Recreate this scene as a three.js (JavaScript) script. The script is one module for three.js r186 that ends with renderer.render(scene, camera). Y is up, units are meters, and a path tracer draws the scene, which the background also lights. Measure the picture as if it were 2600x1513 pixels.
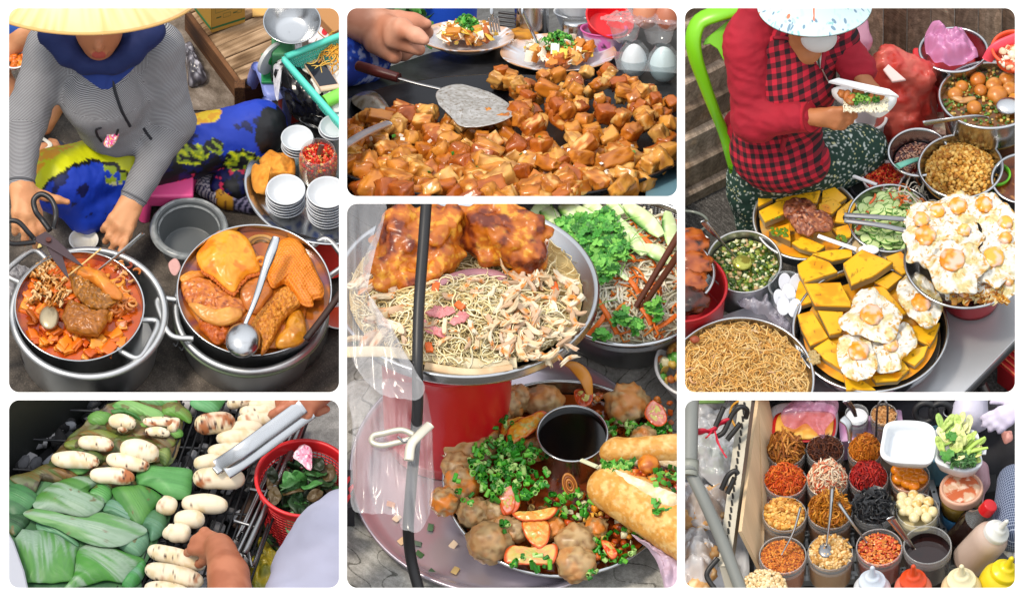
import*as THREE from 'three';
import{mergeVertices}from 'three/addons/utils/BufferGeometryUtils.js';
import{RoundedBoxGeometry}from 'three/addons/geometries/RoundedBoxGeometry.js';
import{ImprovedNoise}from 'three/addons/math/ImprovedNoise.js';

// ---------- camera, sky, sun, exposure ----------
const PITCH=52*Math.PI/180,SN=Math.sin(PITCH),CS=Math.cos(PITCH);
const K=800;
const DIST=200,W0=0.15;
const scene=new THREE.Scene();
const camera=new THREE.PerspectiveCamera(2*Math.atan(1513/K/2/DIST)*180/Math.PI,2600/1513,1,600);
camera.up.set(0,1,0);
camera.position.set(0,SN*(DIST+W0),CS*(DIST+W0));
camera.lookAt(0,0,0);
const renderer=new THREE.WebGLRenderer({antialias:true});
renderer.toneMapping=THREE.LinearToneMapping;
renderer.toneMappingExposure=1.75;
renderer.shadowMap.enabled=true;
{
const w=128,h=64,d=new Float32Array(w*h*4);
for(let j=0;j<h;j++)for(let i=0;i<w;i++){
const el=((j+0.5)/h-0.5)*Math.PI,t=Math.max(0,Math.sin(el)),k=(j*w+i)*4;
const g=el<0?0.2:0.36+0.64*t,az=1+0.1*Math.sin(i/w*6.283*3+1)*(1-t);
d[k]=g*az*0.97;d[k+1]=g*az;d[k+2]=g*az*1.05;d[k+3]=1;
}
const t=new THREE.DataTexture(d,w,h,THREE.RGBAFormat,THREE.FloatType);
t.mapping=THREE.EquirectangularReflectionMapping;t.magFilter=THREE.LinearFilter;t.minFilter=THREE.LinearFilter;t.needsUpdate=true;
scene.background=t;scene.environment=t;
}
const sun=new THREE.DirectionalLight(0xfff1de,1.5);
{
const u=-0.42,v=0.52,w=0.74;
sun.position.set(u*20,(v*CS+w*SN)*20,(-v*SN+w*CS)*20);
sun.castShadow=true;sun.shadow.radius=20;sun.shadow.mapSize.set(4096,4096);
Object.assign(sun.shadow.camera,{left:-3,right:3,top:3,bottom:-3,near:1,far:60});
scene.add(sun);scene.add(sun.target);
}

// ---------- small toolkit ----------
const V=(x,y,z)=>new THREE.Vector3(x,y,z);
let _s=1;
const seed=n=>{_s=n|0;};
const R=()=>{_s=(_s+0x6d2b79f5)|0;let t=Math.imul(_s^(_s>>>15),1|_s);t=(t+Math.imul(t^(t>>>7),61|t))^t;return((t^(t>>>14))>>>0)/4294967296;};
const rr=(a,b)=>a+(b-a)*R();
const pick=a=>a[Math.floor(R()*a.length)%a.length];
const PN=new ImprovedNoise();
const nz=(x,y,z)=>PN.noise(x+31.7,y+57.3,z+11.9);
const fbm=(x,y,z)=>nz(x,y,z)+0.5*nz(x*2.1,y*2.1,z*2.1)+0.25*nz(x*4.3,y*4.3,z*4.3);
const sm=(a,b,x)=>{const t=Math.min(1,Math.max(0,(x-a)/(b-a)));return t*t*(3-2*t);};
const lin=h=>{const c=new THREE.Color(h);return[c.r,c.g,c.b];};
const mixc=(a,b,t)=>[a[0]+(b[0]-a[0])*t,a[1]+(b[1]-a[1])*t,a[2]+(b[2]-a[2])*t];

// cells of the display frame (photograph pixels) and where a pixel lies at a height above the floor
const CELLS={1:[20,20,860,996],2:[880,20,1720,498],3:[20,1016,860,1493],4:[880,517,1720,1493],5:[1740,20,2580,996],6:[1740,1016,2580,1493]};
const TH2=19*Math.PI/180;
let CELL=0;
const cellOf=new Map();
function G(px,py,h=0){
if(CELL===2)return V((px-1300)/K,h,(h*Math.cos(TH2)-(259-py)/K)/Math.sin(TH2));
return V((px-1300)/K,h,(h*CS-(756.5-py)/K)/SN);
}
const fr=(x0,y0,s)=>{const f=(X,Y,h=0)=>G(x0+X/s,y0+Y/s,h);f.x0=x0;f.y0=y0;f.s=s;return f;};
const Z=1/(2.95*K);
const FA=fr(20,20,2.931),FB=fr(440,20,2.931),FC=fr(20,500,2.931),FD=fr(440,500,2.931);
const FE=fr(875,15,2.993),FF=fr(1295,15,2.991),FH=fr(15,1010,2.993),FI=fr(435,1010,2.991);
const FJ=fr(875,510,2.933),FL=fr(1295,510,2.933),FM=fr(875,1000,2.933),FN=fr(1295,1000,2.933);
const FO=fr(1735,15,2.933),FP=fr(2155,15,2.933),FQ=fr(1735,500,2.933),FR=fr(2155,500,2.933);
const FT=fr(1735,1010,2.991),FU=fr(2155,1010,2.991);

// names, things and parts
const used={};
const numbered=n=>{const k=used[n]=(used[n]||0)+1;return k===1?n:`${n}_${String(k - 1).padStart(3, '0')}`;};
function thing(name,label,category,group,kind){
const o=new THREE.Group();o.name=numbered(name);o.userData={label,category};
if(group)o.userData.group=group;if(kind)o.userData.kind=kind;
scene.add(o);cellOf.set(o,CELL);return o;
}
function part(name,geo,mat,parent){
const m=new THREE.Mesh(geo,mat);m.name=name;m.castShadow=m.receiveShadow=true;parent.add(m);return m;
}
function one(name,label,category,geo,mat,group,kind){
const m=new THREE.Mesh(geo,mat);m.name=numbered(name);m.castShadow=m.receiveShadow=true;
m.userData={label,category};if(group)m.userData.group=group;if(kind)m.userData.kind=kind;
scene.add(m);cellOf.set(m,CELL);return m;
}
function struct(name,geo,mat){
const m=new THREE.Mesh(geo,mat);m.name=numbered(name);m.castShadow=m.receiveShadow=true;m.userData={kind:'structure'};
scene.add(m);cellOf.set(m,CELL);return m;
}

// materials
const mats={};
const mt=(hex,rough=0.6,o={})=>{const k=hex+'|'+rough+JSON.stringify(o);return mats[k]||(mats[k]=new THREE.MeshPhysicalMaterial({color:hex,roughness:rough,side:2,...o}));};
const VC=(rough=0.6,o={})=>mt('#ffffff',rough,{vertexColors:true,...o});
const STEEL=mt('#b9bbbd',0.24,{metalness:1}),STEELD=mt('#8f9092',0.34,{metalness:1}),ALU=mt('#c3c4c4',0.42,{metalness:1});
const film=(hex,rough=0.12,tr=0.9)=>mt(hex,rough,{transmission:tr,thickness:0,ior:1.45,specularIntensity:1});
const glassy=film('#f4f6f4',0.06,0.93);
function ctex(w,h,draw,rx=1,ry=1){
const c=document.createElement('canvas');c.width=w;c.height=h;draw(c.getContext('2d'),w,h);
const t=new THREE.CanvasTexture(c);t.colorSpace=THREE.SRGBColorSpace;t.wrapS=t.wrapT=THREE.RepeatWrapping;t.repeat.set(rx,ry);t.magFilter=THREE.LinearFilter;return t;
}
function ntex(n,fn){
const d=new Uint8Array(n*n*4);
for(let j=0;j<n;j++)for(let i=0;i<n;i++){const c=fn(i/n,j/n),k=(j*n+i)*4;d[k]=c[0];d[k+1]=c[1];d[k+2]=c[2];d[k+3]=255;}
const t=new THREE.DataTexture(d,n,n);t.colorSpace=THREE.SRGBColorSpace;t.wrapS=t.wrapT=THREE.RepeatWrapping;t.magFilter=THREE.LinearFilter;t.minFilter=THREE.LinearMipmapLinearFilter;t.generateMipmaps=true;t.needsUpdate=true;return t;
}

// geometry
function paint(g,fn){
const p=g.attributes.position,n=g.attributes.normal,c=new Float32Array(p.count*3),a=V(),b=V();
for(let i=0;i<p.count;i++){a.fromBufferAttribute(p,i);if(n)b.fromBufferAttribute(n,i);const q=fn(a,b,i);c[i*3]=q[0];c[i*3+1]=q[1];c[i*3+2]=q[2];}
g.setAttribute('color',new THREE.BufferAttribute(c,3));return g;
}
const flat=(g,hex)=>{const c=lin(hex);return paint(g,()=>c);};
function mottle(g,a,b,f=60,sharp=0.25,extra){
a=lin(a);b=lin(b);const e=extra&&lin(extra);
return paint(g,p=>{const t=sm(-sharp,sharp,fbm(p.x*f,p.y*f,p.z*f));let c=mixc(a,b,t);if(e)c=mixc(c,e,sm(0.25,0.5,fbm(p.x*f*1.7+9,p.y*f*1.7,p.z*f*1.7+5)));return c;});
}
const lathe=(pts,seg=56)=>new THREE.LatheGeometry(pts.map(p=>new THREE.Vector2(Math.max(1e-5,p[0]),p[1])),seg);
function vessel(r,h,o={}){
const{rb=r,t=0.004,rim=0.005,bow=0,n=10,foot=0}=o,pts=[[0,foot]];
const rad=s=>rb+(r-rb)*(bow?Math.pow(s,bow):s);
if(foot){pts.push([rb*0.7,foot],[rb*0.72,0],[rb*0.8,0],[rb*0.82,foot]);}
for(let i=0;i<=n;i++){const s=i/n;pts.push([rad(s),foot+(h-foot)*s]);}
if(rim)pts.push([r+rim,h],[r+rim*1.3,h+rim*0.6],[r+rim*0.7,h+rim*1.3],[r-t*0.4,h+rim*1.2]);
for(let i=n;i>=0;i--){const s=i/n;pts.push([rad(s)-t,Math.max(foot+t,foot+(h-foot)*s)]);}
pts.push([0,foot+t]);
return lathe(pts,o.seg||64);
}
function tube(pts,r,o={}){
const{seg=24,rad=8,ry=1,closed=false,tw=null}=o;
const P=pts.map(p=>p.isVector3?p:V(...p)),cv=new THREE.CatmullRomCurve3(P,closed,'centripetal',0.5);
const fr_=cv.computeFrenetFrames(seg,closed),pos=[],uv=[],idx=[],L=cv.getLength();
const rf=typeof r==='function'?r:()=>r,c=V();
for(let i=0;i<=seg;i++){
const t=i/seg;cv.getPointAt(t,c);let N=fr_.normals[i],B=fr_.binormals[i];
if(tw){const T=fr_.tangents[i];B=V().crossVectors(T,tw).normalize();N=V().crossVectors(B,T).normalize();}
const q=rf(t);
for(let j=0;j<=rad;j++){const a=j/rad*Math.PI*2,x=Math.cos(a)*q,y=Math.sin(a)*q*ry;pos.push(c.x+N.x*y+B.x*x,c.y+N.y*y+B.y*x,c.z+N.z*y+B.z*x);uv.push(t*L,a*q);}
}
for(let i=0;i<seg;i++)for(let j=0;j<rad;j++){const a=i*(rad+1)+j,b=a+rad+1;idx.push(a,b,a+1,b,b+1,a+1);}
if(!closed)for(const e of[0,seg]){const k=pos.length/3;cv.getPointAt(e/seg,c);pos.push(c.x,c.y,c.z);uv.push(0,0);for(let j=0;j<rad;j++){const a=e*(rad+1)+j;e?idx.push(k,a,a+1):idx.push(k,a+1,a);}}
const g=new THREE.BufferGeometry();g.setAttribute('position',new THREE.Float32BufferAttribute(pos,3));g.setAttribute('uv',new THREE.Float32BufferAttribute(uv,2));g.setIndex(idx);
return smoothNormals(g);
}
function smoothNormals(g){
g.computeVertexNormals();const p=g.attributes.position,n=g.attributes.normal,m=new Map();
const key=i=>Math.round(p.getX(i)*2e4)+'_'+Math.round(p.getY(i)*2e4)+'_'+Math.round(p.getZ(i)*2e4);
for(let i=0;i<p.count;i++){const k=key(i),a=m.get(k);if(a){a[0]+=n.getX(i);a[1]+=n.getY(i);a[2]+=n.getZ(i);}else m.set(k,[n.getX(i),n.getY(i),n.getZ(i)]);}
for(let i=0;i<p.count;i++){const a=m.get(key(i)),l=Math.hypot(...a)||1;n.setXYZ(i,a[0]/l,a[1]/l,a[2]/l);}
return g;
}
const bare=g=>{const h=g.clone();h.deleteAttribute('normal');if(h.attributes.uv)h.deleteAttribute('uv');return mergeVertices(h,1e-5);};
function deform(g,fn){const p=g.attributes.position,a=V();for(let i=0;i<p.count;i++){a.fromBufferAttribute(p,i);fn(a,i);p.setXYZ(i,a.x,a.y,a.z);}g.computeVertexNormals();return g;}
function blob(rx,ry,rz,amp=0.15,f=2,s=0,detail=3){
return deform(bare(new THREE.IcosahedronGeometry(1,detail)),p=>{const k=1+amp*fbm(p.x*f+s,p.y*f-s,p.z*f+s*0.7);p.set(p.x*k*rx,p.y*k*ry,p.z*k*rz);});
}
function chunk(sx,sy,sz,round=0.25,amp=0.06,s=0,n=4){
return deform(bare(new THREE.BoxGeometry(1,1,1,n,n,n)),p=>{
const m=Math.max(Math.abs(p.x),Math.abs(p.y),Math.abs(p.z)),l=p.length()||1,k=1-round+round*(m/l)*1.15,q=1+amp*fbm(p.x*2.4+s,p.y*2.4+s*2,p.z*2.4-s);
p.set(p.x*k*q*sx,p.y*k*q*sy,p.z*k*q*sz);
});
}
const boxg=(x,y,z,b=0.004)=>b?new RoundedBoxGeometry(x,y,z,2,Math.min(b,x/2.1,y/2.1,z/2.1)):new THREE.BoxGeometry(x,y,z);
function outline(F,pts,h,smooth=true,m=64){
const P=pts.map(([X,Y,dh])=>F(X,Y,h+(dh||0)));
if(smooth){const c=new THREE.CatmullRomCurve3(P,true,'centripetal');return c.getSpacedPoints(m).slice(0,m);}
const L=[],n=P.length;let tot=0;for(let i=0;i<n;i++)tot+=P[i].distanceTo(P[(i+1)%n]);
for(let i=0;i<n;i++){const a=P[i],b=P[(i+1)%n],k=Math.max(1,Math.round(a.distanceTo(b)/tot*m));for(let j=0;j<k;j++)L.push(a.clone().lerp(b,j/k));}
return L;
}
function pad(F,pts,h,o={}){
const{thick=0.012,dome=0,amp=0.003,f=25,rings=10,smooth=true,m=64,edge=0.35,bend=null,ruffle=0,s=0,core=null,dp=2}=o;
const O=outline(F,pts,h,smooth,m),c=V();O.forEach(p=>c.add(p));c.divideScalar(O.length);if(core)c.copy(F(core[0],core[1],h));
const pos=[],idx=[],n=O.length,q=V(),tt=[0];
const top=(p,t)=>{const a=amp*fbm(p.x*f+s,3+s,p.z*f)+ruffle*t*t*Math.sin((Math.atan2(p.z-c.z,p.x-c.x))*11+3*nz(p.x*20,s,p.z*20))+dome*(1-Math.pow(t,dp))+(bend?bend(p,t):0);return a;};
const push=(p,y)=>{pos.push(p.x,p.y+y,p.z);};
push(c,thick+top(c,0));
for(let r=1;r<=rings;r++){const t=r/rings;for(let i=0;i<n;i++){q.lerpVectors(c,O[i],t);const e=t>0.85?thick*(1-edge*sm(0.85,1,t)):thick;push(q,e+top(q,t));tt.push(t);}}
for(let i=0;i<n;i++){q.lerpVectors(c,O[i],0.985);push(q,thick*0.15+(bend?bend(q,1):0)+ruffle*Math.sin(Math.atan2(q.z-c.z,q.x-c.x)*11+3*nz(q.x*20,s,q.z*20)));}
for(let i=0;i<n;i++){q.lerpVectors(c,O[i],0.9);push(q,bend?bend(q,0.9):0);}
push(c,bend?bend(c,0):0);
for(let i=0;i<n;i++)idx.push(0,1+(i+1)%n,1+i);
const R_=rings+2;
for(let r=0;r<R_-1;r++)for(let i=0;i<n;i++){const a=1+r*n+i,b=1+r*n+(i+1)%n;idx.push(a,b,a+n,b,b+n,a+n);}
const e=1+R_*n;for(let i=0;i<n;i++)idx.push(e,e-n+i,e-n+(i+1)%n);
const g=new THREE.BufferGeometry();g.setAttribute('position',new THREE.Float32BufferAttribute(pos,3));g.setIndex(idx);g.computeVertexNormals();g.userData.t=tt;
if(new THREE.Vector3().fromBufferAttribute(g.attributes.normal,0).y<0){for(let i=0;i<idx.length;i+=3){const t=idx[i];idx[i]=idx[i+1];idx[i+1]=t;}g.setIndex(idx);g.computeVertexNormals();}
return g;
}
function slab(P,t,o={}){
const sh=new THREE.Shape(P.map(p=>new THREE.Vector2(p.x,-p.z))),b=o.bevel??0.002;
const g=new THREE.ExtrudeGeometry(sh,{depth:t-2*b,bevelEnabled:b>0,bevelThickness:b,bevelSize:b,bevelOffset:-b,bevelSegments:1,steps:1});
g.rotateX(-Math.PI/2);g.translate(0,P[0].y-t+b,0);return g;
}
class Heap{
constructor(){this.p=[];this.n=[];this.c=[];this.i=[];}
add(g,m,hex){
const P=g.attributes.position,N=g.attributes.normal,k=this.p.length/3,a=V(),nm=new THREE.Matrix3().getNormalMatrix(m),c=Array.isArray(hex)?hex:lin(hex),C=g.attributes.color;
for(let i=0;i<P.count;i++){a.fromBufferAttribute(P,i).applyMatrix4(m);this.p.push(a.x,a.y,a.z);a.fromBufferAttribute(N,i).applyMatrix3(nm).normalize();this.n.push(a.x,a.y,a.z);if(C)this.c.push(c[0]*C.getX(i),c[1]*C.getY(i),c[2]*C.getZ(i));else this.c.push(c[0],c[1],c[2]);}
if(g.index)for(let i=0;i<g.index.count;i++)this.i.push(k+g.index.getX(i));else for(let i=0;i<P.count;i++)this.i.push(k+i);
}
strand(pts,r,hex,ry=1,sides=4){
const k=this.p.length/3,c=Array.isArray(hex)?hex:lin(hex),T=V(),B=V(),N=V(),up=V(0.2,1,0.1);
const n=pts.length;
for(let i=0;i<n;i++){
T.subVectors(pts[Math.min(n-1,i+1)],pts[Math.max(0,i-1)]).normalize();B.crossVectors(T,up).normalize();N.crossVectors(B,T);
const q=(i===0||i===n-1)?r*0.55:r;
for(let j=0;j<sides;j++){const a=j/sides*6.2832+0.78,x=Math.cos(a),y=Math.sin(a);const dx=B.x*x+N.x*y,dy=B.y*x+N.y*y,dz=B.z*x+N.z*y;this.p.push(pts[i].x+B.x*x*q+N.x*y*q*ry,pts[i].y+B.y*x*q+N.y*y*q*ry,pts[i].z+B.z*x*q+N.z*y*q*ry);this.n.push(dx,dy,dz);this.c.push(c[0],c[1],c[2]);}
}
for(let i=0;i<n-1;i++)for(let j=0;j<sides;j++){const a=k+i*sides+j,b=k+i*sides+(j+1)%sides;this.i.push(a,a+sides,b,b,a+sides,b+sides);}
for(const[e,s]of[[0,1],[n-1,0]])for(let j=1;j<sides-1;j++){const a=k+e*sides;s?this.i.push(a,a+j,a+j+1):this.i.push(a,a+j+1,a+j);}
}
geo(){const g=new THREE.BufferGeometry();g.setAttribute('position',new THREE.Float32BufferAttribute(this.p,3));g.setAttribute('normal',new THREE.Float32BufferAttribute(this.n,3));g.setAttribute('color',new THREE.Float32BufferAttribute(this.c,3));g.setIndex(this.i);return g;}
}
const jit=(hex,a=0.12)=>{const c=Array.isArray(hex)?hex:lin(hex),k=1+(R()-0.5)*2*a,q=(R()-0.5)*a*0.5;return[c[0]*k*(1+q),c[1]*k,c[2]*k*(1-q)];};
const mat4=(p,e,s)=>new THREE.Matrix4().compose(p,new THREE.Quaternion().setFromEuler(e),s);
const rot=(m=6.28)=>new THREE.Euler(rr(0,m),rr(0,6.28),rr(0,m));
// a heap of curly strands lying over ground given by H(x, z); spot() gives [x, z]
function strands(B,n,spot,H,o){
const{len=0.06,r=0.0012,curl=1.5,seg=7,cols,lift=0.01,ry=1,stick=0,inside=null,sides=4}=o;
for(let i=0;i<n;i++){
let[x,z]=spot(),a=rr(0,6.28),da=rr(-curl,curl);const L=len*rr(0.5,1.3),pts=[],y0=rr(0,lift),up=rr(0,stick),ph=rr(0,6.28),wv=rr(0,lift*0.6);
for(let k=0;k<=seg;k++){
const t=k/seg;let y=H(x,z)+y0+wv*Math.sin(ph+t*5)+up*L*t*t;pts.push(V(x,y,z));
const nx=x+Math.cos(a)*L/seg,nzz=z+Math.sin(a)*L/seg;a+=da/seg*2+rr(-0.25,0.25)*curl*0.5;
if(inside&&!inside(nx,nzz))a+=1.6;else{x=nx;z=nzz;}
}
if(pts.length>1)B.strand(pts,r*rr(0.75,1.25),jit(pick(cols),0.15),ry,sides);
}
}
const disc=(c,R0)=>()=>{const a=rr(0,6.283),q=Math.sqrt(R())*R0;return[c.x+Math.cos(a)*q,c.z+Math.sin(a)*q];};
const domeH=(c,R0,y,h)=>(x,z)=>y+h*Math.max(0,1-((x-c.x)**2+(z-c.z)**2)/(R0*R0));
function bits(B,n,spot,H,geos,size,cols,o={}){
for(let i=0;i<n;i++){const[x,z]=spot(),s=rr(size[0],size[1]);B.add(pick(geos),mat4(V(x,H(x,z)+(o.sink??0.3)*s+rr(0,o.lift||0),z),o.lie?new THREE.Euler(rr(-o.lie,o.lie),rr(0,6.28),rr(-o.lie,o.lie)):rot(),V(s,s,s)),jit(pick(cols),o.var??0.15));}
}
const gCube=chunk(1,1,1,0.3,0.1,3,2),gBall=blob(0.5,0.5,0.5,0.05,2,1,1),gLump=blob(0.5,0.4,0.45,0.3,2.5,4,2),gGrain=blob(0.6,0.22,0.25,0.05,2,2,1);
const gFlake=chunk(1,0.12,0.7,0.2,0.15,5,2),gLeafBit=chunk(1,0.08,0.6,0.3,0.3,8,2);
const gRing=new THREE.TorusGeometry(0.5,0.18,5,10),gRingTall=(()=>{const g=lathe([[0.5,-0.35],[0.5,0.35],[0.34,0.35],[0.34,-0.35],[0.5,-0.35]],9);return g;})();

// smooth bodies from bones: a distance field meshed by surface nets
const cap=(a,b,ra,rb=ra)=>({a,b,ra,rb}),ell=(c,rx,ry,rz,q)=>({c,r:[rx,ry,rz],q});
function sd(P,x,y,z){
if(P.c){let dx=x-P.c.x,dy=y-P.c.y,dz=z-P.c.z;if(P.q){const v=V(dx,dy,dz).applyQuaternion(P.q);dx=v.x;dy=v.y;dz=v.z;}const[a,b,c]=P.r,k0=Math.hypot(dx/a,dy/b,dz/c),k1=Math.hypot(dx/(a*a),dy/(b*b),dz/(c*c));return k1<1e-9?-Math.min(a,b,c):k0*(k0-1)/k1;}
const bx=P.b.x-P.a.x,by=P.b.y-P.a.y,bz=P.b.z-P.a.z,px=x-P.a.x,py=y-P.a.y,pz=z-P.a.z;let t=(px*bx+py*by+pz*bz)/(bx*bx+by*by+bz*bz+1e-9);t=t<0?0:t>1?1:t;
return Math.hypot(px-bx*t,py-by*t,pz-bz*t)-(P.ra+(P.rb-P.ra)*t);
}
function field(prims,k){return(x,y,z)=>{let d=1e9;for(const P of prims){const e=sd(P,x,y,z),h=Math.max(0,k-Math.abs(d-e))/k;d=Math.min(d,e)-h*h*k*0.25;}return d;};}
function body(prims,cell=0.01,k=0.03,disp=null,cut=null){
const lo=V(1e9,1e9,1e9),hi=V(-1e9,-1e9,-1e9),q=V();
for(const P of prims)for(const[c,r]of P.c?[[P.c,Math.max(...P.r)]]:[[P.a,P.ra],[P.b,P.rb]]){lo.min(q.copy(c).subScalar(r));hi.max(q.copy(c).addScalar(r));}
lo.subScalar(cell*3);hi.addScalar(cell*3);
const nx=Math.ceil((hi.x-lo.x)/cell)+1,ny=Math.ceil((hi.y-lo.y)/cell)+1,nzz=Math.ceil((hi.z-lo.z)/cell)+1,F=field(prims,k),f=new Float32Array(nx*ny*nzz);
let o=0;for(let z=0;z<nzz;z++)for(let y=0;y<ny;y++)for(let x=0;x<nx;x++){const X=lo.x+x*cell,Y=lo.y+y*cell,W=lo.z+z*cell;let d=F(X,Y,W);if(disp&&Math.abs(d)<cell*4)d+=disp(X,Y,W);if(cut)d=Math.max(d,cut(X,Y,W));f[o++]=d;}
const id=new Int32Array(nx*ny*nzz).fill(-1),pos=[],idx=[],at=(x,y,z)=>(z*ny+y)*nx+x;
const E=[[0,1],[0,2],[0,4],[1,3],[1,5],[2,3],[2,6],[3,7],[4,5],[4,6],[5,7],[6,7]],v=new Float32Array(8);
for(let z=0;z<nzz-1;z++)for(let y=0;y<ny-1;y++)for(let x=0;x<nx-1;x++){
let m=0;for(let i=0;i<8;i++){v[i]=f[at(x+(i&1),y+((i>>1)&1),z+(i>>2))];if(v[i]<0)m|=1<<i;}
if(m===0||m===255)continue;
let sx=0,sy=0,sz=0,c=0;
for(const[a,b]of E)if(((m>>a)&1)!==((m>>b)&1)){const t=v[a]/(v[a]-v[b]);sx+=(a&1)+((b&1)-(a&1))*t;sy+=((a>>1)&1)+(((b>>1)&1)-((a>>1)&1))*t;sz+=(a>>2)+((b>>2)-(a>>2))*t;c++;}
id[at(x,y,z)]=pos.length/3;pos.push(lo.x+(x+sx/c)*cell,lo.y+(y+sy/c)*cell,lo.z+(z+sz/c)*cell);
}
for(let z=1;z<nzz-1;z++)for(let y=1;y<ny-1;y++)for(let x=1;x<nx-1;x++){
const s=f[at(x,y,z)]<0;
const quad=(a,b,c,d,flip)=>{if(a<0||b<0||c<0||d<0)return;flip?idx.push(a,c,b,a,d,c):idx.push(a,b,c,a,c,d);};
if(s!==f[at(x+1,y,z)]<0)quad(id[at(x,y-1,z-1)],id[at(x,y,z-1)],id[at(x,y,z)],id[at(x,y-1,z)],!s);
if(s!==f[at(x,y+1,z)]<0)quad(id[at(x-1,y,z-1)],id[at(x,y,z-1)],id[at(x,y,z)],id[at(x-1,y,z)],s);
if(s!==f[at(x,y,z+1)]<0)quad(id[at(x-1,y-1,z)],id[at(x,y-1,z)],id[at(x,y,z)],id[at(x-1,y,z)],!s);
}
const g=new THREE.BufferGeometry();g.setAttribute('position',new THREE.Float32BufferAttribute(pos,3));g.setIndex(idx);g.computeVertexNormals();return g;
}
function join(...gs){const H=new Heap();const I=new THREE.Matrix4();for(const g of gs){if(!g.attributes.normal)g.computeVertexNormals();H.add(g,I,[1,1,1]);}return H.geo();}
// a hand: wrist, direction of the fingers, direction out of the back of the hand, thumb side (+1: along fwd x back), curls per finger and thumb
function hand(w,fwd,back,side,o={}){
const s=o.s||1,f=fwd.clone().normalize(),b=back.clone().addScaledVector(f,-back.dot(f)).normalize(),a=V().crossVectors(f,b).normalize().multiplyScalar(side),out=[];
const at=(x,y,z)=>w.clone().addScaledVector(a,x*s).addScaledVector(b,y*s).addScaledVector(f,z*s);
const curl=o.curl||[0.35,0.4,0.45,0.5],spread=o.spread||0.07,len=[0.074,0.082,0.076,0.06],bx=[0.03,0.0105,-0.0095,-0.028],bz=[0.09,0.094,0.09,0.081];
out.push(cap(at(0,0,-0.02),at(0,0.001,0.012),0.026*s,0.027*s),cap(at(0.014,0,0.012),at(0.026,0,0.082),0.0205*s,0.0145*s),cap(at(0,0,0.012),at(0.003,0.002,0.086),0.022*s,0.0145*s),cap(at(-0.013,0,0.012),at(-0.023,0,0.076),0.02*s,0.0135*s));
for(let i=0;i<4;i++){
let p=at(bx[i],0.001,bz[i]-0.008),ang=0;const c=curl[i],sp=spread*(1.5-i);
const dir=q=>V().addScaledVector(f,Math.cos(q)).addScaledVector(b,-Math.sin(q)).addScaledVector(a,sp*Math.cos(q)).normalize();
const seg=[0.5,0.29,0.21],rd=[0.0098,0.0088,0.008,0.0068];
for(let j=0;j<3;j++){ang+=c*[1,1.15,0.8][j];const e=p.clone().addScaledVector(dir(ang),len[i]*seg[j]*s*1.12);out.push(cap(p,e,rd[j]*s,rd[j+1]*s));p=e;}
if(o.tips)o.tips[i]=p;
}
const tc=o.thumb||[0.55,0.5,0.3];
let p=at(0.02,-0.004,0.022),ang=tc[0];
for(let j=0;j<3;j++){const d=V().addScaledVector(a,Math.sin(ang)).addScaledVector(f,Math.cos(ang)).addScaledVector(b,-tc[1]).normalize(),e=p.clone().addScaledVector(d,[0.04,0.033,0.027][j]*s);out.push(cap(p,e,[0.0155,0.0115,0.0098][j]*s,[0.0118,0.01,0.0078][j]*s));p=e;ang-=tc[2];}
if(o.tips)o.tips[4]=p;
return out;
}
const handGeo=prims=>body(prims,0.0042,0.009);
const skin=(g,a='#c98d64',b='#b9764f')=>mottle(g,a,b,14,0.6);
// texture coordinates along bones, in metres: v runs along the bone, u around it
function boneUV(g0,prims){
const g=g0.toNonIndexed(),p=g.attributes.position,uv=new Float32Array(p.count*2),q=V(),d=V(),r=V(),m=V();let acc=0;const off=prims.map(P=>{const o=acc;if(P.a)acc+=P.a.distanceTo(P.b);return P.off??o;});
for(let t3=0;t3<p.count;t3+=3){
m.set(0,0,0);for(let k=0;k<3;k++)m.add(q.fromBufferAttribute(p,t3+k));m.divideScalar(3);let best=1e9,bi=0;prims.forEach((P,j)=>{const e=sd(P,m.x,m.y,m.z);if(e<best){best=e;bi=j;}});
const P=prims[bi],a=P.a||P.c;P.a?d.subVectors(P.b,P.a).normalize():d.set(0,1,0);
for(let k=0;k<3;k++){r.fromBufferAttribute(p,t3+k).sub(a);const t=r.dot(d);r.addScaledVector(d,-t);uv[(t3+k)*2]=Math.atan2(r.x,r.z)*0.09;uv[(t3+k)*2+1]=t+off[bi];}
}
g.setAttribute('uv',new THREE.BufferAttribute(uv,2));return g;
}
function planeUV(g,ux,uy,s=1){const p=g.attributes.position,uv=new Float32Array(p.count*2),q=V();for(let i=0;i<p.count;i++){q.fromBufferAttribute(p,i);uv[i*2]=q.dot(ux)*s;uv[i*2+1]=q.dot(uy)*s;}g.setAttribute('uv',new THREE.BufferAttribute(uv,2));return g;}
function put(g,p,e,s){if(s)g.scale(s,s,s);if(e){if(e.x)g.rotateX(e.x);if(e.y)g.rotateY(e.y);if(e.z)g.rotateZ(e.z);}g.translate(p.x,p.y,p.z);return g;}
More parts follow.
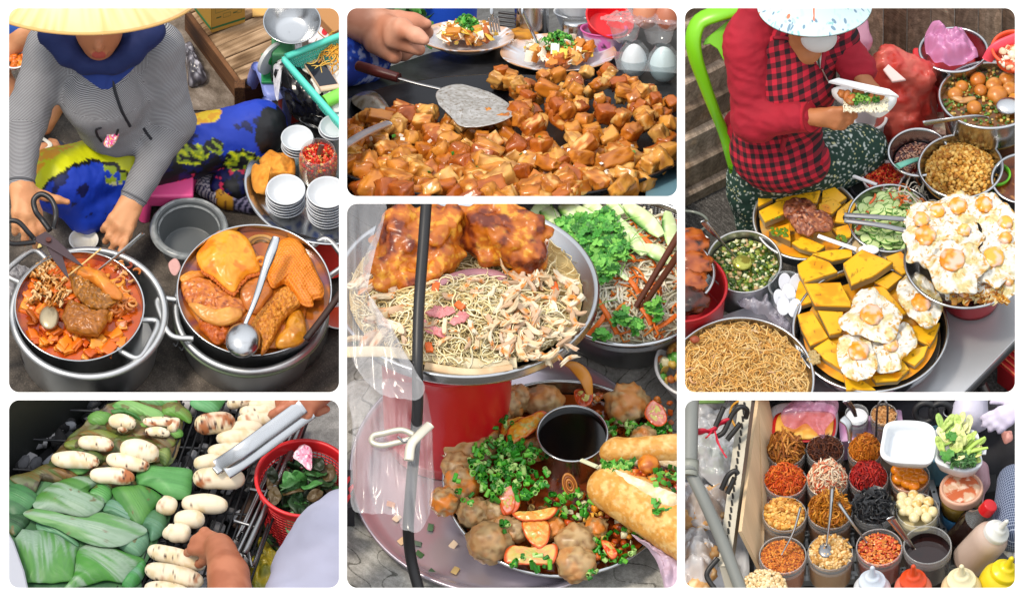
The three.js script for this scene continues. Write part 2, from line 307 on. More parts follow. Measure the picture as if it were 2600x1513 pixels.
// thin crumpled plastic: a sheet through an outline, with folds
function crumple(F,pts,h,o={}){
const{rise=0.05,amp=0.02,f=18,n=26,s=0,m=72,an=1}=o,O=outline(F,pts,h,true,m),c=V();O.forEach(p=>c.add(p));c.divideScalar(m);c.y+=rise;
const pos=[c.x,c.y,c.z],idx=[],q=V();
for(let r=1;r<=n;r++)for(let i=0;i<m;i++){const t=r/n;q.lerpVectors(c,O[i],t);const w=Math.abs(nz(q.x*f+s,q.z*f*an,s))+0.5*Math.abs(nz(q.x*f*2.3,s,q.z*f*2.3*an));q.y=O[i].y+(c.y-O[i].y)*(1-t*t)+amp*(w-0.3)*2*(r<n?1:0.6);pos.push(q.x,q.y,q.z);}
for(let i=0;i<m;i++)idx.push(0,1+(i+1)%m,1+i);
for(let r=0;r<n-1;r++)for(let i=0;i<m;i++){const a=1+r*m+i,b=1+r*m+(i+1)%m;idx.push(a,b,a+m,b,b+m,a+m);}
const g=new THREE.BufferGeometry();g.setAttribute('position',new THREE.Float32BufferAttribute(pos,3));g.setIndex(idx);g.computeVertexNormals();return g;
}
// a wall with a grid of real holes between corners a (low left), b (low right), c (high left)
function grille(a,b,c,nx,ny,bar,t,rim=0){
const X=V().subVectors(b,a),Y=V().subVectors(c,a),lx=X.length(),ly=Y.length(),N=V().crossVectors(X,Y).normalize();X.normalize();Y.normalize();
const H=new Heap(),m=new THREE.Matrix4().makeBasis(X,Y,N),bx=new THREE.BoxGeometry(1,1,1);
const put_=(x,y,w,h)=>{const q=a.clone().addScaledVector(X,x).addScaledVector(Y,y);H.add(bx,new THREE.Matrix4().makeTranslation(q.x,q.y,q.z).multiply(m).multiply(new THREE.Matrix4().makeScale(w,h,t)),[1,1,1]);};
for(let i=0;i<=nx;i++)put_(lx*i/nx,ly/2,bar,ly+bar);for(let j=0;j<=ny;j++)put_(lx/2,ly*j/ny,lx+bar,bar*0.98);
return H.geo();
}
const domeDisc=(c,R0,H,dy=-0.004)=>deform(bare(new THREE.RingGeometry(0.001,R0,56,14).rotateX(-Math.PI/2).translate(c.x,0,c.z)),p=>{p.y=H(p.x,p.z)+dy;});
const onH=(F,X,Y,Hh,d,h)=>{let p;for(let k=0;k<7;k++){p=F(X,Y,h);h=Hh(p.x,p.z)+d;}return p;};

// ---------- the place: ground, terraces, the white display frame ----------
CELL=0;
const gTex=ntex(512,(x,y)=>{const q=4;const P=(f)=>nz(Math.cos(x*6.283)*f,Math.sin(x*6.283)*f+Math.cos(y*6.283)*f,Math.sin(y*6.283)*f);const n=P(2)*30+P(9)*22+(R()-0.5)*34;return[150+n,146+n,140+n];});
{
const g=new THREE.PlaneGeometry(400,400);g.rotateX(-Math.PI/2);g.translate(0,-2.2,0);planeUV(g,V(1,0,0),V(0,0,1),0.5);
struct('ground',g,mt('#8d8a84',0.95,{map:gTex}));
const blk=(x0,x1,z0,z1)=>{const b=new THREE.BoxGeometry(x1-x0,2.19,z1-z0);b.translate((x0+x1)/2,-2.2+1.095,(z0+z1)/2);return b;};
struct('terrain',blk(-1.72,-0.54,-1.5,1.5),mt('#8a8680',0.95));struct('terrain',blk(0.54,1.72,-1.5,1.5),mt('#8a8680',0.95));struct('terrain',blk(-0.535,0.535,-0.36,1.5),mt('#8a8680',0.95));
}
{
const wB=1.75,sc=(DIST+W0-wB)/(DIST+W0),k=sc/K,X=p=>(p-1300)*k,Y=p=>(756.5-p)*k,m=40*k;
const rrect=(path,x0,y0,x1,y1,r)=>{path.moveTo(x0+r,y0);path.lineTo(x1-r,y0);path.absarc(x1-r,y0+r,r,-Math.PI/2,0);path.lineTo(x1,y1-r);path.absarc(x1-r,y1-r,r,0,Math.PI/2);path.lineTo(x0+r,y1);path.absarc(x0+r,y1-r,r,Math.PI/2,Math.PI);path.lineTo(x0,y0+r);path.absarc(x0+r,y0+r,r,Math.PI,Math.PI*1.5);};
const sh=new THREE.Shape();rrect(sh,X(0)-m,Y(1513)-m,X(2600)+m,Y(0)+m,0.01);
for(const c in CELLS){const[x0,y0,x1,y1]=CELLS[c],h=new THREE.Path();rrect(h,X(x0),Y(y1),X(x1),Y(y0),26*k);sh.holes.push(h);}
const g=new THREE.ExtrudeGeometry(sh,{depth:0.012,bevelEnabled:false,curveSegments:14});
const t=thing('display_frame','white display frame with six rounded openings in front of the food stalls','frame');
part('board',g,mt('#f4f4f2',0.85),t);
t.matrixAutoUpdate=true;t.position.set(0,SN*wB,CS*wB);t.rotation.x=-PITCH;
for(const x of[-1,1])for(const v of[-1,1]){const a=V(x*(1.69),v*0.99,-0.03),w=a.clone().applyEuler(new THREE.Euler(-PITCH,0,0)).add(t.position),L=w.y+2.2;const b=new THREE.BoxGeometry(0.04,L,0.04);b.translate(0,-L/2,0);b.rotateX(PITCH);b.translate(a.x,a.y,a.z);part('leg',b,mt('#e8e8e6',0.6),t);}
}

const WOOD=ntex(512,(x,y)=>{const q=Math.cos(x*6.283),w=Math.sin(x*6.283),v=y*6.283,n=nz(q*0.8,w*0.8,Math.cos(v)*9)*40+nz(q*2+5,w*2,Math.sin(v)*26)*34+nz(q*1.2,w*1.2+3,Math.cos(v*1)*60)*26+(R()-0.5)*14+Math.min(0,wrapT(x,y,1.5))*90;return[150+n,122+n*0.95,92+n*0.9];});
const WOOD2=ntex(256,(x,y)=>{const n=wrapT(x,y*3%1,3)*14+nz(Math.cos(x*6.283)*1.2,Math.sin(x*6.283)*1.2,Math.cos(y*6.283)*30)*16+(R()-0.5)*10;return[232+n,216+n,192+n];});
function wrapT(x,y,f){return nz(Math.cos(x*6.283)*f,Math.sin(x*6.283)*f+Math.cos(y*6.283)*f+7,Math.sin(y*6.283)*f);}

// ---------- cell 1: street cook under a conical hat, two pots of stew ----------
CELL=1;seed(11);
const groundSheet=(name,cell,f,rough,pts)=>{
const[x0,y0,x1,y1]=CELLS[cell],P=pts||[G(x0-30,y0-30),G(x1+30,y0-30),G(x1+30,y1+30),G(x0-30,y1+30)];
const g=slab(P,0.006,{bevel:0});g.translate(0,0,0);planeUV(g,V(1,0,0),V(0,0,1),0.8);
return struct(name,g,mt('#ffffff',rough,{map:ntex(512,f)}));
};
const wrapN=(x,y,f)=>nz(Math.cos(x*6.283)*f,Math.sin(x*6.283)*f+Math.cos(y*6.283)*f+7,Math.sin(y*6.283)*f);
groundSheet('street',1,(x,y)=>{const w=sm(-0.2,0.35,wrapN(x,y,1.3)),n=wrapN(x,y,6)*26+(R()-0.5)*34+(R()>0.985?50:0);return[58+w*26+n,52+w*24+n*0.95,46+w*22+n*0.9].map(v=>Math.max(14,v));},0.75);
{const g=slab([FB(-140,-40,0.004),FB(420,-40,0.004),FB(560,560,0.004),FB(520,760,0.004),FB(100,760,0.004),FB(-60,300,0.004)],0.004,{bevel:0});g.translate(0,0.003,0);planeUV(g,V(1,0,0),V(0,0,1),0.9);
struct('pavement',g,mt('#ffffff',0.9,{map:ntex(512,(x,y)=>{const n=wrapN(x,y,5)*34+wrapN(x,y,17)*18+(R()-0.5)*26;return[112+n,100+n,88+n];})}));}

// the cook
const stripeTex=ntex(64,(x,y)=>{const s=Math.sin(y*6.283*4),v=118+44*Math.max(-1,Math.min(1,s*1.6));return[v,v,v+3];});
{
const t=thing('person','street cook in striped jacket and wide conical hat cutting tripe over a pot','person');
const hip=G(305,392,0.14),chest=G(262,235,0.44),neck=G(258,150,0.6),headC=G(250,66,0.74);
const shL=G(130,122,0.555),elL=G(62,300,0.4),wrL=G(52,462,0.33),shR=G(398,122,0.555),elR=G(436,310,0.33),wrR=G(338,500,0.2);
// skin: head, neck, hands in one mesh
const tipsL=[],tipsR=[];
const headP=[ell(headC,0.078,0.11,0.09),ell(headC.clone().add(V(0,-0.06,0.035)),0.048,0.05,0.045),cap(headC.clone().add(V(0,-0.07,-0.01)),neck,0.05,0.055),ell(headC.clone().add(V(0,0.012,0.094)),0.014,0.02,0.018),ell(headC.clone().add(V(0,-0.034,0.084)),0.026,0.007,0.01),ell(headC.clone().add(V(0,-0.047,0.083)),0.022,0.008,0.01),cap(neck,shL,0.04,0.035),cap(shL,elL,0.035,0.03),cap(elL,wrL,0.03,0.026),cap(neck,shR,0.04,0.035),cap(shR,elR,0.035,0.03),cap(elR,wrR,0.03,0.026)];
const lipC=headC.clone().add(V(0,-0.041,0.093));
const hl=hand(wrL.clone().add(V(0,0.005,0.01)),V(0.16,-0.3,0.9),V(0.1,0.85,0.4),-1,{s:1.25,curl:[0.28,0.34,0.38,0.45],thumb:[1.15,0.15,-0.05],tips:tipsL});
const hr=hand(wrR.clone().add(V(-0.005,0,0.01)),V(-0.4,-0.2,0.85),V(0.15,0.85,0.45),-1,{s:1.18,curl:[0.16,0.42,0.6,0.7],thumb:[0.3,0.6,0.1],tips:tipsR});
part('body',paint(body([...headP,...hl,...hr],0.0062,0.012),(p,n,i)=>{const d=p.distanceTo(lipC);return p.y>0.5?(d<0.024?lin('#a8483c'):lin('#b5744e')):(tipsR[0].distanceTo(p)<0.006?lin('#e8a050'):lin(fbm(p.x*14,p.y*14,p.z*14)>0?'#cb9063':'#c3865a'));}),VC(0.55),t);
// jacket
const J=[cap(G(292,305,0.3),chest,0.115,0.13),cap(chest,neck.clone().add(V(0,-0.05,-0.01)),0.135,0.08),cap(shL,shR,0.075,0.075),cap(shL,elL,0.078,0.066),cap(elL,wrL,0.062,0.044),cap(shR,elR,0.08,0.068),cap(elR,wrR,0.066,0.045),ell(G(300,318,0.3),0.125,0.07,0.08)];
J[2].off=0.4;
const fold=(x,y,z)=>0.004*nz(x*24,y*24,z*24)+0.003*Math.abs(nz(x*50,y*20,z*50));
const jg=boneUV(body(J,0.0085,0.045,fold),J);jg.attributes.uv.array.forEach((v,i,a)=>{a[i]=v*(i%2?58:10);});
part('jacket',jg,mt('#ffffff',0.85,{map:stripeTex}),t);
for(const[e,w]of[[elL,wrL],[elR,wrR]]){const d=V().subVectors(w,e).normalize();part('cuff',put(new THREE.TorusGeometry(0.041,0.0055,8,24),V()).applyQuaternion(new THREE.Quaternion().setFromUnitVectors(V(0,0,1),d)).translate(w.x,w.y,w.z),mt('#55565a',0.9),t);}
const front=(X,Y,h,dz)=>FA(X,Y,h).add(V(0,0.004,dz||0));
{
const F=field(J,0.045),on=(X,Y)=>{let best=null;for(let h=0.75;h>0.1;h-=0.003){const p=FA(X,Y,h);if(F(p.x,p.y,p.z)<0.002){best=p;break;}}return best||FA(X,Y,0.3);};
const run=L=>L.map(([X,Y])=>on(X,Y));
part('zip',tube(run([[735,420],[770,520],[800,640],[850,780],[905,880]]),0.0055,{seg:40,rad:6}),mt('#14161f',0.6),t);
part('pocket_trim',tube(run([[1005,895],[1030,935],[1065,980]]),0.005,{seg:16,rad:6}),mt('#14161f',0.7),t);
const pg=pad(FA,[[655,900],[690,890],[760,895],[820,905],[790,990],[740,1022],[700,1000],[720,940]],0.2,{thick:0.01,dome:0.006,smooth:true});const q=on(745,960),c=new THREE.Box3().setFromBufferAttribute(pg.attributes.position).getCenter(V());
pg.rotateX(0.5);const c2=new THREE.Box3().setFromBufferAttribute(pg.attributes.position).getCenter(V());pg.translate(q.x-c2.x,q.y-c2.y,q.z-c2.z);
part('pouch',paint(pg,p=>{const n=fbm(p.x*130,p.y*130,p.z*130);return lin(n>0.25?'#f6efe6':n>-0.05?'#ee5aa8':n>-0.3?'#d8237f':'#e8c070');}),VC(0.5),t);
part('pouch_strap',tube(run([[690,995],[660,950],[655,905],[690,890]]),0.004,{rad:6}),mt('#16161c',0.7),t);
part('pocket_trim',tube(run([[815,905],[790,975],[760,1015]]),0.004,{rad:6}),mt('#16161c',0.7),t);
}
// scarf: shell round the face plus a bib on the chest
const sc=[cap(FA(320,200,0.7),FA(450,340,0.66),0.045,0.04),cap(FA(1070,180,0.7),FA(910,330,0.66),0.045,0.04),cap(FA(450,350,0.65),FA(580,420,0.63),0.036,0.03),cap(FA(910,340,0.65),FA(780,420,0.63),0.036,0.03),cap(FA(560,425,0.63),FA(800,425,0.63),0.026),ell(headC.clone().add(V(0,-0.02,-0.05)),0.15,0.15,0.065)];
part('scarf',flat(body(sc,0.008,0.03,fold),'#0b1f54'),VC(0.8),t);
{const bib=FA,F=field(J,0.045),surf=(X,Y)=>{for(let h=0.85;h>0.2;h-=0.004){const p=FA(X,Y,h);if(F(p.x,p.y,p.z)<0.008)return p;}return FA(X,Y,0.5);};
const pos=[],idx=[],rows=12,cols=18;for(let r=0;r<=rows;r++)for(let c=0;c<=cols;c++){const s=r/rows,q=c/cols*2-1,half=310*(1-Math.pow(s,1.6))+30,p=surf(690+q*half+30*s,330+275*s-60*q*q*(1-s));pos.push(p.x,p.y,p.z);}
for(let r=0;r<rows;r++)for(let c=0;c<cols;c++){const a=r*(cols+1)+c,b=a+cols+1;idx.push(a,b,a+1,b,b+1,a+1);}
const g=new THREE.BufferGeometry();g.setAttribute('position',new THREE.Float32BufferAttribute(pos,3));g.setIndex(idx);g.computeVertexNormals();part('scarf_bib',g,mt('#16327a',0.8),t);}
// hat: shallow straw cone, rim tilted
{const r=0.375,hc=G(218,-34,0.8),q=new THREE.Quaternion().setFromAxisAngle(V(1,0,0),-0.49);
const g=lathe([[0.0,0.235],[0.02,0.228],[0.1,0.178],[0.2,0.112],[0.3,0.046],[r-0.004,-0.004],[r,0],[r+0.001,0.006],[r-0.002,0.008],[0.3,0.054],[0.2,0.122],[0.1,0.188],[0.0,0.248]],160);
const straw=paint(g,p=>{const a=Math.atan2(p.z,p.x),rad=Math.hypot(p.x,p.z),ring=0.5+0.5*Math.sin(rad*620),n=nz(a*60,rad*9,2);return mixc(mixc(lin('#ecd5a4'),lin('#dcb878'),sm(-0.2,0.5,n)),lin('#c99a58'),0.25*sm(0.6,1,ring)+(rad>r-0.012?0.35:0));});
straw.applyQuaternion(q);straw.translate(hc.x,hc.y,hc.z);const hat=part('hat',straw,VC(0.8),t);
const rg=new THREE.TorusGeometry(r,0.0055,8,160);rg.rotateX(Math.PI/2);rg.applyQuaternion(q);rg.translate(hc.x,hc.y,hc.z);part('rim',flat(rg,'#cda465'),VC(0.85),hat);}
// printed trousers
const knL=G(140,456,0.17),anL=G(215,540,0.05),knR=G(655,325,0.2),anR=G(600,468,0.06);
const T=[cap(hip.clone().add(V(-0.03,-0.03,0.02)),knL,0.1,0.1),cap(knL,anL,0.092,0.06),cap(anL,G(285,528,0.05),0.06,0.05),cap(hip.clone().add(V(0.03,-0.02,0.02)),knR,0.115,0.088),cap(knR,anR,0.08,0.055),cap(anR,G(560,478,0.045),0.055,0.042)];
const blue=lin('#0d38b4'),dblue=lin('#06124e'),blk=lin('#08080f'),yel=lin('#d0d40e'),org=lin('#e8a414'),gre=lin('#8fa321');
part('trousers',paint(body(T,0.0062,0.04,fold),p=>{
const u=p.x*K+1300,v=756.5-(p.y*CS-p.z*SN)*K,n=fbm(p.x*16,p.y*16,p.z*16),n2=fbm(p.x*34+4,p.y*34,p.z*34+9);
const px=u+n*10,py=v+n2*9;
if(px<380){const arc=py-(352+Math.pow((px-235)/11,2)*0.5);if(arc<52&&px<345)return arc<6&&n2>0?org:yel;if(arc<62)return blk;if(px>265&&py<470&&n2>-0.1)return n>0.1?gre:lin('#c5c98a');return n>-0.45?blue:dblue;}
const ell_=(cx,cy,a,b)=>((px-cx)/a)**2+((py-cy)/b)**2<1;
if(ell_(515,288,44,28))return n2>0?org:lin('#f0c81e');
if(ell_(690,335,46,62)&&px>622)return blk;
{const st=nz(p.x*14+p.z*20,p.z*60-p.x*40,p.y*50);if(ell_(486,392,42,30)||ell_(540,370,26,20)||ell_(608,405,44,26))return st>-0.05?(st>0.25?yel:gre):blk;}
if(py>392&&px<640)return n2>0.1?dblue:(py>425&&n>0.45?lin('#d9345a'):blk);
if(px<480&&py>345)return n>0?blk:dblue;
if(py>400)return n2>0.1?lin('#c9cc12'):n>0?lin('#0d2f8c'):blk;
return n>-0.5?blue:dblue;
}),VC(0.5),t);
// shoe, patterned
const sh=body([cap(G(520,470,0.03),G(575,492,0.04),0.032,0.042),cap(G(575,492,0.04),G(632,506,0.035),0.042,0.04),cap(G(522,474,0.02),G(630,512,0.02),0.03,0.03)],0.007,0.03);
part('shoe',paint(sh,p=>{const s=Math.sin((p.x*0.6+p.z)*420);const u=p.x*K+1300;return u<545?(s>0.1?lin('#c9c2c8'):lin('#2a2a52')):u>588?(s>0.2?lin('#8d86a8'):lin('#1d1d3c')):(fbm(p.x*60,0,p.z*60)>0.3?lin('#6a3a1a'):lin('#c08a1c'));}),VC(0.7),t);
}
// low pink stool under the cook
{
const t=thing('stool','low pink plastic stool under the cook in the striped jacket','stool');
const c=G(425,452,0.13),g=boxg(0.16,0.02,0.14,0.009);part('seat',put(g,c.clone().add(V(0,-0.012,0))),mt('#e0508c',0.4),t);
for(const sx of[-1,1])for(const sz of[-1,1]){const b=new THREE.CylinderGeometry(0.014,0.019,0.115,12);b.rotateZ(sx*0.12);b.rotateX(-sz*0.12);part('leg',put(b,c.clone().add(V(sx*0.07,-0.073,sz*0.055))),mt('#d84884',0.4),t);}
for(const sz of[-1,1])part('apron',put(boxg(0.13,0.045,0.008,0.003),c.clone().add(V(0,-0.038,sz*0.062))),mt('#dc4c88',0.4),t);
part('apron',put(boxg(0.008,0.045,0.11,0.003),c.clone().add(V(0.074,-0.038,0))),mt('#dc4c88',0.4),t);
}
// neighbour at the left edge, holding a bowl
{
const t=thing('person','neighbour in blue shirt at the edge, squatting in flip-flops and holding a small bowl','person');
const kn=G(-30,190,0.3),an=G(10,330,0.08),el=G(60,78,0.42),wr=G(18,128,0.36);
const sk=body([cap(G(-20,40,0.4),el,0.05,0.045),cap(el,wr,0.042,0.03),cap(G(-60,130,0.35),G(8,240,0.24),0.07,0.05),cap(G(8,240,0.24),G(2,330,0.06),0.05,0.035),cap(G(150,255,0.1),G(112,326,0.03),0.024,0.02)],0.008,0.02);
const hd=handGeo(hand(wr,V(-0.25,-0.35,0.6),V(0.6,0.7,0.2),1,{s:0.95,curl:[0.35,0.4,0.4,0.45],thumb:[0.7,0.5,0.2]}));
const foot=body([cap(FA(215,1060,0.028),FA(330,1040,0.024),0.026,0.021),...[0,1,2,3,4].map(i=>cap(FA(300+i*4,985+i*20,0.024),FA(368+i*2-(4-i)*7,992+i*20,0.02),0.009+(i===4?0.003:0),0.0085+(i===4?0.003:0)))],0.0045,0.008);
part('body',skin(join(sk,hd,foot),'#cb8f66','#b97a52'),VC(0.55),t);
part('shirt',flat(body([cap(G(-30,30,0.42),G(60,62,0.42),0.07,0.06),cap(G(60,62,0.42),G(105,95,0.36),0.05,0.045)],0.009,0.03),'#2450a0'),VC(0.85),t);
const sole=pad(FA,[[200,1095],[225,1000],[330,985],[400,1020],[405,1070],[350,1115],[250,1125]],0.0,{thick:0.016,amp:0});part('sandal',flat(sole,'#23283f'),VC(0.7),t);
part('sandal_strap',tube([FA(225,1075,0.05),FA(290,1040,0.056),FA(300,1010,0.05),FA(240,965,0.045)],0.008,{rad:8,ry:0.4}),mt('#d8d6cc',0.5),t);
part('sandal',flat(pad(FA,[[240,915],[330,790],[400,720],[440,700],[420,750],[330,850],[260,930]],0.0,{thick:0.014,amp:0}),'#1e2230'),VC(0.7),t);
part('sandal_strap',tube([FA(320,800,0.03),FA(350,765,0.07),FA(420,760,0.03)],0.012,{rad:8,ry:0.4}),mt('#1b1d26',0.6),t);
const b=thing('bowl','small blue and white bowl of orange stew held by the neighbour','bowl');const bc=FA(35,430,0.33);
part('shell',put(paint(vessel(0.044,0.045,{rb:0.02,bow:0.6,rim:0.002,foot:0.006}),p=>Math.abs(p.y-0.025)<0.006&&Math.sin(Math.atan2(p.z,p.x)*14)>-0.2?lin('#3a55a8'):lin('#e9e9ec')),bc),VC(0.3),b);
seed(5);const H=new Heap();bits(H,26,disc(bc,0.034),()=>bc.y+0.03,[gCube],[0.012,0.022],['#d9711e','#e08a2c','#c95d14']);part('stew',H.geo(),VC(0.35),b);
}
// back right: wooden platform with planks, carton, scale on a stool, basket
{
const t=thing('wooden_platform','low worn wooden platform of planks behind the cook','platform');
const h=0.105,A=FB(500,532,h),B=FB(122,22,h),C=FB(760,425,h),D=B.clone().add(C).sub(A),e=V().subVectors(B,A),n=V().subVectors(C,A).multiplyScalar(1.6);
seed(21);for(let i=0;i<7;i++){const a=A.clone().addScaledVector(e,i/6),b=A.clone().addScaledVector(e,(i+0.955)/6),q=[a,a.clone().add(n),b.clone().add(n),b].map(p=>p.clone().add(V(0,-rr(0,0.004),0)));q.forEach(p=>{p.y=q[0].y;});
const g=slab(q,0.018,{bevel:0.002});planeUV(g,n.clone().normalize(),e.clone().normalize(),1);
const tone=pick(['#8d6d48','#7d6040','#927350','#856544']);const G2=g.clone();paint(g,p=>{const u=p.dot(n.clone().normalize()),v=p.dot(e.clone().normalize()),s=nz(u*5,v*120+i,1)+0.7*nz(u*14,v*260,4)+0.8*Math.max(0,fbm(u*9,v*9,i));return mixc(lin(tone),lin('#4b3826'),sm(0.0,0.9,s));});
part('plank',tess(g,n,e,tone,i),mt('#ffffff',0.85,{map:WOOD}),t);}
const side=slab([A,B,B.clone().add(V(0.02,0,0.004)),A.clone().add(V(0.02,0,0.004))].map(p=>p.clone().add(V(-0.021,-0.004,-0.004))),0.1,{bevel:0.002});planeUV(side,e.clone().normalize(),V(0,1,0),1);part('side_board',side,mt('#b99878',0.85,{map:WOOD}),t);
const fb=slab([A.clone().add(V(-0.022,0,0.002)),C.clone().add(V(0,0,0.006)),C.clone().add(V(0,0,0.026)),A.clone().add(V(-0.022,0,0.024))].map(p=>p.clone().add(V(0,-0.03,0))),0.075,{bevel:0.002});planeUV(fb,n.clone().normalize(),V(0,1,0),1);part('side_board',fb,mt('#8d6d50',0.85,{map:WOOD}),t);
part('corner_post',put(boxg(0.035,0.103,0.035,0.003),A.clone().add(V(-0.006,-0.052,0.014))),mt('#a5855f',0.85,{map:WOOD}),t);
}
function tess(g,n,e,tone,i){g.deleteAttribute('color');const uv=g.attributes.uv;for(let k=0;k<uv.count;k++)uv.setXY(k,uv.getX(k)*1.2,uv.getY(k)*1.2+i*0.37);return g;}
{
const t=thing('cardboard_box','yellow-brown carton with a green line and printed table on the wooden platform','box');
const y0=0.107,A=FB(272,176,y0),C=FB(520,98,y0),B=FB(150,20,y0),ex=V().subVectors(C,A),ez=V().subVectors(B,A),hgt=0.2;
const g=slab([A,C,C.clone().add(ez),B].map(p=>p.clone().setY(y0+hgt)),hgt,{bevel:0.002});part('carton',g,mt('#b48a35',0.8),t);
const tex=ctex(512,400,(c,w,h)=>{c.fillStyle='#b98f3a';c.fillRect(0,0,w,h);c.fillStyle='#2f6b3d';c.fillRect(0,345,w,22);c.strokeStyle='#3f5a2a';c.lineWidth=4;c.strokeRect(60,20,390,190);for(const y of[75,130]){c.beginPath();c.moveTo(60,y);c.lineTo(450,y);c.stroke();}c.beginPath();c.moveTo(250,20);c.lineTo(250,210);c.stroke();c.fillStyle='#4a5a28';for(let i=0;i<3;i++)for(const x of[85,275])for(let k=0;k<5;k++)c.fillRect(x+k*28,38+i*54,20,16);c.strokeRect(180,240,110,40);c.fillRect(70,255,80,14);c.fillRect(330,255,60,14);c.strokeRect(400,245,60,34);});
const fp=V().copy(A).addScaledVector(ex,0.5);const pl=new THREE.BufferGeometry(),n=V().crossVectors(ex,V(0,1,0)).normalize().multiplyScalar(ex.z<9?0.004:0);const out=V(-ez.x,0,-ez.z).normalize().multiplyScalar(0.003);
const q=[A,C,C.clone().setY(y0+0.195),A.clone().setY(y0+0.195)].map(p=>p.clone().add(out).add(V(0,0.002,0)));pl.setAttribute('position',new THREE.Float32BufferAttribute(q.flatMap(p=>[p.x,p.y,p.z]),3));pl.setAttribute('uv',new THREE.Float32BufferAttribute([0,0,1,0,1,1,0,1],2));pl.setIndex([0,1,2,0,2,3]);pl.computeVertexNormals();part('printed_face',pl,mt('#ffffff',0.8,{map:tex}),t);
const gb=V().addVectors(A,B).multiplyScalar(0.5).setY(y0+0.02),L=A.distanceTo(B);const st=boxg(0.002,0.012,L*0.98,0);st.lookAt(V(B.x-A.x,0,B.z-A.z));const o2=V(-ex.x,0,-ex.z).normalize().multiplyScalar(0.002);part('green_line',put(st,gb.add(o2)),mt('#2f6b3d',0.8),t);
one('cardboard_scrap','flat piece of pale cardboard on the platform behind the scale','cardboard',slab([FB(575,-20,0.118),FB(700,-20,0.118),FB(712,45,0.118),FB(580,52,0.118)],0.008),mt('#c99d58',0.85));
const b2=thing('cardboard_box','brown carton behind the scale in the corner','box');part('carton',slab([FB(1040,-60,0.2),FB(1290,-60,0.2),FB(1300,120,0.2),FB(1190,175,0.2),FB(1060,40,0.2)],0.2),mt('#a9794a',0.85),b2);
const wb=thing('carton_tray','white carton with red droplet print behind the scale pan','box');part('carton',slab([FB(1000,110,0.16),FB(1100,60,0.16),FB(1215,190,0.16),FB(1160,260,0.16),FB(1000,250,0.16)],0.16),mt('#d9d3d6',0.8),wb);
for(const[x,y,k]of[[1120,170,1],[1080,120,0.6]])part('droplet',pad(FB,[[x,y-34*k],[x+22*k,y+10*k],[x,y+30*k],[x-22*k,y+10*k]],0.1605,{thick:0.0015,amp:0,rings:4}),mt('#c8202e',0.6),wb);
}
{
const t=thing('stool','lilac plastic stool with green underside carrying the kitchen scale','stool'),h=0.2,P=[FB(610,415,h),FB(790,380,h),FB(850,640,h),FB(690,690,h)];
part('seat',pad(FB,[[605,420],[700,400],[800,395],[840,520],[850,650],[770,690],[690,690],[640,560]],h-0.02,{thick:0.022,amp:0,edge:0.7}),mt('#8290cf',0.4),t);
for(const[X,Y,x2,y2]of[[612,430,560,560],[690,685,660,830],[845,645,850,800],[795,400,800,540]])part('leg',tube([FB(X,Y,h-0.01),FB(x2,y2+60,0.0)],t=>0.017+0.006*t,{seg:6,rad:10}),mt('#7884c6',0.4),t);
part('underside',slab([FB(630,470,0.17),FB(690,660,0.17),FB(800,640,0.17),FB(770,420,0.17)],0.01),mt('#86a83a',0.5),t);
const s=thing('kitchen_scale','kitchen scale with round dial, green base and steel weighing pan','scale'),c=FB(800,420,h+0.004);
part('base',put(boxg(0.11,0.012,0.12,0.004),c.clone().add(V(-0.01,0.006,0.02))),mt('#1d7a45',0.4),s);
part('column',put(boxg(0.075,0.1,0.09,0.01),c.clone().add(V(0.005,0.06,0))),mt('#3f7f54',0.45),s);
const dl=new THREE.CylinderGeometry(0.058,0.058,0.012,40);dl.rotateZ(Math.PI/2);dl.rotateY(-0.75);const dc=FB(722,372,h+0.07);part('dial',put(dl,dc),mt('#b9bcbb',0.35),s);
const hb=new THREE.CylinderGeometry(0.02,0.02,0.016,24);hb.rotateZ(Math.PI/2);hb.rotateY(-0.75);part('hub',put(hb,dc),mt('#1f8a3d',0.4),s);
const hb2=new THREE.CylinderGeometry(0.008,0.008,0.021,16);hb2.rotateZ(Math.PI/2);hb2.rotateY(-0.75);part('pointer',put(hb2,dc),mt('#e0a83a',0.4),s);
const pn=vessel(0.09,0.055,{rb:0.035,bow:0.55,rim:0.002,t:0.002});put(pn,FB(878,96,0.39).add(V(0,-0.055,0)));part('pan',pn,STEEL,s);
part('stem',tube([c.clone().add(V(0.01,0.1,-0.02)),FB(878,96,0.39).add(V(0,-0.062,0))],0.014,{seg:4}),STEELD,s);
const bag=crumple(FB,[[760,300],[850,225],[930,215],[950,300],[860,420],[800,560],[770,690],[745,600]],0.26,{rise:0.04,amp:0.02});one('plastic_bag','white plastic bag beside the scale','bag',bag,mt('#e6e4ea',0.35,{transmission:0.35,thickness:0}));
}
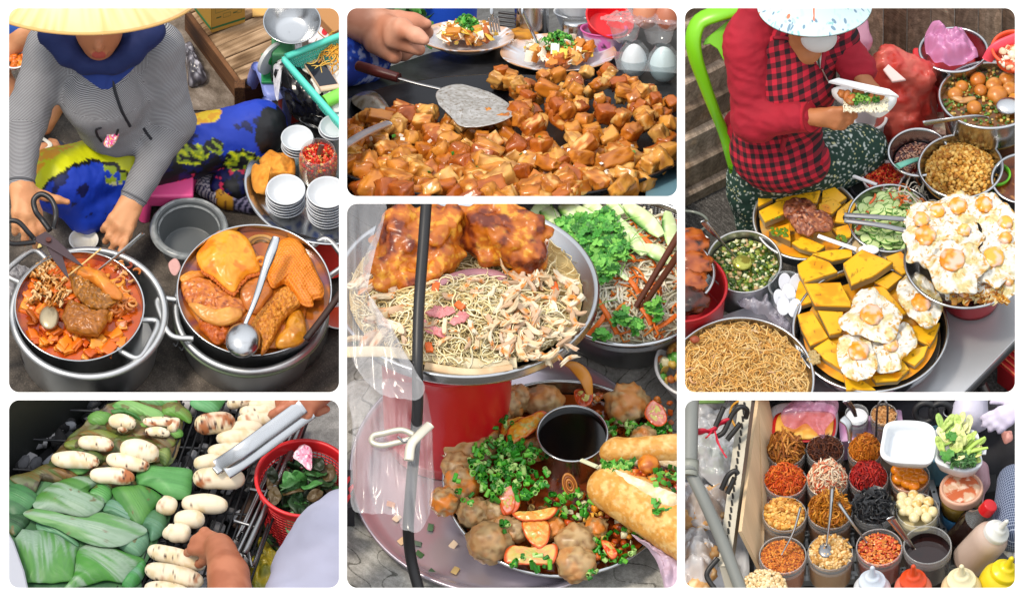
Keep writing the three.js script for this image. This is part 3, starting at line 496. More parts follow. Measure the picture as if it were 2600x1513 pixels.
{
const t=thing('basket','turquoise perforated plastic basket with a phone lying in it','basket'),h=0.34,P0=FB(808,370,h),P1=FB(1330,165,h),P2=FB(1250,870,h),tq=mt('#52c7b4',0.4),P3=P1.clone().add(P2).sub(P0),d=V(0,-0.1,0);
part('rim',tube([P0.clone().lerp(P1,0.04),P0.clone().lerp(P1,0.5),P1],0.011,{rad:8}),tq,t);part('rim',tube([P0.clone().lerp(P2,0.02),P0.clone().lerp(P2,0.5),P2],0.011,{rad:8}),tq,t);
const inn=p=>p.clone().lerp(P3,0.06);part('wall',grille(inn(P0).add(d),inn(P1).add(d),P0.clone(),34,7,0.0045,0.004),tq,t);
part('wall',grille(inn(P0).add(d),inn(P2).add(d),P0.clone(),34,7,0.0045,0.004),tq,t);
part('floor',slab([inn(P0),inn(P2),P3,inn(P1)].map(p=>p.clone().add(d)),0.006),mt('#bfe3dc',0.5),t);
one('paper','white papers under the phone in the turquoise basket','paper',crumple(FB,[[900,480],[1100,380],[1260,420],[1300,700],[1200,780],[1060,680]],0.25,{rise:0.02,amp:0.012}),mt('#e3e1dc',0.8));
const ph=thing('phone','gold-edged smartphone with dark screen in the turquoise basket','phone'),Q=[FB(945,385,0.285),FB(1105,362,0.285),FB(1245,590,0.285),FB(1095,612,0.285)];
part('case',slab(Q,0.01,{bevel:0.003}),mt('#d9b9a0',0.35,{metalness:0.3}),ph);
const lp=(a,b,x,y)=>Q[0].clone().multiplyScalar((1-x)*(1-y)).addScaledVector(Q[1],x*(1-y)).addScaledVector(Q[2],x*y).addScaledVector(Q[3],(1-x)*y).add(V(0,0.0015,0));
part('screen',slab([lp(0,0,0.06,0.13),lp(0,0,0.94,0.13),lp(0,0,0.94,0.87),lp(0,0,0.06,0.87)],0.002,{bevel:0}),mt('#20242e',0.06),ph);
one('plastic_roll','bright green roll in the turquoise basket','roll',tube([FB(1120,700,0.28),FB(1290,620,0.28)],0.022,{rad:16}),mt('#7ddc4e',0.4));
seed(8);const H=new Heap();const nc=FB(1190,350,0.28);strands(H,90,disc(nc,0.05),domeH(nc,0.06,nc.y,0.03),{len:0.06,r:0.002,cols:['#e0a22c','#d8b054','#c98a20']});one('noodles','bag of yellow noodles in the turquoise basket corner','noodles',H.geo(),VC(0.5),null,'stuff');
one('plastic_bag','glossy black plastic bag hanging under the turquoise basket','bag',(()=>{const g=body([cap(FB(830,480,0.24),FB(1010,700,0.2),0.05,0.06),cap(FB(1010,700,0.2),FB(1110,810,0.2),0.06,0.045),cap(FB(830,470,0.27),FB(1150,800,0.27),0.02,0.02)],0.006,0.05,(x,y,z)=>0.012*Math.abs(nz(x*26,y*26,z*9))+0.006*nz(x*50,y*50,z*20));return g;})(),mt('#0d0d10',0.22));
const bk=thing('bucket','red plastic bucket under the black bag','bucket');part('shell',put(vessel(0.075,0.16,{rb:0.06,rim:0.006}),FB(930,800,0)),mt('#c42a1c',0.4),bk);
one('plastic_bag','dark grey clear plastic bundle on the pavement behind the jacket','bag',(()=>{const g=pad(FB,[[60,300],[110,275],[170,400],[240,540],[200,575],[110,590],[95,480]],0.008,{thick:0.03,dome:0.03,amp:0.012,f:30});return mottle(g,'#3c3a40','#6b6870',40,0.2,'#a8a6ae');})(),VC(0.25));
}
// steel tray with bowls, cloth and chilli jar
{
const y=0.16,c=G(842,474,y),t=thing('steel_tray','large round steel tray with bowl stacks and chilli jar','tray');
const g=lathe([[0,0],[0.235,0],[0.25,0.012],[0.272,0.022],[0.28,0.024],[0.281,0.029],[0.272,0.03],[0.25,0.018],[0.232,0.005],[0,0.004]],96);g.rotateX(-0.1);part('dish',put(g,c),STEEL,t);
const st=thing('crate','dark crate under the round steel tray','crate');part('body',put(boxg(0.26,0.13,0.24,0.006),c.clone().setY(0.066).add(V(0.03,0,0))),mt('#3a2f2a',0.8),st);
const stack=(X,Y,r,n,top,what)=>{for(let i=n-1;i>=0;i--){const h=top-i*0.0135;const py=Y;const base=FB(X,Y,top);const p=base.clone();const bY=i;bowl3(p.x+Math.sin(i*2.3+X)*0.002,h,p.z,r,i===0?`top bowl of the ${what}`:`blue-banded bowl nested lower in the ${what}`);}};
const bowl3=(x,h,z,r,label)=>{const b=thing('bowl',label,'bowl','stacked white bowls on the tray');const gg=paint(vessel(r,r*0.5,{rb:r*0.45,bow:0.55,rim:0.0015,t:0.003,foot:0.006,seg:44}),(q,q2)=>{const s=(q.y-0.006)/(r*0.5-0.006),o=Math.hypot(q.x,q.z),a=Math.atan2(q.z,q.x);return s>0.45&&s<0.97&&o>r*(0.45+0.55*Math.pow(s,0.55))-0.0015&&Math.sin(a*8+h*900)>-0.35?lin('#3f5ea8'):lin('#c6cace');});part('shell',put(gg,V(x,h-r*0.5,z)),VC(0.22),b);};
stack(922,966,0.05,4,0.265,'short stack behind the orange cloth');stack(1190,880,0.045,2,0.3,'stack behind the chilli jar');
stack(832,1352,0.0605,6,0.28,'stack in front of the orange cloth');stack(1140,1372,0.0625,9,0.32,'tallest stack at the tray edge');
one('cloth','crumpled orange cloth on the steel tray','cloth',mottle(pad(FB,[[635,1140],[700,1095],[800,1100],[880,1110],[905,1190],[890,1270],[760,1280],[700,1330],[680,1395],[600,1370],[575,1280],[590,1200],[640,1185]],0.19,{thick:0.02,dome:0.02,amp:0.02,f:26,rings:18,m:90}),'#e39a3a','#d98a28',30,0.5),VC(0.9));
const j=thing('chilli_jar','clear jar of chopped red chilli in oil with a spoon','jar'),jc=FB(1075,1240,0.19);
part('glass',put(lathe([[0,0],[0.056,0],[0.06,0.01],[0.06,0.085],[0.052,0.1],[0.05,0.118],[0.054,0.12],[0.0555,0.118],[0.053,0.1],[0.0615,0.086],[0.062,0.008],[0.057,-0.002],[0,-0.002]],48),jc),glassy,j);
part('oil',put(lathe([[0,0.004],[0.054,0.004],[0.0575,0.012],[0.0575,0.055],[0,0.056]],40),jc),mt('#9a5a1c',0.2),j);
seed(4);const H=new Heap(),top=()=>jc.y+0.09;bits(H,420,disc(jc,0.052),()=>jc.y+0.085+rr(0,0.012),[gFlake,gGrain],[0.006,0.013],['#c81a12','#d8301c','#b81810','#e2552c','#e8c070']);for(let i=0;i<420;i++){const a=rr(0,6.28);H.add(pick([gFlake,gGrain]),mat4(V(jc.x+Math.cos(a)*0.056,jc.y+rr(0.052,0.092),jc.z+Math.sin(a)*0.056),rot(),V(0.01,0.01,0.01)),jit(pick(['#c81a12','#d8301c','#dcae5a','#b81810','#e06a30'])));}
part('chilli',H.geo(),VC(0.3),j);
part('spoon',tube([jc.clone().add(V(0.0,0.09,0)),jc.clone().add(V(0.012,0.14,-0.01))],0.009,{ry:0.3,seg:6}),STEELD,j);
}
// stew pots
const potHandle=(a,b,o,r)=>tube([a,a.clone().lerp(o[0],0.85),o[0].clone().lerp(o[1],0.5),b.clone().lerp(o[1],0.85),b],r,{seg:30,rad:10});
function stewPot(name,label,px,py,rpx,h,tilt,yb){
const r=rpx/K,c=G(px,py,h),t=thing(name,label,'pot');
const g=vessel(r,h-yb,{rb:r*0.97,t:0.003,rim:0.003,seg:96});g.translate(0,-(h-yb),0);g.rotateX(tilt);part('shell',put(g,c),STEEL,t);
return{t,c,r,h,tilt};
}
{
// left: aluminium pail with a stew pot inside
const t=thing('aluminium_pail','aluminium pail holding the left stew pot','pail'),c=G(224,800,0.2),g=vessel(0.235,0.2,{rb:0.215,t:0.006,rim:0.015,seg:96});g.translate(0,-0.2,0);g.rotateX(0.08);part('shell',put(g,c),ALU,t);
const P=stewPot('stew_pot','steel stew pot of cut orange tripe under the scissors',201,778,163,0.235,0.1,0.03);
part('handle',potHandle(FC(290,470,0.2),FC(110,650,0.2),[FC(180,385,0.21),FC(-40,560,0.21)],0.0095),ALU,P.t);
part('handle',potHandle(FC(985,915,0.2),FC(815,1135,0.2),[FC(1130,930,0.2),FC(990,1210,0.2)],0.0095),ALU,P.t);
const br=new THREE.CircleGeometry(P.r-0.004,64);br.rotateX(-Math.PI/2);br.translate(0,-0.028,0);br.rotateX(0.1);const y0=0.207;
one('stew','red-brown oily broth in the left stew pot','stew',mottle(put(bare(br),P.c),'#a83a10','#c05a16',40,0.3,'#7a2420'),VC(0.12));
seed(31);const H=new Heap(),pc=P.c.clone(),sp=disc(pc,P.r*0.86),gg=[chunk(1,0.4,0.8,0.25,0.35,1,4),chunk(1,0.22,0.7,0.3,0.4,7,4),chunk(0.9,0.45,0.6,0.2,0.4,12,4)],grp='cut tripe pieces in the left pot';
const slope=(x,z)=>0.2115-(z-pc.z)*Math.tan(0.1);
for(let i=0;i<150;i++){const[x,z]=sp();const s=rr(0.026,0.05);one('tripe_piece','small cut cube of orange tripe in the left stew pot','tripe',put(paint(pick(gg).clone(),(c=>()=>c)(jit(pick(['#d2640f','#de7c18','#c85610','#dc8c30','#c0601c']),0.15))),V(x,slope(x,z)+rr(-0.004,0.008),z),new THREE.Euler(rr(-0.5,0.5),rr(0,6.28),rr(-0.5,0.5)),s),VC(0.32),grp);}
// frilly book tripe (left) and folds (right)
const B=new Heap();for(let i=0;i<46;i++){const L=i%2?rr(180,420):rr(190,400),q=FC(L,rr(500,790),0.225),a=rr(0,6.28),pts=[];for(let k=0;k<9;k++)pts.push(q.clone().add(V(Math.cos(a)*k*0.0045+0.005*Math.sin(k*2.2),0.014+0.006*Math.sin(k*1.7+a),Math.sin(a)*k*0.0045+0.005*Math.cos(k*2.2))));B.strand(pts,0.0035,pick(['#c98b44','#d9a869','#b8752c','#e3bd88']),2.6,6);}
one('book_tripe','frilled brown leaf tripe near the left side of the stew pot','tripe',B.geo(),VC(0.4));
const C2=new Heap();for(let i=0;i<26;i++){const q=FC(rr(770,960),rr(520,850),0.22),a=rr(0,6.28),pts=[];for(let k=0;k<8;k++)pts.push(q.clone().add(V(Math.cos(a+k*0.45)*0.014,0.004+k*0.0012,Math.sin(a+k*0.45)*0.014)));C2.strand(pts,0.004,pick(['#b0642a','#c9803c','#8f3a1c','#d79a5c']),2.2,6);}
one('offal','curled offal rings near the right side of the left stew pot','offal',C2.geo(),VC(0.35));
const big=(label,F,pts,h,a,b,o,lift,e)=>one('tripe',label,'tripe',mottle(pad(F,pts,h,{thick:0.014,dome:0.013,amp:0.008,f:26,rings:18,m:90,...o}),a,b,o.cf||30,o.cs||0.35,e),VC(0.28));
big('tripe sheet being cut by the scissors, smooth side up',FC,[[470,530],[560,525],[700,570],[770,640],[850,730],[840,770],[740,750],[620,640],[520,600]],0.258,'#c97526','#d9892e',{thick:0.012,dome:0.02,amp:0.004});
big('honeycomb underside of the tripe below the scissors',FC,[[465,560],[540,590],[620,650],[730,740],[850,745],[800,800],[700,850],[600,830],[500,740],[465,650]],0.243,'#7d4f18','#a5681f',{amp:0.012,f:60,cf:80,dome:0.016},0,'#c98a3a');
big('square brown tripe block in the left pot',FC,[[450,785],[560,830],[660,880],[750,865],[735,960],[670,1050],[560,1040],[440,1010],[400,920]],0.232,'#8a4f12','#a8651c',{amp:0.007,f:70,cf:90,smooth:false,dome:0.012,thick:0.026});
// ladle, skewer, scissors
const ld=thing('ladle','steel ladle with its round bowl up in the left stew pot','ladle');part('handle',tube([FC(1005,272,0.36),FC(830,420,0.3),FC(660,555,0.25)],t=>0.0085-0.004*t,{ry:0.4,rad:10}),STEEL,ld);
const lb=blob(0.032,0.014,0.047,0,1,0,3);part('cup',put(lb,FC(305,898,0.232)),mt('#b9a888',0.3,{metalness:0.75}),ld);
one('skewer','thin bamboo skewer held over the stew','skewer',tube([FC(690,385,0.29),FC(540,510,0.285),FC(395,625,0.28)],0.0032,{rad:6}),mt('#dcb674',0.7));
const sc=thing('scissors','large worn black scissors cutting tripe','scissors'),steel=mt('#5a4c50',0.4,{metalness:0.7}),bk=mt('#17171a',0.4);
const blade=(pts,h)=>slab(pts.map(([x,y])=>FC(x,y,h)),0.005,{bevel:0.0012});
part('blade',blade([[180,310],[275,255],[330,290],[420,370],[560,515],[520,500],[400,430],[300,370],[215,335]],0.33),steel,sc);part('blade',blade([[270,330],[330,370],[395,410],[455,605],[425,580],[340,470],[300,400]],0.324),steel,sc);
const pv=new THREE.CylinderGeometry(0.009,0.009,0.014,20);part('pivot',put(pv,FC(300,325,0.331)),mt('#6a4038',0.4,{metalness:0.6}),sc);
part('handle',tube([FC(310,250,0.33),FC(250,170,0.335),FC(205,110,0.35),FC(190,20,0.36),FC(240,-20,0.37),FC(310,10,0.37),FC(350,90,0.36),FC(350,170,0.35),FC(335,235,0.33)],0.0095,{seg:50}),bk,sc);
part('handle',tube([FC(200,335,0.325),FC(120,345,0.33),FC(20,345,0.34),FC(-60,290,0.35),FC(-60,200,0.36),FC(60,180,0.37),FC(150,265,0.35),FC(190,310,0.33)],0.0085,{seg:50}),bk,sc);
one('dish','small white dish behind the left pail','dish',put(mottle(vessel(0.046,0.02,{rb:0.025,bow:0.6,rim:0.001}),'#e9e7e0','#dcd6c6',20,0.4),FC(555,345,0.005)),VC(0.3));
one('plastic_film','crumpled clear plastic on the ground behind the left pail','plastic',crumple(FC,[[0,520],[70,500],[160,540],[120,640],[60,760],[0,860],[-40,700]],0.01,{rise:0.03,amp:0.02}),mt('#b9b7bb',0.3,{transmission:0.5,thickness:0}));
one('paper_scrap','small yellow scrap by the scissors handle','scrap',slab([FC(175,365,0.01),FC(230,340,0.01),FC(245,365,0.01),FC(195,390,0.01)],0.004),mt('#d9c27a',0.8));
}
{
// right: green-rimmed outer pot, steel pot with big tripe
const t=thing('aluminium_pail','aluminium pail with dull green rim under the right stew pot','pail'),c=G(636,788,0.17),g=vessel(0.232,0.17,{rb:0.215,t:0.006,rim:0.014,seg:96});g.translate(0,-0.17,0);g.rotateX(0.08);part('shell',put(g,c),ALU,t);
const rg=new THREE.TorusGeometry(0.243,0.0075,8,96);rg.rotateX(Math.PI/2+0.08);part('rim_band',put(rg,c.clone().add(V(0,-0.008,0))),mt('#6a775c',0.55),t);
const P=stewPot('stew_pot','steel stew pot crowded with large orange tripe and a ladle',645,737,195,0.235,0.1,0.03);
part('handle',potHandle(FD(20,765,0.2),FD(150,1055,0.2),[FD(-140,760,0.2),FD(-40,1030,0.2)],0.0095),ALU,P.t);
part('handle',potHandle(FD(1025,370,0.2),FD(1160,590,0.2),[FD(1150,300,0.21),FD(1290,480,0.21)],0.0095),ALU,P.t);
const br=new THREE.CircleGeometry(P.r-0.004,64);br.rotateX(-Math.PI/2);br.translate(0,-0.03,0);br.rotateX(0.1);
one('stew','dark violet-brown oily broth in the right stew pot','stew',mottle(put(bare(br),P.c),'#8a4420','#b4681a',22,0.35,'#7a4450'),VC(0.1));
const big=(label,pts,h,a,b,o={},e)=>one('tripe',label,'tripe',mottle(pad(FD,pts,h,{thick:0.016,amp:0.008,f:20,rings:20,m:96,...o,dome:(o.dome||0.03)*0.5}),a,b,o.cf||18,o.cs||0.5,e),VC(o.rough||0.3));
big('flat orange tripe layer spread under the other pieces',[[120,560],[300,380],[560,300],[760,340],[1000,460],[1090,660],[1000,820],[960,960],[800,1130],[560,1130],[330,1080],[150,900],[90,720]],0.198,'#c8741a','#b45c14',{dome:0.01,cf:24});
big('rough tripe piece at the bottom left of the right pot',[[200,930],[330,950],[420,980],[400,1060],[330,1110],[240,1040],[190,980]],0.207,'#c2601a','#a8480e',{cf:60,f:60});
big('folded brown tripe at the left of the right pot',[[60,640],[150,600],[280,640],[440,740],[520,800],[540,860],[470,930],[350,960],[230,920],[130,830],[70,740]],0.216,'#b5602a','#cf7c2c',{cf:60,f:50,dome:0.036},'#8a4420');
big('pale belly fold of tripe at the lower left',[[110,800],[230,840],[380,850],[500,850],[510,910],[420,960],[320,965],[200,910]],0.235,'#cf8a3c','#dd9c44',{dome:0.02});
big('brown tripe leaf behind the ladle handle',[[490,680],[560,610],[660,600],[740,700],[690,800],[610,880],[530,840]],0.216,'#a3602e','#c2702a',{});
big('thin curled tripe edge at the left rim',[[45,620],[100,575],[190,560],[260,590],[160,620],[70,650]],0.225,'#cc7a24','#dc9238',{dome:0.015,thick:0.012});
big('large smooth orange tripe dome at the back of the right pot',[[170,440],[240,340],[340,270],[450,255],[540,310],[590,400],[640,570],[560,590],[500,650],[450,725],[380,690],[300,610],[210,560],[180,500]],0.238,'#e28a18','#ea9c2c',{dome:0.05,cf:12},'#d07414');
{const B=new Heap();seed(77);const run=[[210,560],[300,612],[380,690],[450,728],[500,650],[560,592],[640,572]];for(let k=0;k<run.length-1;k++)for(let i=0;i<26;i++){const q=FD(run[k][0]+(run[k+1][0]-run[k][0])*i/26+rr(-8,8),run[k][1]+(run[k+1][1]-run[k][1])*i/26+rr(-8,8),0.245);B.add(gLump,mat4(q,rot(),V(0.009,0.009,0.009)),jit('#b85c12',0.2));}one('tripe_fringe','rough brown fringe along the front edge of the large smooth tripe','tripe',B.geo(),VC(0.6),null,'stuff');}
{
const pts=[[760,380],[850,310],[940,350],[1000,440],[1060,560],[1120,700],[1110,770],[1045,780],[1040,830],[960,820],[880,720],[820,660],[740,690],[700,620],[730,500]],hx=(p)=>{const s=0.0105,x=p.x/s,y=p.z/(s*0.866),r=Math.round(y),qx=x-(r&1)*0.5,dx=qx-Math.round(qx),dy=(y-r)*0.866;return Math.hypot(dx,dy);};
const g=pad(FD,pts,0.226,{thick:0.018,dome:0.02,amp:0.008,f:16,rings:54,m:190,bend:(p,t)=>0.0022*sm(0.25,0.5,hx(p))*(t<0.93?1:0)});
one('honeycomb_tripe','bright orange honeycomb tripe beside the ladle handle','tripe',paint(g,p=>mixc(lin('#cc6a0c'),lin('#e48a1c'),sm(0.25,0.45,hx(p)))),VC(0.45));
const g2=pad(FD,[[640,870],[740,760],[830,680],[880,700],[955,800],[900,860],[830,920],[780,1000],[700,1150],[655,1190],[650,1080],[580,960]],0.222,{thick:0.02,dome:0.014,amp:0.01,f:70,rings:30,m:120});
one('honeycomb_tripe','long golden-brown tripe strip in front of the ladle','tripe',mottle(g2,'#b86a12','#d98f2a',90,0.25,'#8f4a0c'),VC(0.5));
}
big('smooth amber tripe fold at the lower right',[[860,900],[940,850],[990,980],[975,1080],[880,1130],[770,1130],[760,1080],[820,1010]],0.21,'#b87014','#cf8a20',{dome:0.035,rough:0.3});
{const B=new Heap();for(let j=0;j<9;j++){const pts=[];for(let k=0;k<=10;k++){const a=-0.4-k*0.26;pts.push(FD(650+Math.cos(a)*(30+j*11),350+j*3+Math.sin(a)*(14+j*9),0.222+j*0.0012));}B.strand(pts,0.0035,pick(['#7a5420','#5c3c14','#936628','#b0823c']),2,5);}one('offal','dark ridged offal coil at the back rim of the right pot','offal',B.geo(),VC(0.4));}
one('offal','small orange tube end beside the ladle handle','offal',put(new THREE.TorusGeometry(0.012,0.007,10,24),FD(648,480,0.25),new THREE.Euler(-0.6,0,0)),mt('#d98420',0.4));
const l=thing('ladle','steel ladle lying face down over the tripe in the right pot','ladle');
part('handle',tube([FD(765,300,0.36),FD(725,420,0.345),FD(670,580,0.32),FD(605,780,0.3),FD(525,970,0.27)],t=>t<0.35?0.0125+0.004*Math.sin(t*9):0.0125-0.005*sm(0.35,1,t),{ry:0.5,rad:14,seg:40}),STEEL,l);
part('cup',put(blob(0.0565,0.036,0.066,0,1,0,4),FD(517,1066,0.255)),STEEL,l);
one('wooden_spatula','brown wooden spatula leaning on the rim of the right pot','spatula',tube([FD(985,1060,0.24),FD(1110,900,0.27),FD(1300,640,0.33)],0.012,{ry:0.6}),mt('#4f2a16',0.6,{map:WOOD}));
}
{
const t=thing('basin','grey plastic basin between the pots with clear film rim','basin'),g=vessel(0.105,0.11,{rb:0.085,rim:0.004,seg:64});part('shell',put(g,G(478,632,0)),mt('#5a5e60',0.35),t);
one('plastic_film','clear film over the grey basin','plastic',put(mottle(lathe([[0.095,-0.02],[0.112,0.004],[0.122,-0.004],[0.126,-0.012]],64),'#b5babb','#8e9496',50,0.2),G(478,632,0).add(V(0,0.115,0))),VC(0.25,{transmission:0.4,thickness:0}));
one('meat_scrap','pale pink scrap hanging over the grey basin','scrap',pad(FD,[[-40,500],[10,460],[50,520],[10,590],[-20,570]],0.12,{thick:0.006}),mt('#c99a94',0.6));
one('plate','red plastic plate beyond the right pot handle','plate',put(lathe([[0,0],[0.06,0],[0.085,0.012],[0.087,0.015],[0.06,0.005],[0,0.004]],48),FD(1140,470,0.02)),mt('#d8362c',0.35));
const b=thing('bowl','small white bowl of red sauce at the lower right edge','bowl');part('shell',put(vessel(0.05,0.03,{rb:0.03,rim:0.002}),FD(1225,930,0.0)),mt('#dfe0de',0.3),b);part('sauce',put(new THREE.CylinderGeometry(0.046,0.04,0.008,40),FD(1225,930,0.0).add(V(0,0.02,0))),mt('#d2421c',0.2),b);
for(const[x,y]of[[10,1090],[55,1120]])one('wire_hook',x<20?'bent wire hook on the ground by the left pot handle':'thin wire hook between the two pots','hook',tube([FD(x,y-60,0.03),FD(x+22,y-20,0.02),FD(x+6,y+20,0.012),FD(x-14,y,0.012)],0.0025,{rad:6}),STEELD);
}

// ---------- cell 2: tofu cubes frying in a wide pan ----------
CELL=2;seed(202);
{
const P=[FE(-90,590),FE(660,335),FF(600,150),FF(1500,130),FF(1500,1900),FE(-90,1900)];const g=slab(P,0.012);planeUV(g,V(1,0,0),V(0,0,1),1.4);
const t=thing('steel_table','dark scratched steel table under the frying pan','table');part('table_top',g,mt('#72767f',0.3,{metalness:0.5,map:gTex}),t);
const fl=new THREE.PlaneGeometry(3,6);fl.rotateX(-Math.PI/2);fl.translate(0,-0.32,-2.6);planeUV(fl,V(1,0,0),V(0,0,1),0.7);struct('pavement',fl,mt('#a2a7ad',0.9,{map:gTex}));
const c=G(1270,350,0.06),p=thing('frying_pan','very wide black iron pan full of frying tofu','pan');
part('shell',put(lathe([[0,-0.052],[0.5,-0.052],[0.57,-0.02],[0.606,0.006],[0.616,0.006],[0.62,0],[0.58,-0.028],[0.505,-0.06],[0,-0.06]],128),c),mt('#1e1f24',0.26,{metalness:0.4}),p);
const st=thing('stove_panel','blue-grey metal stove side at the lower right of the pan','stove');part('panel',slab([FF(1050,1250,0.02),FF(1400,900,0.02),FF(1400,1700,0.02),FF(1000,1700,0.02)],0.03),mt('#5f8492',0.5),st);
// tofu
const gs=[],tone=['#cc8632','#c07222','#d69640','#b2601a','#dca858','#c67c2c','#a65418'];
for(let i=0;i<10;i++)gs.push(chunk(i%5?rr(0.8,1.15):rr(1.3,1.6),rr(0.65,0.9),rr(0.7,0.95),rr(0.2,0.34),0.2,i*3.1,6));
const placed=[];const tofu=(x,z,y,s)=>{const a=lin(pick(tone)),b=mixc(a,lin('#7a3410'),0.55),w=lin('#dcae68'),o=rr(0,50),wh=R()<0.35;one('tofu_piece','browned tofu cube frying in the wide pan','tofu',paint(put(pick(gs).clone(),V(x,y,z),new THREE.Euler(rr(-0.7,0.7),rr(0,6.28),rr(-0.7,0.7)),s),q=>{const n=fbm(q.x*30+o,q.y*30,q.z*30);return n>0.22?b:n<-0.3&&wh?w:mixc(a,b,0.5*sm(-0.3,0.25,n));}),VC(0.22),'tofu cubes frying in the pan');};
const inTofu=(px,py)=>{
const X=(px-1270)/468,Y=(py-354)/190;if(X*X+Y*Y>1)return false;if(px<990)return py>312;if(px<1250)return py>322||(px<1150&&py>300);if(px<1300)return py>322||py<262;return true;};
let n=0;for(let k=0;k<4200&&n<296;k++){const px=rr(860,1715),py=rr(200,540);if(!inTofu(px,py))continue;const q=G(px,py,0.03);const near=placed.filter(o=>Math.hypot(o[0]-q.x,(o[1]-q.z))<0.047).length;if(near>1)continue;const hill=0.09*Math.exp(-(((px-1480)/190)**2)-(((py-300)/75)**2))+near*0.032;placed.push([q.x,q.z]);tofu(q.x,q.z+hill*1.2,0.036+hill+rr(0,0.012),rr(0.046,0.062)*(0.86+0.45*sm(260,480,py)));n++;}
for(const[X,Y,h,s]of[[465,815,0.075,0.062],[470,925,0.03,0.06]]){const q=FE(X,Y,h);tofu(q.x,q.z,q.y,s);}
{const H=new Heap();for(let i=0;i<60;i++){const q=G(rr(900,1640),rr(330,440),0.085);H.add(gFlake,mat4(q,rot(),V(0.014,0.014,0.014)),jit(pick(['#e8e0d0','#efe9dd','#3f8a2e']),0.1));}one('egg_bits','bits of egg white and scallion among the tofu','egg bits',H.geo(),VC(0.5),null,'stuff');}
// spatula
const s=thing('spatula','steel spatula with dark red handle lying across the pan','spatula');
part('handle',tube([FE(95,445,0.13),FE(240,490,0.13),FE(410,540,0.12)],t=>0.018-0.003*Math.abs(t-0.4),{rad:14}),mt('#4a1512',0.38),s);part('shaft',tube([FE(395,540,0.12),FE(560,585,0.11),FE(735,625,0.1)],0.0085,{rad:10,ry:0.6}),STEELD,s);
{const O=[[690,690],[720,640],[800,608],[900,598],[1010,620],[1150,685],[1260,760],[1325,815],[1290,850],[1200,890],[1080,915],[960,925],[880,915],[800,840],[720,770]];const g=pad(FE,O,0.11,{thick:0.004,amp:0.004,f:8,m:120,rings:40,bend:p=>0.5*Math.pow(p.x-FE(980,760,0.085).x,2)});part('blade',mottle(g,'#d4d3d2','#bcb9b4',60,0.3,'#97897a'),VC(0.38,{metalness:0.5}),s);}
{const H=new Heap();for(const[X,Y]of[[1035,695],[1020,835],[1225,825],[840,770],[800,755]])H.add(gLump,mat4(FE(X,Y,0.092),rot(),V(0.02,0.008,0.014)),X<900?'#e8d9a0':'#3f8a2e');one('scallion_bits','green scallion bits stuck to the spatula','scallion',H.geo(),VC(0.5),null,'stuff');}
const l=thing('ladle','steel scoop resting in the pan at the far left','ladle');{const g=pad(FE,[[45,700],[110,660],[200,652],[280,700],[340,780],[385,880],[330,890],[230,860],[120,790],[50,735]],0.06,{thick:0.006,dome:0.03,amp:0.002,m:70});part('cup',mottle(g,'#b9b2a8','#8a7a62',26,0.3),VC(0.25,{metalness:0.8}),l);part('handle',tube([FE(320,890,0.1),FE(160,960,0.14),FE(-20,1070,0.18)],0.018,{rad:10,ry:0.5}),mt('#c9ccd8',0.3,{metalness:0.8}),l);}
// plates with food
const plate=(F,X,Y,r,label,h)=>{const c2=F(X,Y,h),t2=thing('plate',label,'plate');part('dish',put(paint(lathe([[0,0],[r*0.55,0],[r*0.7,0.012],[r*0.98,0.034],[r,0.038],[r*0.99,0.041],[r*0.7,0.018],[r*0.52,0.006],[0,0.006]],72),q=>{const d=Math.hypot(q.x,q.z)/r;return d>0.88&&Math.sin(Math.atan2(q.z,q.x)*40)>-0.7?lin('#c99a72'):lin('#d8dbe4');}),c2),VC(0.18),t2);return c2;};
const serve=(c2,r,what)=>{const q=disc(c2,r*0.5);for(let i=0;i<24;i++){const[x,z]=q();const a=jit(pick(tone),0.15);one('tofu_piece',`fried tofu chunk on the ${what}`,'tofu',put(paint(pick(gs).clone(),()=>a),V(x,c2.y+0.03+rr(0,0.035),z),rot(1),rr(0.03,0.045)),VC(0.3),`tofu on the ${what}`);}
const H=new Heap();bits(H,130,disc(c2,r*0.6),domeH(c2,r*0.62,c2.y+0.025,0.035),[gFlake,gLeafBit],[0.014,0.04],['#efe6d2','#e8c24c','#f2ead8','#c27a30'],{lift:0.012});one('egg_shreds',`scrambled egg pieces on the ${what}`,'egg',H.geo(),VC(0.5),null,'stuff');
const S=new Heap(),sc=c2.clone().add(V(0,0,0));bits(S,230,disc(sc,r*0.3),domeH(sc,r*0.32,c2.y+0.05,0.045),[gRingTall,gFlake],[0.008,0.015],['#2f7d22','#48a030','#256a1c','#8cc25a'],{lift:0.008});one('scallions',`heap of chopped scallion on the ${what}`,'scallion',S.geo(),VC(0.5),null,'stuff');};
serve(plate(FE,925,300,0.153,'white plate with gold rim held by the hand',0.02),0.153,'plate held by the hand');
serve(plate(FF,370,425,0.187,'white plate with gold rim standing behind the tofu heap',0.004),0.187,'plate behind the tofu heap');
// hand and sleeve
const w=thing('person','cook\'s bare hand and blue patterned shirt reaching in with a plate','person');
const wr=FE(140,130,0.2),hp=hand(wr,V(1,-0.28,0.12),V(0.1,0.5,0.9),-1,{s:1.62,curl:[0.6,0.95,1.0,1.0],spread:0.02,thumb:[0.3,-0.05,0.12]});
part('body',skin(body([...hp,cap(FE(240,130,0.2),FE(430,160,0.24),0.045,0.03),cap(FE(430,160,0.24),FE(540,215,0.235),0.027,0.021),cap(FE(540,215,0.235),FE(605,250,0.225),0.02,0.016),cap(FE(380,230,0.2),FE(560,320,0.17),0.04,0.021),cap(FE(250,250,0.17),FE(370,370,0.13),0.05,0.026),cap(FE(-120,60,0.22),wr,0.062,0.05)],0.006,0.03),'#d29a80','#bf8064'),VC(0.6),w);
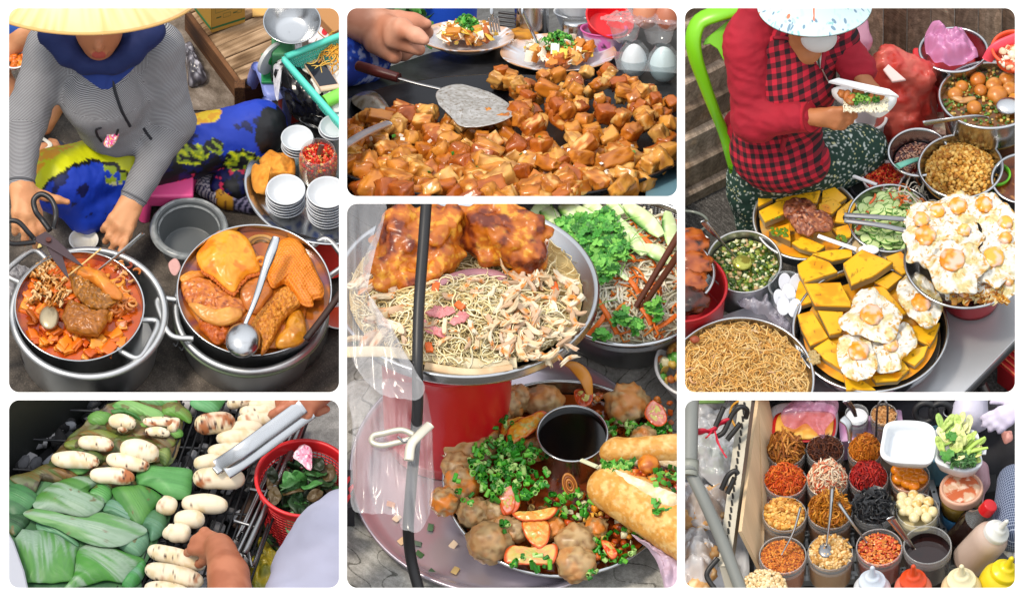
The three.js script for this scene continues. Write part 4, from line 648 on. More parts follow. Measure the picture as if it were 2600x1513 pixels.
part('shirt',paint(body([cap(FE(-60,330,0.12),FE(230,400,0.06),0.06,0.05),cap(FE(-60,500,0.06),FE(150,460,0.04),0.05,0.05),cap(FE(-60,240,0.1),FE(60,260,0.1),0.05,0.05)],0.008,0.04),q=>{const n=fbm(q.x*24,q.y*24,q.z*24);return lin(n>0.25?'#a8b4e0':n>-0.1?'#1d49b8':'#142f8c');}),VC(0.8),w);
// background things
const bk=thing('bucket','blue plastic bucket far behind the plates','bucket');part('shell',put(vessel(0.13,0.3,{rb:0.11,rim:0.01}),FE(730,165,-0.05)),mt('#1d50c8',0.5),bk);
{const t2=thing('plant','dark green leafy plant behind the hand','plant'),H=new Heap(),lf=pad((x,y,h)=>V(x,h,y),[[0,0],[0.5,0.22],[1,0],[0.5,-0.22]],0,{thick:0.03,rings:3,m:14,amp:0});seed(9);for(let i=0;i<420;i++){const q=FE(rr(240,620),rr(-60,230),rr(-0.1,0.1)).add(V(0,0,rr(-0.2,0)));const k=rr(0.03,0.07);H.add(lf,mat4(q,rot(),V(k,k,k)),jit(pick(['#1c4a18','#2a6420','#123410','#3f7d2a']),0.25));}part('foliage',H.geo(),VC(0.5),t2);part('stem',tube([FE(430,230,-0.3),FE(430,60,0)],0.012,{}),mt('#3a2a18',0.8),t2);}
const pot=(F,X,Y,r,h,y,m,name,label,cat)=>{const t2=thing(name,label,cat);part('shell',put(vessel(r,h,{rim:0.004}),F(X,Y,y)),m,t2);return t2;};
pot(FF,165,245,0.055,0.17,0.0,STEEL,'steel_pot','tall shiny steel pot behind the plates','pot');
for(const[X,Y,n,r,what]of[[520,225,4,0.075,'tall stack behind the steel canister'],[730,215,4,0.07,'stack beside the red bowl']])for(let i=0;i<n;i++){const t2=thing('bowl',`white bowl number ${['one', 'two', 'three', 'four'][i]} from the bottom of the ${what}`,'bowl','white bowls stacked at the back');part('shell',put(vessel(r,0.062,{rb:r*0.7,rim:0.003,foot:0.008}),FF(X,Y,0).add(V(0,i*0.05,-0.08))),mt('#d9dde2',0.3),t2);}
{const t2=thing('canister','small ribbed steel canister behind the plate','canister');part('can',put(lathe([[0,0],[0.041,0],[0.042,0.05],[0.043,0.054],[0.042,0.058],[0.043,0.064],[0.042,0.07],[0.043,0.076],[0.041,0.082],[0.041,0.088],[0.034,0.094],[0,0.095]],48),FF(500,300,0)),STEEL,t2);}
{const t2=thing('bowl','pink flower-printed bowl with red lining behind the plate','bowl'),c3=FF(720,350,0);part('shell',put(paint(vessel(0.073,0.085,{rb:0.05,rim:0.003}),q=>{const a=Math.atan2(q.z,q.x),d=Math.hypot((a-1.57)*0.065,q.y-0.045);return q.y>0.07?lin('#c95aa0'):d<0.008?lin('#3a2030'):d<0.024?lin('#d070c0'):lin('#cdb6dc');}),c3),VC(0.35),t2);const lid=vessel(0.078,0.045,{rb:0.06,rim:0.003});lid.rotateX(0.5);lid.rotateZ(-0.35);part('red_bowl',put(lid,c3.clone().add(V(0.005,0.085,-0.01))),mt('#d8141e',0.35),t2);}
one('fried_dough','golden fried dough pieces behind the held plate','fried dough',mottle(put(blob(0.06,0.03,0.05,0.3,2,5,3),FF(70,230,0.03)),'#c98a1c','#a86a10',40,0.3),VC(0.6));one('fried_dough','golden fried dough lump beside the fork','fried dough',mottle(put(blob(0.05,0.03,0.05,0.3,2,9,3),FE(1060,175,0.03)),'#c98a1c','#a86a10',40,0.3),VC(0.6));
{const t2=thing('fork','steel fork standing behind the held plate','fork');part('neck',tube([FE(1115,20,0.2),FE(1125,75,0.17)],0.018,{ry:0.3}),STEEL,t2);for(let i=0;i<4;i++)part('tine',tube([FE(1095+i*22,70,0.172),FE(1115+i*21,180,0.11)],0.0036,{rad:6,seg:4}),STEEL,t2);
one('spoon','steel spoon handle leaning on the second plate','spoon',tube([FF(95,20,0.2),FF(150,140,0.13),FF(220,290,0.07)],t=>0.016-0.007*t,{ry:0.35}),STEEL);
for(let i=0;i<4;i++)one('steel_rack',`dark rack bar number ${['one', 'two', 'three', 'four'][i]} behind the fork`,'rack',tube([FE(1170,30+i*32,0.1),FE(1300,45+i*32,0.1)],0.005,{rad:6,seg:2}),mt('#2c2e33',0.4));}
{
const egg=(X,Y,r,label,hex,h)=>one('egg',label,'egg',put(deform(blob(r,r*1.3,r,0,1,0,4),q=>{const k=1-0.12*(q.y/r);q.x*=k;q.z*=k;}),FF(X,Y,h)),mt(hex,0.45),'eggs in the clear carton');
egg(950,400,0.042,'white egg in the clear carton nearest the plate','#e9eaec',0.06);egg(1175,430,0.045,'pale bluish egg in the clear carton at the edge','#d6e6e8',0.06);egg(1040,30,0.042,'brown egg in the upper carton','#c98868',0.16);egg(1215,55,0.042,'brown egg in the upper carton at the edge','#b8745a',0.16);
const t2=thing('egg_carton','clear plastic egg carton with white eggs','carton');for(const[X,Y,h]of[[950,400,0.06],[1175,430,0.06]])part('cup',put(lathe([[0.02,-0.062],[0.044,-0.03],[0.05,0],[0.058,0.004],[0.05,0.008],[0.046,0.035],[0.025,0.062]],24),FF(X,Y,h)),film('#eef2f4',0.1,0.9),t2);
part('flange',slab([FF(790,330,0.064),FF(1330,360,0.064),FF(1330,500,0.064),FF(820,470,0.064)],0.002,{bevel:0}),film('#e8eef0',0.1,0.9),t2);
const t3=thing('egg_carton','upper clear egg carton holding brown eggs','carton');for(const[X,Y]of[[880,160],[1140,180]])part('cup',put(lathe([[0.02,-0.045],[0.04,-0.03],[0.05,0.01],[0.06,0.02]],20),FF(X,Y,0.13)),film('#eef0f2',0.12,0.85),t3);
part('tray',crumple(FF,[[690,80],[850,20],[1320,30],[1320,120],[960,110],[800,110]],0.15,{rise:0.01,amp:0.014,f:30}),film('#f0dcdc',0.12,0.8),t3);}
}

// ---------- cell 3: banana-leaf rice rolls on a charcoal grill ----------
CELL=3;seed(303);
groundSheet('street',3,(x,y)=>{const n=wrapN(x,y,5)*20+wrapN(x,y,19)*16+(R()-0.5)*30;return[132+n,134+n,134+n];},0.9);
{
const yg=0.16,FIe=(X,Y,h)=>FI(X,Y,h);
const t=thing('grill','long charcoal grill with dark metal wall and wire grate','grill');
{
const a=FH(-60,700,0.02),b=FH(900,-60,0.02),d=V().subVectors(b,a).setY(0).normalize(),nrm=V(-d.z,0,d.x);const L=a.distanceTo(b)+0.3,g=boxg(L,0.75,0.02,0.003);g.rotateY(-Math.atan2(d.z,d.x));const c=a.clone().lerp(b,0.5).add(V(0,0.375,0));part('wall',mottle(put(g,c),'#141716','#1d211f',12,0.3),VC(0.6,{metalness:0.2}),t);}
part('bottom',slab([FH(-80,650,0.05),FH(900,-80,0.05),FI(1010,190,0.05),FI(520,1300,0.05),FI(300,1700,0.05),FH(-80,1700,0.05)],0.04),mt('#17181a',0.9),t);
{const a=FI(700,500,0.12),b=FI(470,930,0.12);part('side_plate',slab([FI(790,330,0.13),FI(830,350,0.13),FI(560,1010,0.13),FI(470,960,0.13)],0.012),mt('#5c4c44',0.8,{map:WOOD}),t);}
for(let i=0;i<26;i++){const X=-820+i*62;const a=FI(X+480,40+0,yg),b=FI(X-40,1500,yg);if(X>640)continue;part('grate_bar',tube([a,b],0.0038,{rad:6,seg:2}),mt('#26272a',0.45,{metalness:0.6}),t);}
for(let i=0;i<7;i++){const Y=130+i*235;part('grate_bar',tube([FI(-1200,Y-60,yg-0.007),FI(930-i*105,Y+50+0*i,yg-0.007)],0.0045,{rad:6,seg:2}),mt('#2b2c2f',0.45,{metalness:0.6}),t);}
for(const[x0,y0,x1,y1,r,h]of[[1000,190,560,1180,0.0095,0.19],[960,180,505,1180,0.006,0.18],[880,260,540,1010,0.005,0.165],[830,330,500,1060,0.005,0.165],[1010,200,625,1270,0.006,0.1]])part('rail',tube([FI(x0,y0,h),FI((x0+x1)/2+6,(y0+y1)/2,h),FI(x1,y1,h)],r,{rad:10}),STEELD,t);
for(const[x0,y0,x1,y1]of[[480,930,640,975],[600,690,740,715],[700,478,830,492],[780,380,900,420],[590,1170,620,1275],[905,240,985,260]])part('rail',tube([FI(x0,y0,0.17),FI(x1,y1,0.17)],0.0055,{rad:8,seg:3}),STEELD,t);
{const H=new Heap();seed(6);for(let i=0;i<420;i++){const q=FI(rr(-1150,760),rr(60,1500),0.07);if(q.x>FI(800-(q.z-FI(0,300,0.07).z)*520,0,0.07).x)continue;H.add(pick([gLump,gCube]),mat4(q.add(V(0,rr(0,0.03),0)),rot(),V(0.05,0.035,0.045)),jit(pick(['#2a2a2c','#17171a','#56565a','#8a8a8e','#3a3a3e','#a5a5a8']),0.2));}one('charcoal','grey and black charcoal lumps under the grate','charcoal',H.geo(),VC(0.95),null,'stuff');}
one('foam_slab','white slab edge at the lower left corner of the grill','slab',slab([FH(-60,960,0.24),FH(15,985,0.24),FH(70,1080,0.24),FH(150,1300,0.24),FH(200,1520,0.24),FH(-60,1520,0.24)],0.2,{bevel:0.006}),mt('#a3a6b0',0.9));
// rolls
const roll=(F,x0,y0,x1,y1,r,label,o={})=>{r*=o.char>0.35?0.84:0.92;const h=yg+r+(o.h||0),a=F(x0,y0,h),b=F(x1,y1,h),m=a.clone().lerp(b,0.5).add(V(0,0.004,0)),s=x0*0.37+y0;const g=tube([a,a.clone().lerp(b,0.25).add(V(0,0.002,0.003)),m,b],t=>r*Math.pow(Math.max(0,1-Math.pow(Math.abs(2*t-1),3.2)),0.5)*(1+0.025*Math.sin(t*9+s)),{seg:44,rad:16,ry:0.92});
const L=lin(o.c||'#e6d8bd'),L2=lin('#d8c39a'),ch=lin('#a8643a'),bk=lin('#3a1c10'),d=V().subVectors(b,a);return one('rice_roll',label,'rice roll',paint(g,p=>{const u=V().subVectors(p,a).dot(d)/d.lengthSq(),n=fbm(p.x*28+s,p.y*28,p.z*28),n2=fbm(p.x*70,p.y*70,p.z*70+s);let c=mixc(L,L2,sm(0,0.5,n));const k=0.92*(o.char||0)*(o.end===undefined?1:sm(o.end>0?0.5:0.5,o.end>0?1:0,u));if(k){c=mixc(c,ch,sm(0.1,-0.4,n-k*0.8+0.45));c=mixc(c,bk,sm(0.5,0.62,n2+k*0.25));}return n2>0.86?mixc(c,bk,0.8):c;}),VC(0.6),o.g);};
const W='plain white rice roll',far='bare rice rolls along the far side of the grate',near='bare rice rolls in the front row';
roll(FI,420,45,600,30,0.024,`${W} at the far edge beside the green leaf`,{char:0.4});roll(FI,585,45,865,45,0.024,`${W} farthest back under the hand with tongs`,{});roll(FI,515,105,815,105,0.026,`${W} second row from the back`,{char:0.3,end:0});roll(FI,500,165,790,160,0.03,`lightly charred rice roll third from the back behind the tongs`,{char:0.5,end:0});roll(FI,400,232,700,225,0.026,`${W} fourth from the back behind the tongs`);roll(FI,340,305,690,298,0.03,`${W} fifth from the back, crossed by the tongs`);roll(FI,275,400,735,415,0.032,`long ${W} just behind the tongs tip`);roll(FI,170,492,420,485,0.029,`short ${W} half hidden by the tongs tip`);roll(FI,165,600,565,620,0.045,`large rice roll with brown scorched edge gripped by the tongs`,{char:0.55,end:0,h:0.01});
roll(FI,80,790,435,820,0.036,`${W} just beyond the fingers of the bare arm`);roll(FI,25,910,260,930,0.034,`${W} under the fingertips of the bare arm`);roll(FI,-15,1010,150,1040,0.036,`${W} beside the knuckles of the bare arm`);roll(FI,-175,1140,262,1275,0.034,`long ${W} in front of the bare wrist`,{char:0.02});roll(FI,-195,1285,252,1395,0.036,`thick ${W} next to the bare forearm`,{char:0.02});roll(FI,-200,1430,160,1500,0.034,`${W} nearest the front edge`,{char:0.02});roll(FH,1225,1000,1300,1040,0.03,`stub of white rice roll beside the wrapped leaf`);
roll(FI,175,200,490,190,0.045,`flattened grilled rice roll with dark slits on the bare grate`,{char:0.75});
roll(FH,345,455,715,490,0.034,`toasted rice roll scorched at one end at the dark wall side`,{char:0.9,end:1,h:0.02});roll(FH,550,325,825,370,0.03,`toasted rice roll between brown leaf wraps`,{char:0.8,end:1,h:0.015});roll(FH,875,365,1165,440,0.043,`fat rice roll flecked with black leaf ash`,{char:0.4,end:1,h:0.03});roll(FH,765,455,1095,520,0.034,`toasted rice roll in front of the ash-flecked one`,{char:0.8,end:1,h:0.02});roll(FH,640,575,985,610,0.033,`toasted rice roll beside the rolled bright leaf`,{char:0.9,end:1,h:0.015});roll(FH,785,160,990,205,0.027,`pale rice roll half unwrapped near the far wall`,{char:0.3,end:1,h:0.02});roll(FH,860,215,945,225,0.025,`rice roll end poking from its leaf`,{char:0.5,h:0.012});roll(FH,1040,175,1290,190,0.018,`thin rice roll strip between far leaves`,{char:0.3,h:0.025});roll(FH,1060,245,1250,275,0.018,`rice roll showing between charred leaf edges`,{char:0.3,h:0.02});roll(FH,1160,800,1300,840,0.035,`rice roll end emerging from the crumpled leaf`,{char:0.35,end:0});roll(FI,-10,205,60,215,0.028,`rice roll end in the split leaf near the centre`,{char:0.3});
// leaf wraps
const leaf=(F,pts,label,a,b,o={})=>{const A=lin(a),B=lin(b),C=lin(o.spot||'#5a4a22'),D=lin('#3f6b40'),s=pts[0][0]*0.1,dir=o.dir??0.6,cd=Math.cos(dir),sd_=Math.sin(dir);const g=pad(F,pts,yg+(o.h||0.004),{thick:0.004,dome:(o.dome??0.028)*0.5,dp:3,amp:0.005,f:9,rings:18,m:96,smooth:o.smooth??true,s,edge:0.2,bend:p=>0.0004*Math.sin((p.x*sd_-p.z*cd)*800)+0.01*Math.abs(nz((p.x*cd+p.z*sd_)*5+s,4,(p.x*sd_-p.z*cd)*16))});
one('leaf_wrap',label,'leaf wrap',paint(g,p=>{const along=p.x*cd+p.z*sd_,ac=p.x*sd_-p.z*cd,n=fbm(along*3.2+s,ac*22,s),v=nz(along*3,ac*190,s);let c=mixc(A,B,sm(-0.2,0.25,n+v*0.22));c=mixc(c,D,0.35*sm(0.1,0.5,Math.abs(v)));const m=fbm(p.x*22+s,5,p.z*22);return m>(o.burn??0.62)?mixc(c,C,0.75):c;}),VC(0.5),'banana leaf wraps on the grill');};
one('leaf_layer','dark layer of leaves under the packets','leaf layer',mottle(pad(FH,[[-40,650],[200,600],[600,620],[1000,660],[1260,820],[1180,1060],[1050,1300],[1000,1500],[200,1500],[120,1250],[-40,1000]],yg,{thick:0.005,amp:0.004}),'#2c5234','#3f6a40',14,0.3),VC(0.5));
one('leaf_layer','scorched olive leaves under the toasted rolls','leaf layer',mottle(pad(FH,[[540,250],[700,110],[900,10],[1300,10],[1330,330],[1240,520],[1000,560],[960,650],[620,660],[520,620],[330,520],[420,360]],yg,{thick:0.006,dome:0.008,amp:0.012,f:22,rings:30,m:120}),'#4a5a26','#5a4420',16,0.3,'#2a1c10'),VC(0.5));
const PA='#809884',PB='#41752c',D1='#2c5f34',D2='#4f8a44',BR='#5c4a20',BR2='#6f7a30';
leaf(FH,[[30,610],[200,560],[330,510],[560,590],[440,650],[250,640],[230,720],[120,680]],'scorched brown leaf wrap along the dark wall',BR,'#3f4a22',{burn:0.2,spot:'#2a1a0c'});
leaf(FH,[[15,700],[90,650],[190,690],[250,770],[190,850],[90,910],[10,860]],'dark wet green leaf wrap at the left edge','#2d5a36','#3f7546');leaf(FH,[[5,900],[90,880],[190,920],[130,1010],[70,1060],[5,980]],'small dark leaf wrap in the left corner','#24452a','#34603a');
leaf(FH,[[450,350],[560,320],[740,380],[760,430],[600,415],[450,385]],'bumpy olive leaf wrap by the wall',BR2,BR,{burn:0.3,spot:'#3a1c0c'});leaf(FH,[[370,450],[500,470],[650,520],[610,575],[550,590],[380,515]],'green leaf strip under a toasted roll',D2,'#6f9a4a',{h:0.012});leaf(FH,[[550,290],[620,250],[780,260],[870,310],[850,355],[700,315]],'browned leaf wrap in the third row',BR2,'#7a5a24',{burn:0.35});
leaf(FH,[[620,150],[680,105],[800,130],[770,205],[640,195]],'short green leaf wrap by the far wall','#5a8a3c','#86a858');leaf(FH,[[830,50],[900,25],[1050,60],[1190,120],[1200,165],[1110,195],[1040,150],[900,115],[800,85]],'folded green leaf at the far end','#4c8a3a','#7aa860');leaf(FH,[[800,100],[900,110],[1010,150],[1030,180],[900,140],[810,130]],'narrow leaf fold beneath the far leaf','#3a7030','#588f44',{h:0.0});leaf(FH,[[940,255],[1040,235],[1260,290],[1290,350],[1230,395],[1100,325],[960,305]],'charred brown leaf wrap near the centre back','#6a5030',BR2,{burn:0.25,spot:'#2f1c10'});leaf(FH,[[1020,200],[1110,205],[1272,205],[1300,260],[1200,245],[1040,235]],'thin green leaf edge behind the charred wrap','#4f8a3c','#77a850');leaf(FH,[[1150,410],[1240,390],[1250,470],[1210,525],[1150,470]],'folded leaf end beside the fat roll','#5a7038','#7a8a48',{burn:0.4});
leaf(FI,[[140,45],[200,10],[420,5],[400,45],[335,118],[180,92]],'bright green leaf wrap at the far end of the grate','#5f9f66','#4a8648',{burn:2});leaf(FI,[[-60,40],[40,40],[150,120],[145,200],[60,165],[-60,130]],'scorched green leaf wrap at the far middle','#5a8a34',BR2,{burn:0.35});leaf(FI,[[-40,240],[80,245],[85,300],[0,310]],'small green leaf end in the middle','#5a9a3c','#78a850');leaf(FH,[[1000,20],[1140,10],[1290,10],[1300,60],[1180,70],[1060,50]],'pale shredded leaf at the top edge','#6f9a6a','#4c8a3a');
leaf(FH,[[600,610],[760,640],[900,640],[800,700],[700,690]],'brownish leaf strip behind the pale leaf','#5a4a24','#4a6a30',{h:0});
leaf(FH,[[640,720],[720,650],[800,700],[810,745],[760,800],[680,780]],'crumpled green leaf end','#4a8a44','#7aa878',{h:0.006});
leaf(FH,[[210,790],[300,700],[450,620],[600,597],[705,640],[630,715],[740,760],[745,830],[640,905],[400,872],[230,850]],'broad pale waxy leaf wrap with a bright green fold',PA,PB,{h:0.014,dome:0.04,dir:0.5});
leaf(FH,[[740,860],[800,780],[900,830],[1030,960],[930,945],[800,890]],'pale blue-green leaf between the wraps','#5a826e','#4e7c5a');leaf(FH,[[810,700],[900,670],[1040,670],[1185,750],[1120,850],[1030,970],[940,920],[850,800]],'wrinkled vivid green leaf wrap','#35702a','#52883e',{h:0.014,dome:0.04,dir:1.1});leaf(FH,[[1035,965],[1130,850],[1220,905],[1195,1040],[1110,1095],[1080,1000]],'folded blue-green leaf packet beside the vivid leaf','#507c60','#44704a',{h:0.01,dome:0.045});
leaf(FH,[[1000,570],[1040,523],[1180,522],[1410,560],[1420,640],[1390,760],[1260,772],[1100,680],[998,655]],'smooth bright leaf rolled round its filling in the centre','#5f9f58','#4f8f4a',{h:0.012,dome:0.055,burn:2,dir:0.2});
leaf(FH,[[860,1130],[1070,1020],[1095,1100],[1010,1210],[900,1165]],'grey-green folded end of the long leaf wrap','#5a8468','#6c9478',{dome:0.05});leaf(FH,[[240,950],[380,990],[560,1100],[560,1130],[400,1060],[250,1010]],'shaded leaf fold under the long leaf','#4a7a5c','#5c8f6a');leaf(FH,[[135,880],[230,845],[420,888],[620,912],[720,875],[860,900],[1080,1010],[980,1080],[860,1132],[680,1125],[500,1050],[380,990],[250,950]],'long pale leaf lying across the front packets','#829a86','#55864a',{h:0.03,dome:0.035,dir:0.35,spot:'#6a5a48'});
leaf(FH,[[75,1075],[130,1005],[300,1010],[420,1060],[555,1135],[532,1260],[520,1390],[350,1408],[170,1402],[110,1220]],'square pale packet at the front with a green streak','#7d9684','#447c34',{dome:0.045,h:0.012,smooth:false,dir:1.5,burn:2});leaf(FH,[[560,1150],[640,1112],[780,1130],[920,1180],[1060,1240],[990,1310],[900,1400],[760,1390],[560,1440],[450,1450],[520,1350],[530,1250]],'front packet with a large vivid green patch','#829a84','#3c7c28',{dome:0.05,h:0.012,dir:0.7,burn:2});leaf(FH,[[1000,1280],[1060,1245],[1060,1350],[960,1450],[890,1430]],'tucked leaf end of the front packet','#5f8f70','#3f8a44',{dome:0.05});
for(const[P,l]of[[[[300,560],[420,540],[560,600],[540,640],[400,620]],'charred leaf wrap in front of the toasted roll by the wall'],[[[740,470],[800,430],[1000,500],[1120,540],[1090,580],[860,540]],'scorched wrap under the second toasted roll'],[[[500,390],[700,420],[760,470],[720,510],[560,470]],'olive wrap between two toasted rolls'],[[[860,330],[960,300],[1180,390],[1200,470],[1140,500],[900,400]],'browned wrap round the ash-flecked roll'],[[[620,600],[800,620],[1000,640],[960,690],[700,660]],'burnt leaf edge in front of the toasted row'],[[[760,190],[880,200],[980,250],[900,290],[780,250]],'dull green wrap near the far wall']])leaf(FH,P,l,'#4a5c28','#6a4a22',{burn:0.25,spot:'#24140a',h:0.008,dome:0.04});
// tongs
const tg=thing('tongs','wide shiny steel tongs gripping the scorched roll','tongs');for(const[dx,dy,h,r]of[[0,0,0.33,0.025],[70,50,0.3,0.02]])part('arm',tube([FI(355+dx,520+dy,0.27),FI(520+dx,410+dy,h),FI(760+dx,235+dy,h+0.02),FI(1000+dx,60+dy,h+0.04)],r,{ry:0.3,rad:16,tw:V(0.3,1,0.4)}),STEEL,tg);
part('tip',put(boxg(0.035,0.012,0.03,0.005),FI(365,535,0.27),new THREE.Euler(0.2,0.7,0)),STEEL,tg);
// bare arm and hand
const p=thing('person','grill cook in pale shirt with bare forearm turning the rolls','person'),wr=FI(375,1130,0.33);const hp=hand(wr,V(-0.6,-0.38,-0.55),V(-0.1,0.85,0.35),-1,{s:1.28,curl:[0.6,0.7,0.75,0.8],thumb:[0.5,0.6,0.2],spread:0.05});
part('body',skin(body([...hp,cap(wr,FI(440,1330,0.36),0.046,0.066),cap(FI(440,1330,0.36),FI(470,1650,0.38),0.066,0.08)],0.0055,0.011),'#a8684a','#955639'),VC(0.5),p);
part('shirt',mottle(body([cap(FI(1000,1300,0.3),FI(1250,1100,0.36),0.1,0.13),cap(FI(960,1600,0.3),FI(1300,1450,0.3),0.12,0.17),cap(FI(1250,1100,0.36),FI(1400,1000,0.36),0.12,0.14)],0.011,0.08,(x,y,z)=>0.006*nz(x*12,y*12,z*26)),'#9a9cb2','#9294a8',5,0.6),VC(0.9),p);
const p2=thing('person','hand and wrist holding the tongs at the top edge','person'),w2=FI(1130,-60,0.36);part('body',skin(body([...hand(w2,V(-0.55,-0.1,0.6),V(0.5,0.8,0.3),1,{s:1.2,curl:[0.5,0.6,0.65,0.7],thumb:[0.2,0.6,0.1]}),cap(w2,FI(1300,-200,0.4),0.045,0.05),cap(FI(850,20,0.3),FI(842,120,0.28),0.022,0.018),cap(FI(900,-40,0.33),FI(850,20,0.3),0.026,0.022),cap(FI(1110,105,0.3),FI(1180,85,0.3),0.016,0.012)],0.006,0.02),'#b8785a','#a86448'),VC(0.5),p2);
// red basket with used leaves
const bs=thing('basket','red perforated plastic basket full of burnt leaves beside the grill','basket'),bc=FI(1010,600,0.235),red=mt('#cc2026',0.4),rad=y=>0.13+0.016*(y/0.2);
{const rim=lathe([[0.146,0.2],[0.156,0.205],[0.158,0.212],[0.15,0.216],[0.144,0.21],[0.143,0.168],[0.146,0.168]],72);const bx=bc.clone().setY(0.02);part('rim',put(rim,bx),red,bs);const H=new Heap();for(let i=0;i<64;i++){const a=i/64*6.2832,pts=[0,0.085,0.17].map(y=>V(bx.x+Math.cos(a)*rad(y),bx.y+y,bx.z+Math.sin(a)*rad(y)));H.strand(pts,0.0024,[1,1,1],1,4);}for(let j=0;j<13;j++){const y=j/12*0.17,pts=[];for(let i=0;i<=72;i++){const a=i/72*6.2832;pts.push(V(bx.x+Math.cos(a)*rad(y),bx.y+y,bx.z+Math.sin(a)*rad(y)));}H.strand(pts,0.0024,[1,1,1],1,4);}part('lattice',H.geo(),red,bs);part('base',put(new THREE.CylinderGeometry(0.13,0.13,0.006,48),bx),red,bs);
const L=new Heap(),lf=pad((x,y,h)=>V(x,h,y),[[0,0],[0.3,0.35],[1,0.1],[0.6,-0.3]],0,{thick:0.04,rings:4,m:20,amp:0.15,f:3});seed(12);for(let i=0;i<110;i++){const[x,z]=disc(bx,0.105)();const k=rr(0.05,0.085);L.add(lf,mat4(V(x,bx.y+rr(0.06,0.2),z),new THREE.Euler(rr(-0.8,0.8),rr(0,6.28),rr(-0.8,0.8)),V(k,k,k)),jit(pick(['#1f3a1c','#2d5a2a','#16240f','#3f7a3a','#4a3a1c','#5a8a5c']),0.2));}one('leaf_scraps','burnt leaf scraps filling the red basket','leaf scraps',L.geo(),VC(0.5),null,'stuff');
one('plastic_bag','pink printed plastic bag tucked in the red basket','bag',mottle(crumple(FI,[[945,400],[1000,350],[1060,380],[1070,480],[1060,560],[1000,500],[930,450]],0.245,{rise:0.015,amp:0.015}),'#e8a0b8','#f0d0dc',60,0.1,'#d83a7a'),VC(0.3));}
one('leaf_scraps','dark leaf scraps under the grill rail','leaf scraps',(()=>{const L=new Heap();for(let i=0;i<40;i++)L.add(gLeafBit,mat4(FI(rr(640,790),rr(930,1130),0.03),rot(),V(0.05,0.05,0.05)),jit(pick(['#1f3016','#2c4a22','#3a2a14','#151a10']),0.2));return L.geo();})(),VC(0.6),null,'stuff');
one('plastic_bag','yellow-green plastic bag hanging below the grill rail','bag',mottle(crumple(FI,[[640,1040],[720,1080],[840,1170],[830,1290],[760,1420],[640,1450],[600,1290],[580,1240],[700,1230],[650,1130]],0.02,{rise:0.05,amp:0.03,f:12}),'#a8962c','#7a7a2c',14,0.2,'#c9b83a'),VC(0.3));
}

// ---------- cell 4: noodles, salad and meatballs for filled bread ----------
CELL=4;seed(404);
groundSheet('pavement',4,(x,y)=>{const n=wrapN(x,y,4)*26+wrapN(x,y,15)*22+(R()-0.5)*26,c=Math.abs(wrapN(x,y,2.2))<0.018?-60:0;return[150+n+c,149+n+c,143+n+c];},0.9);
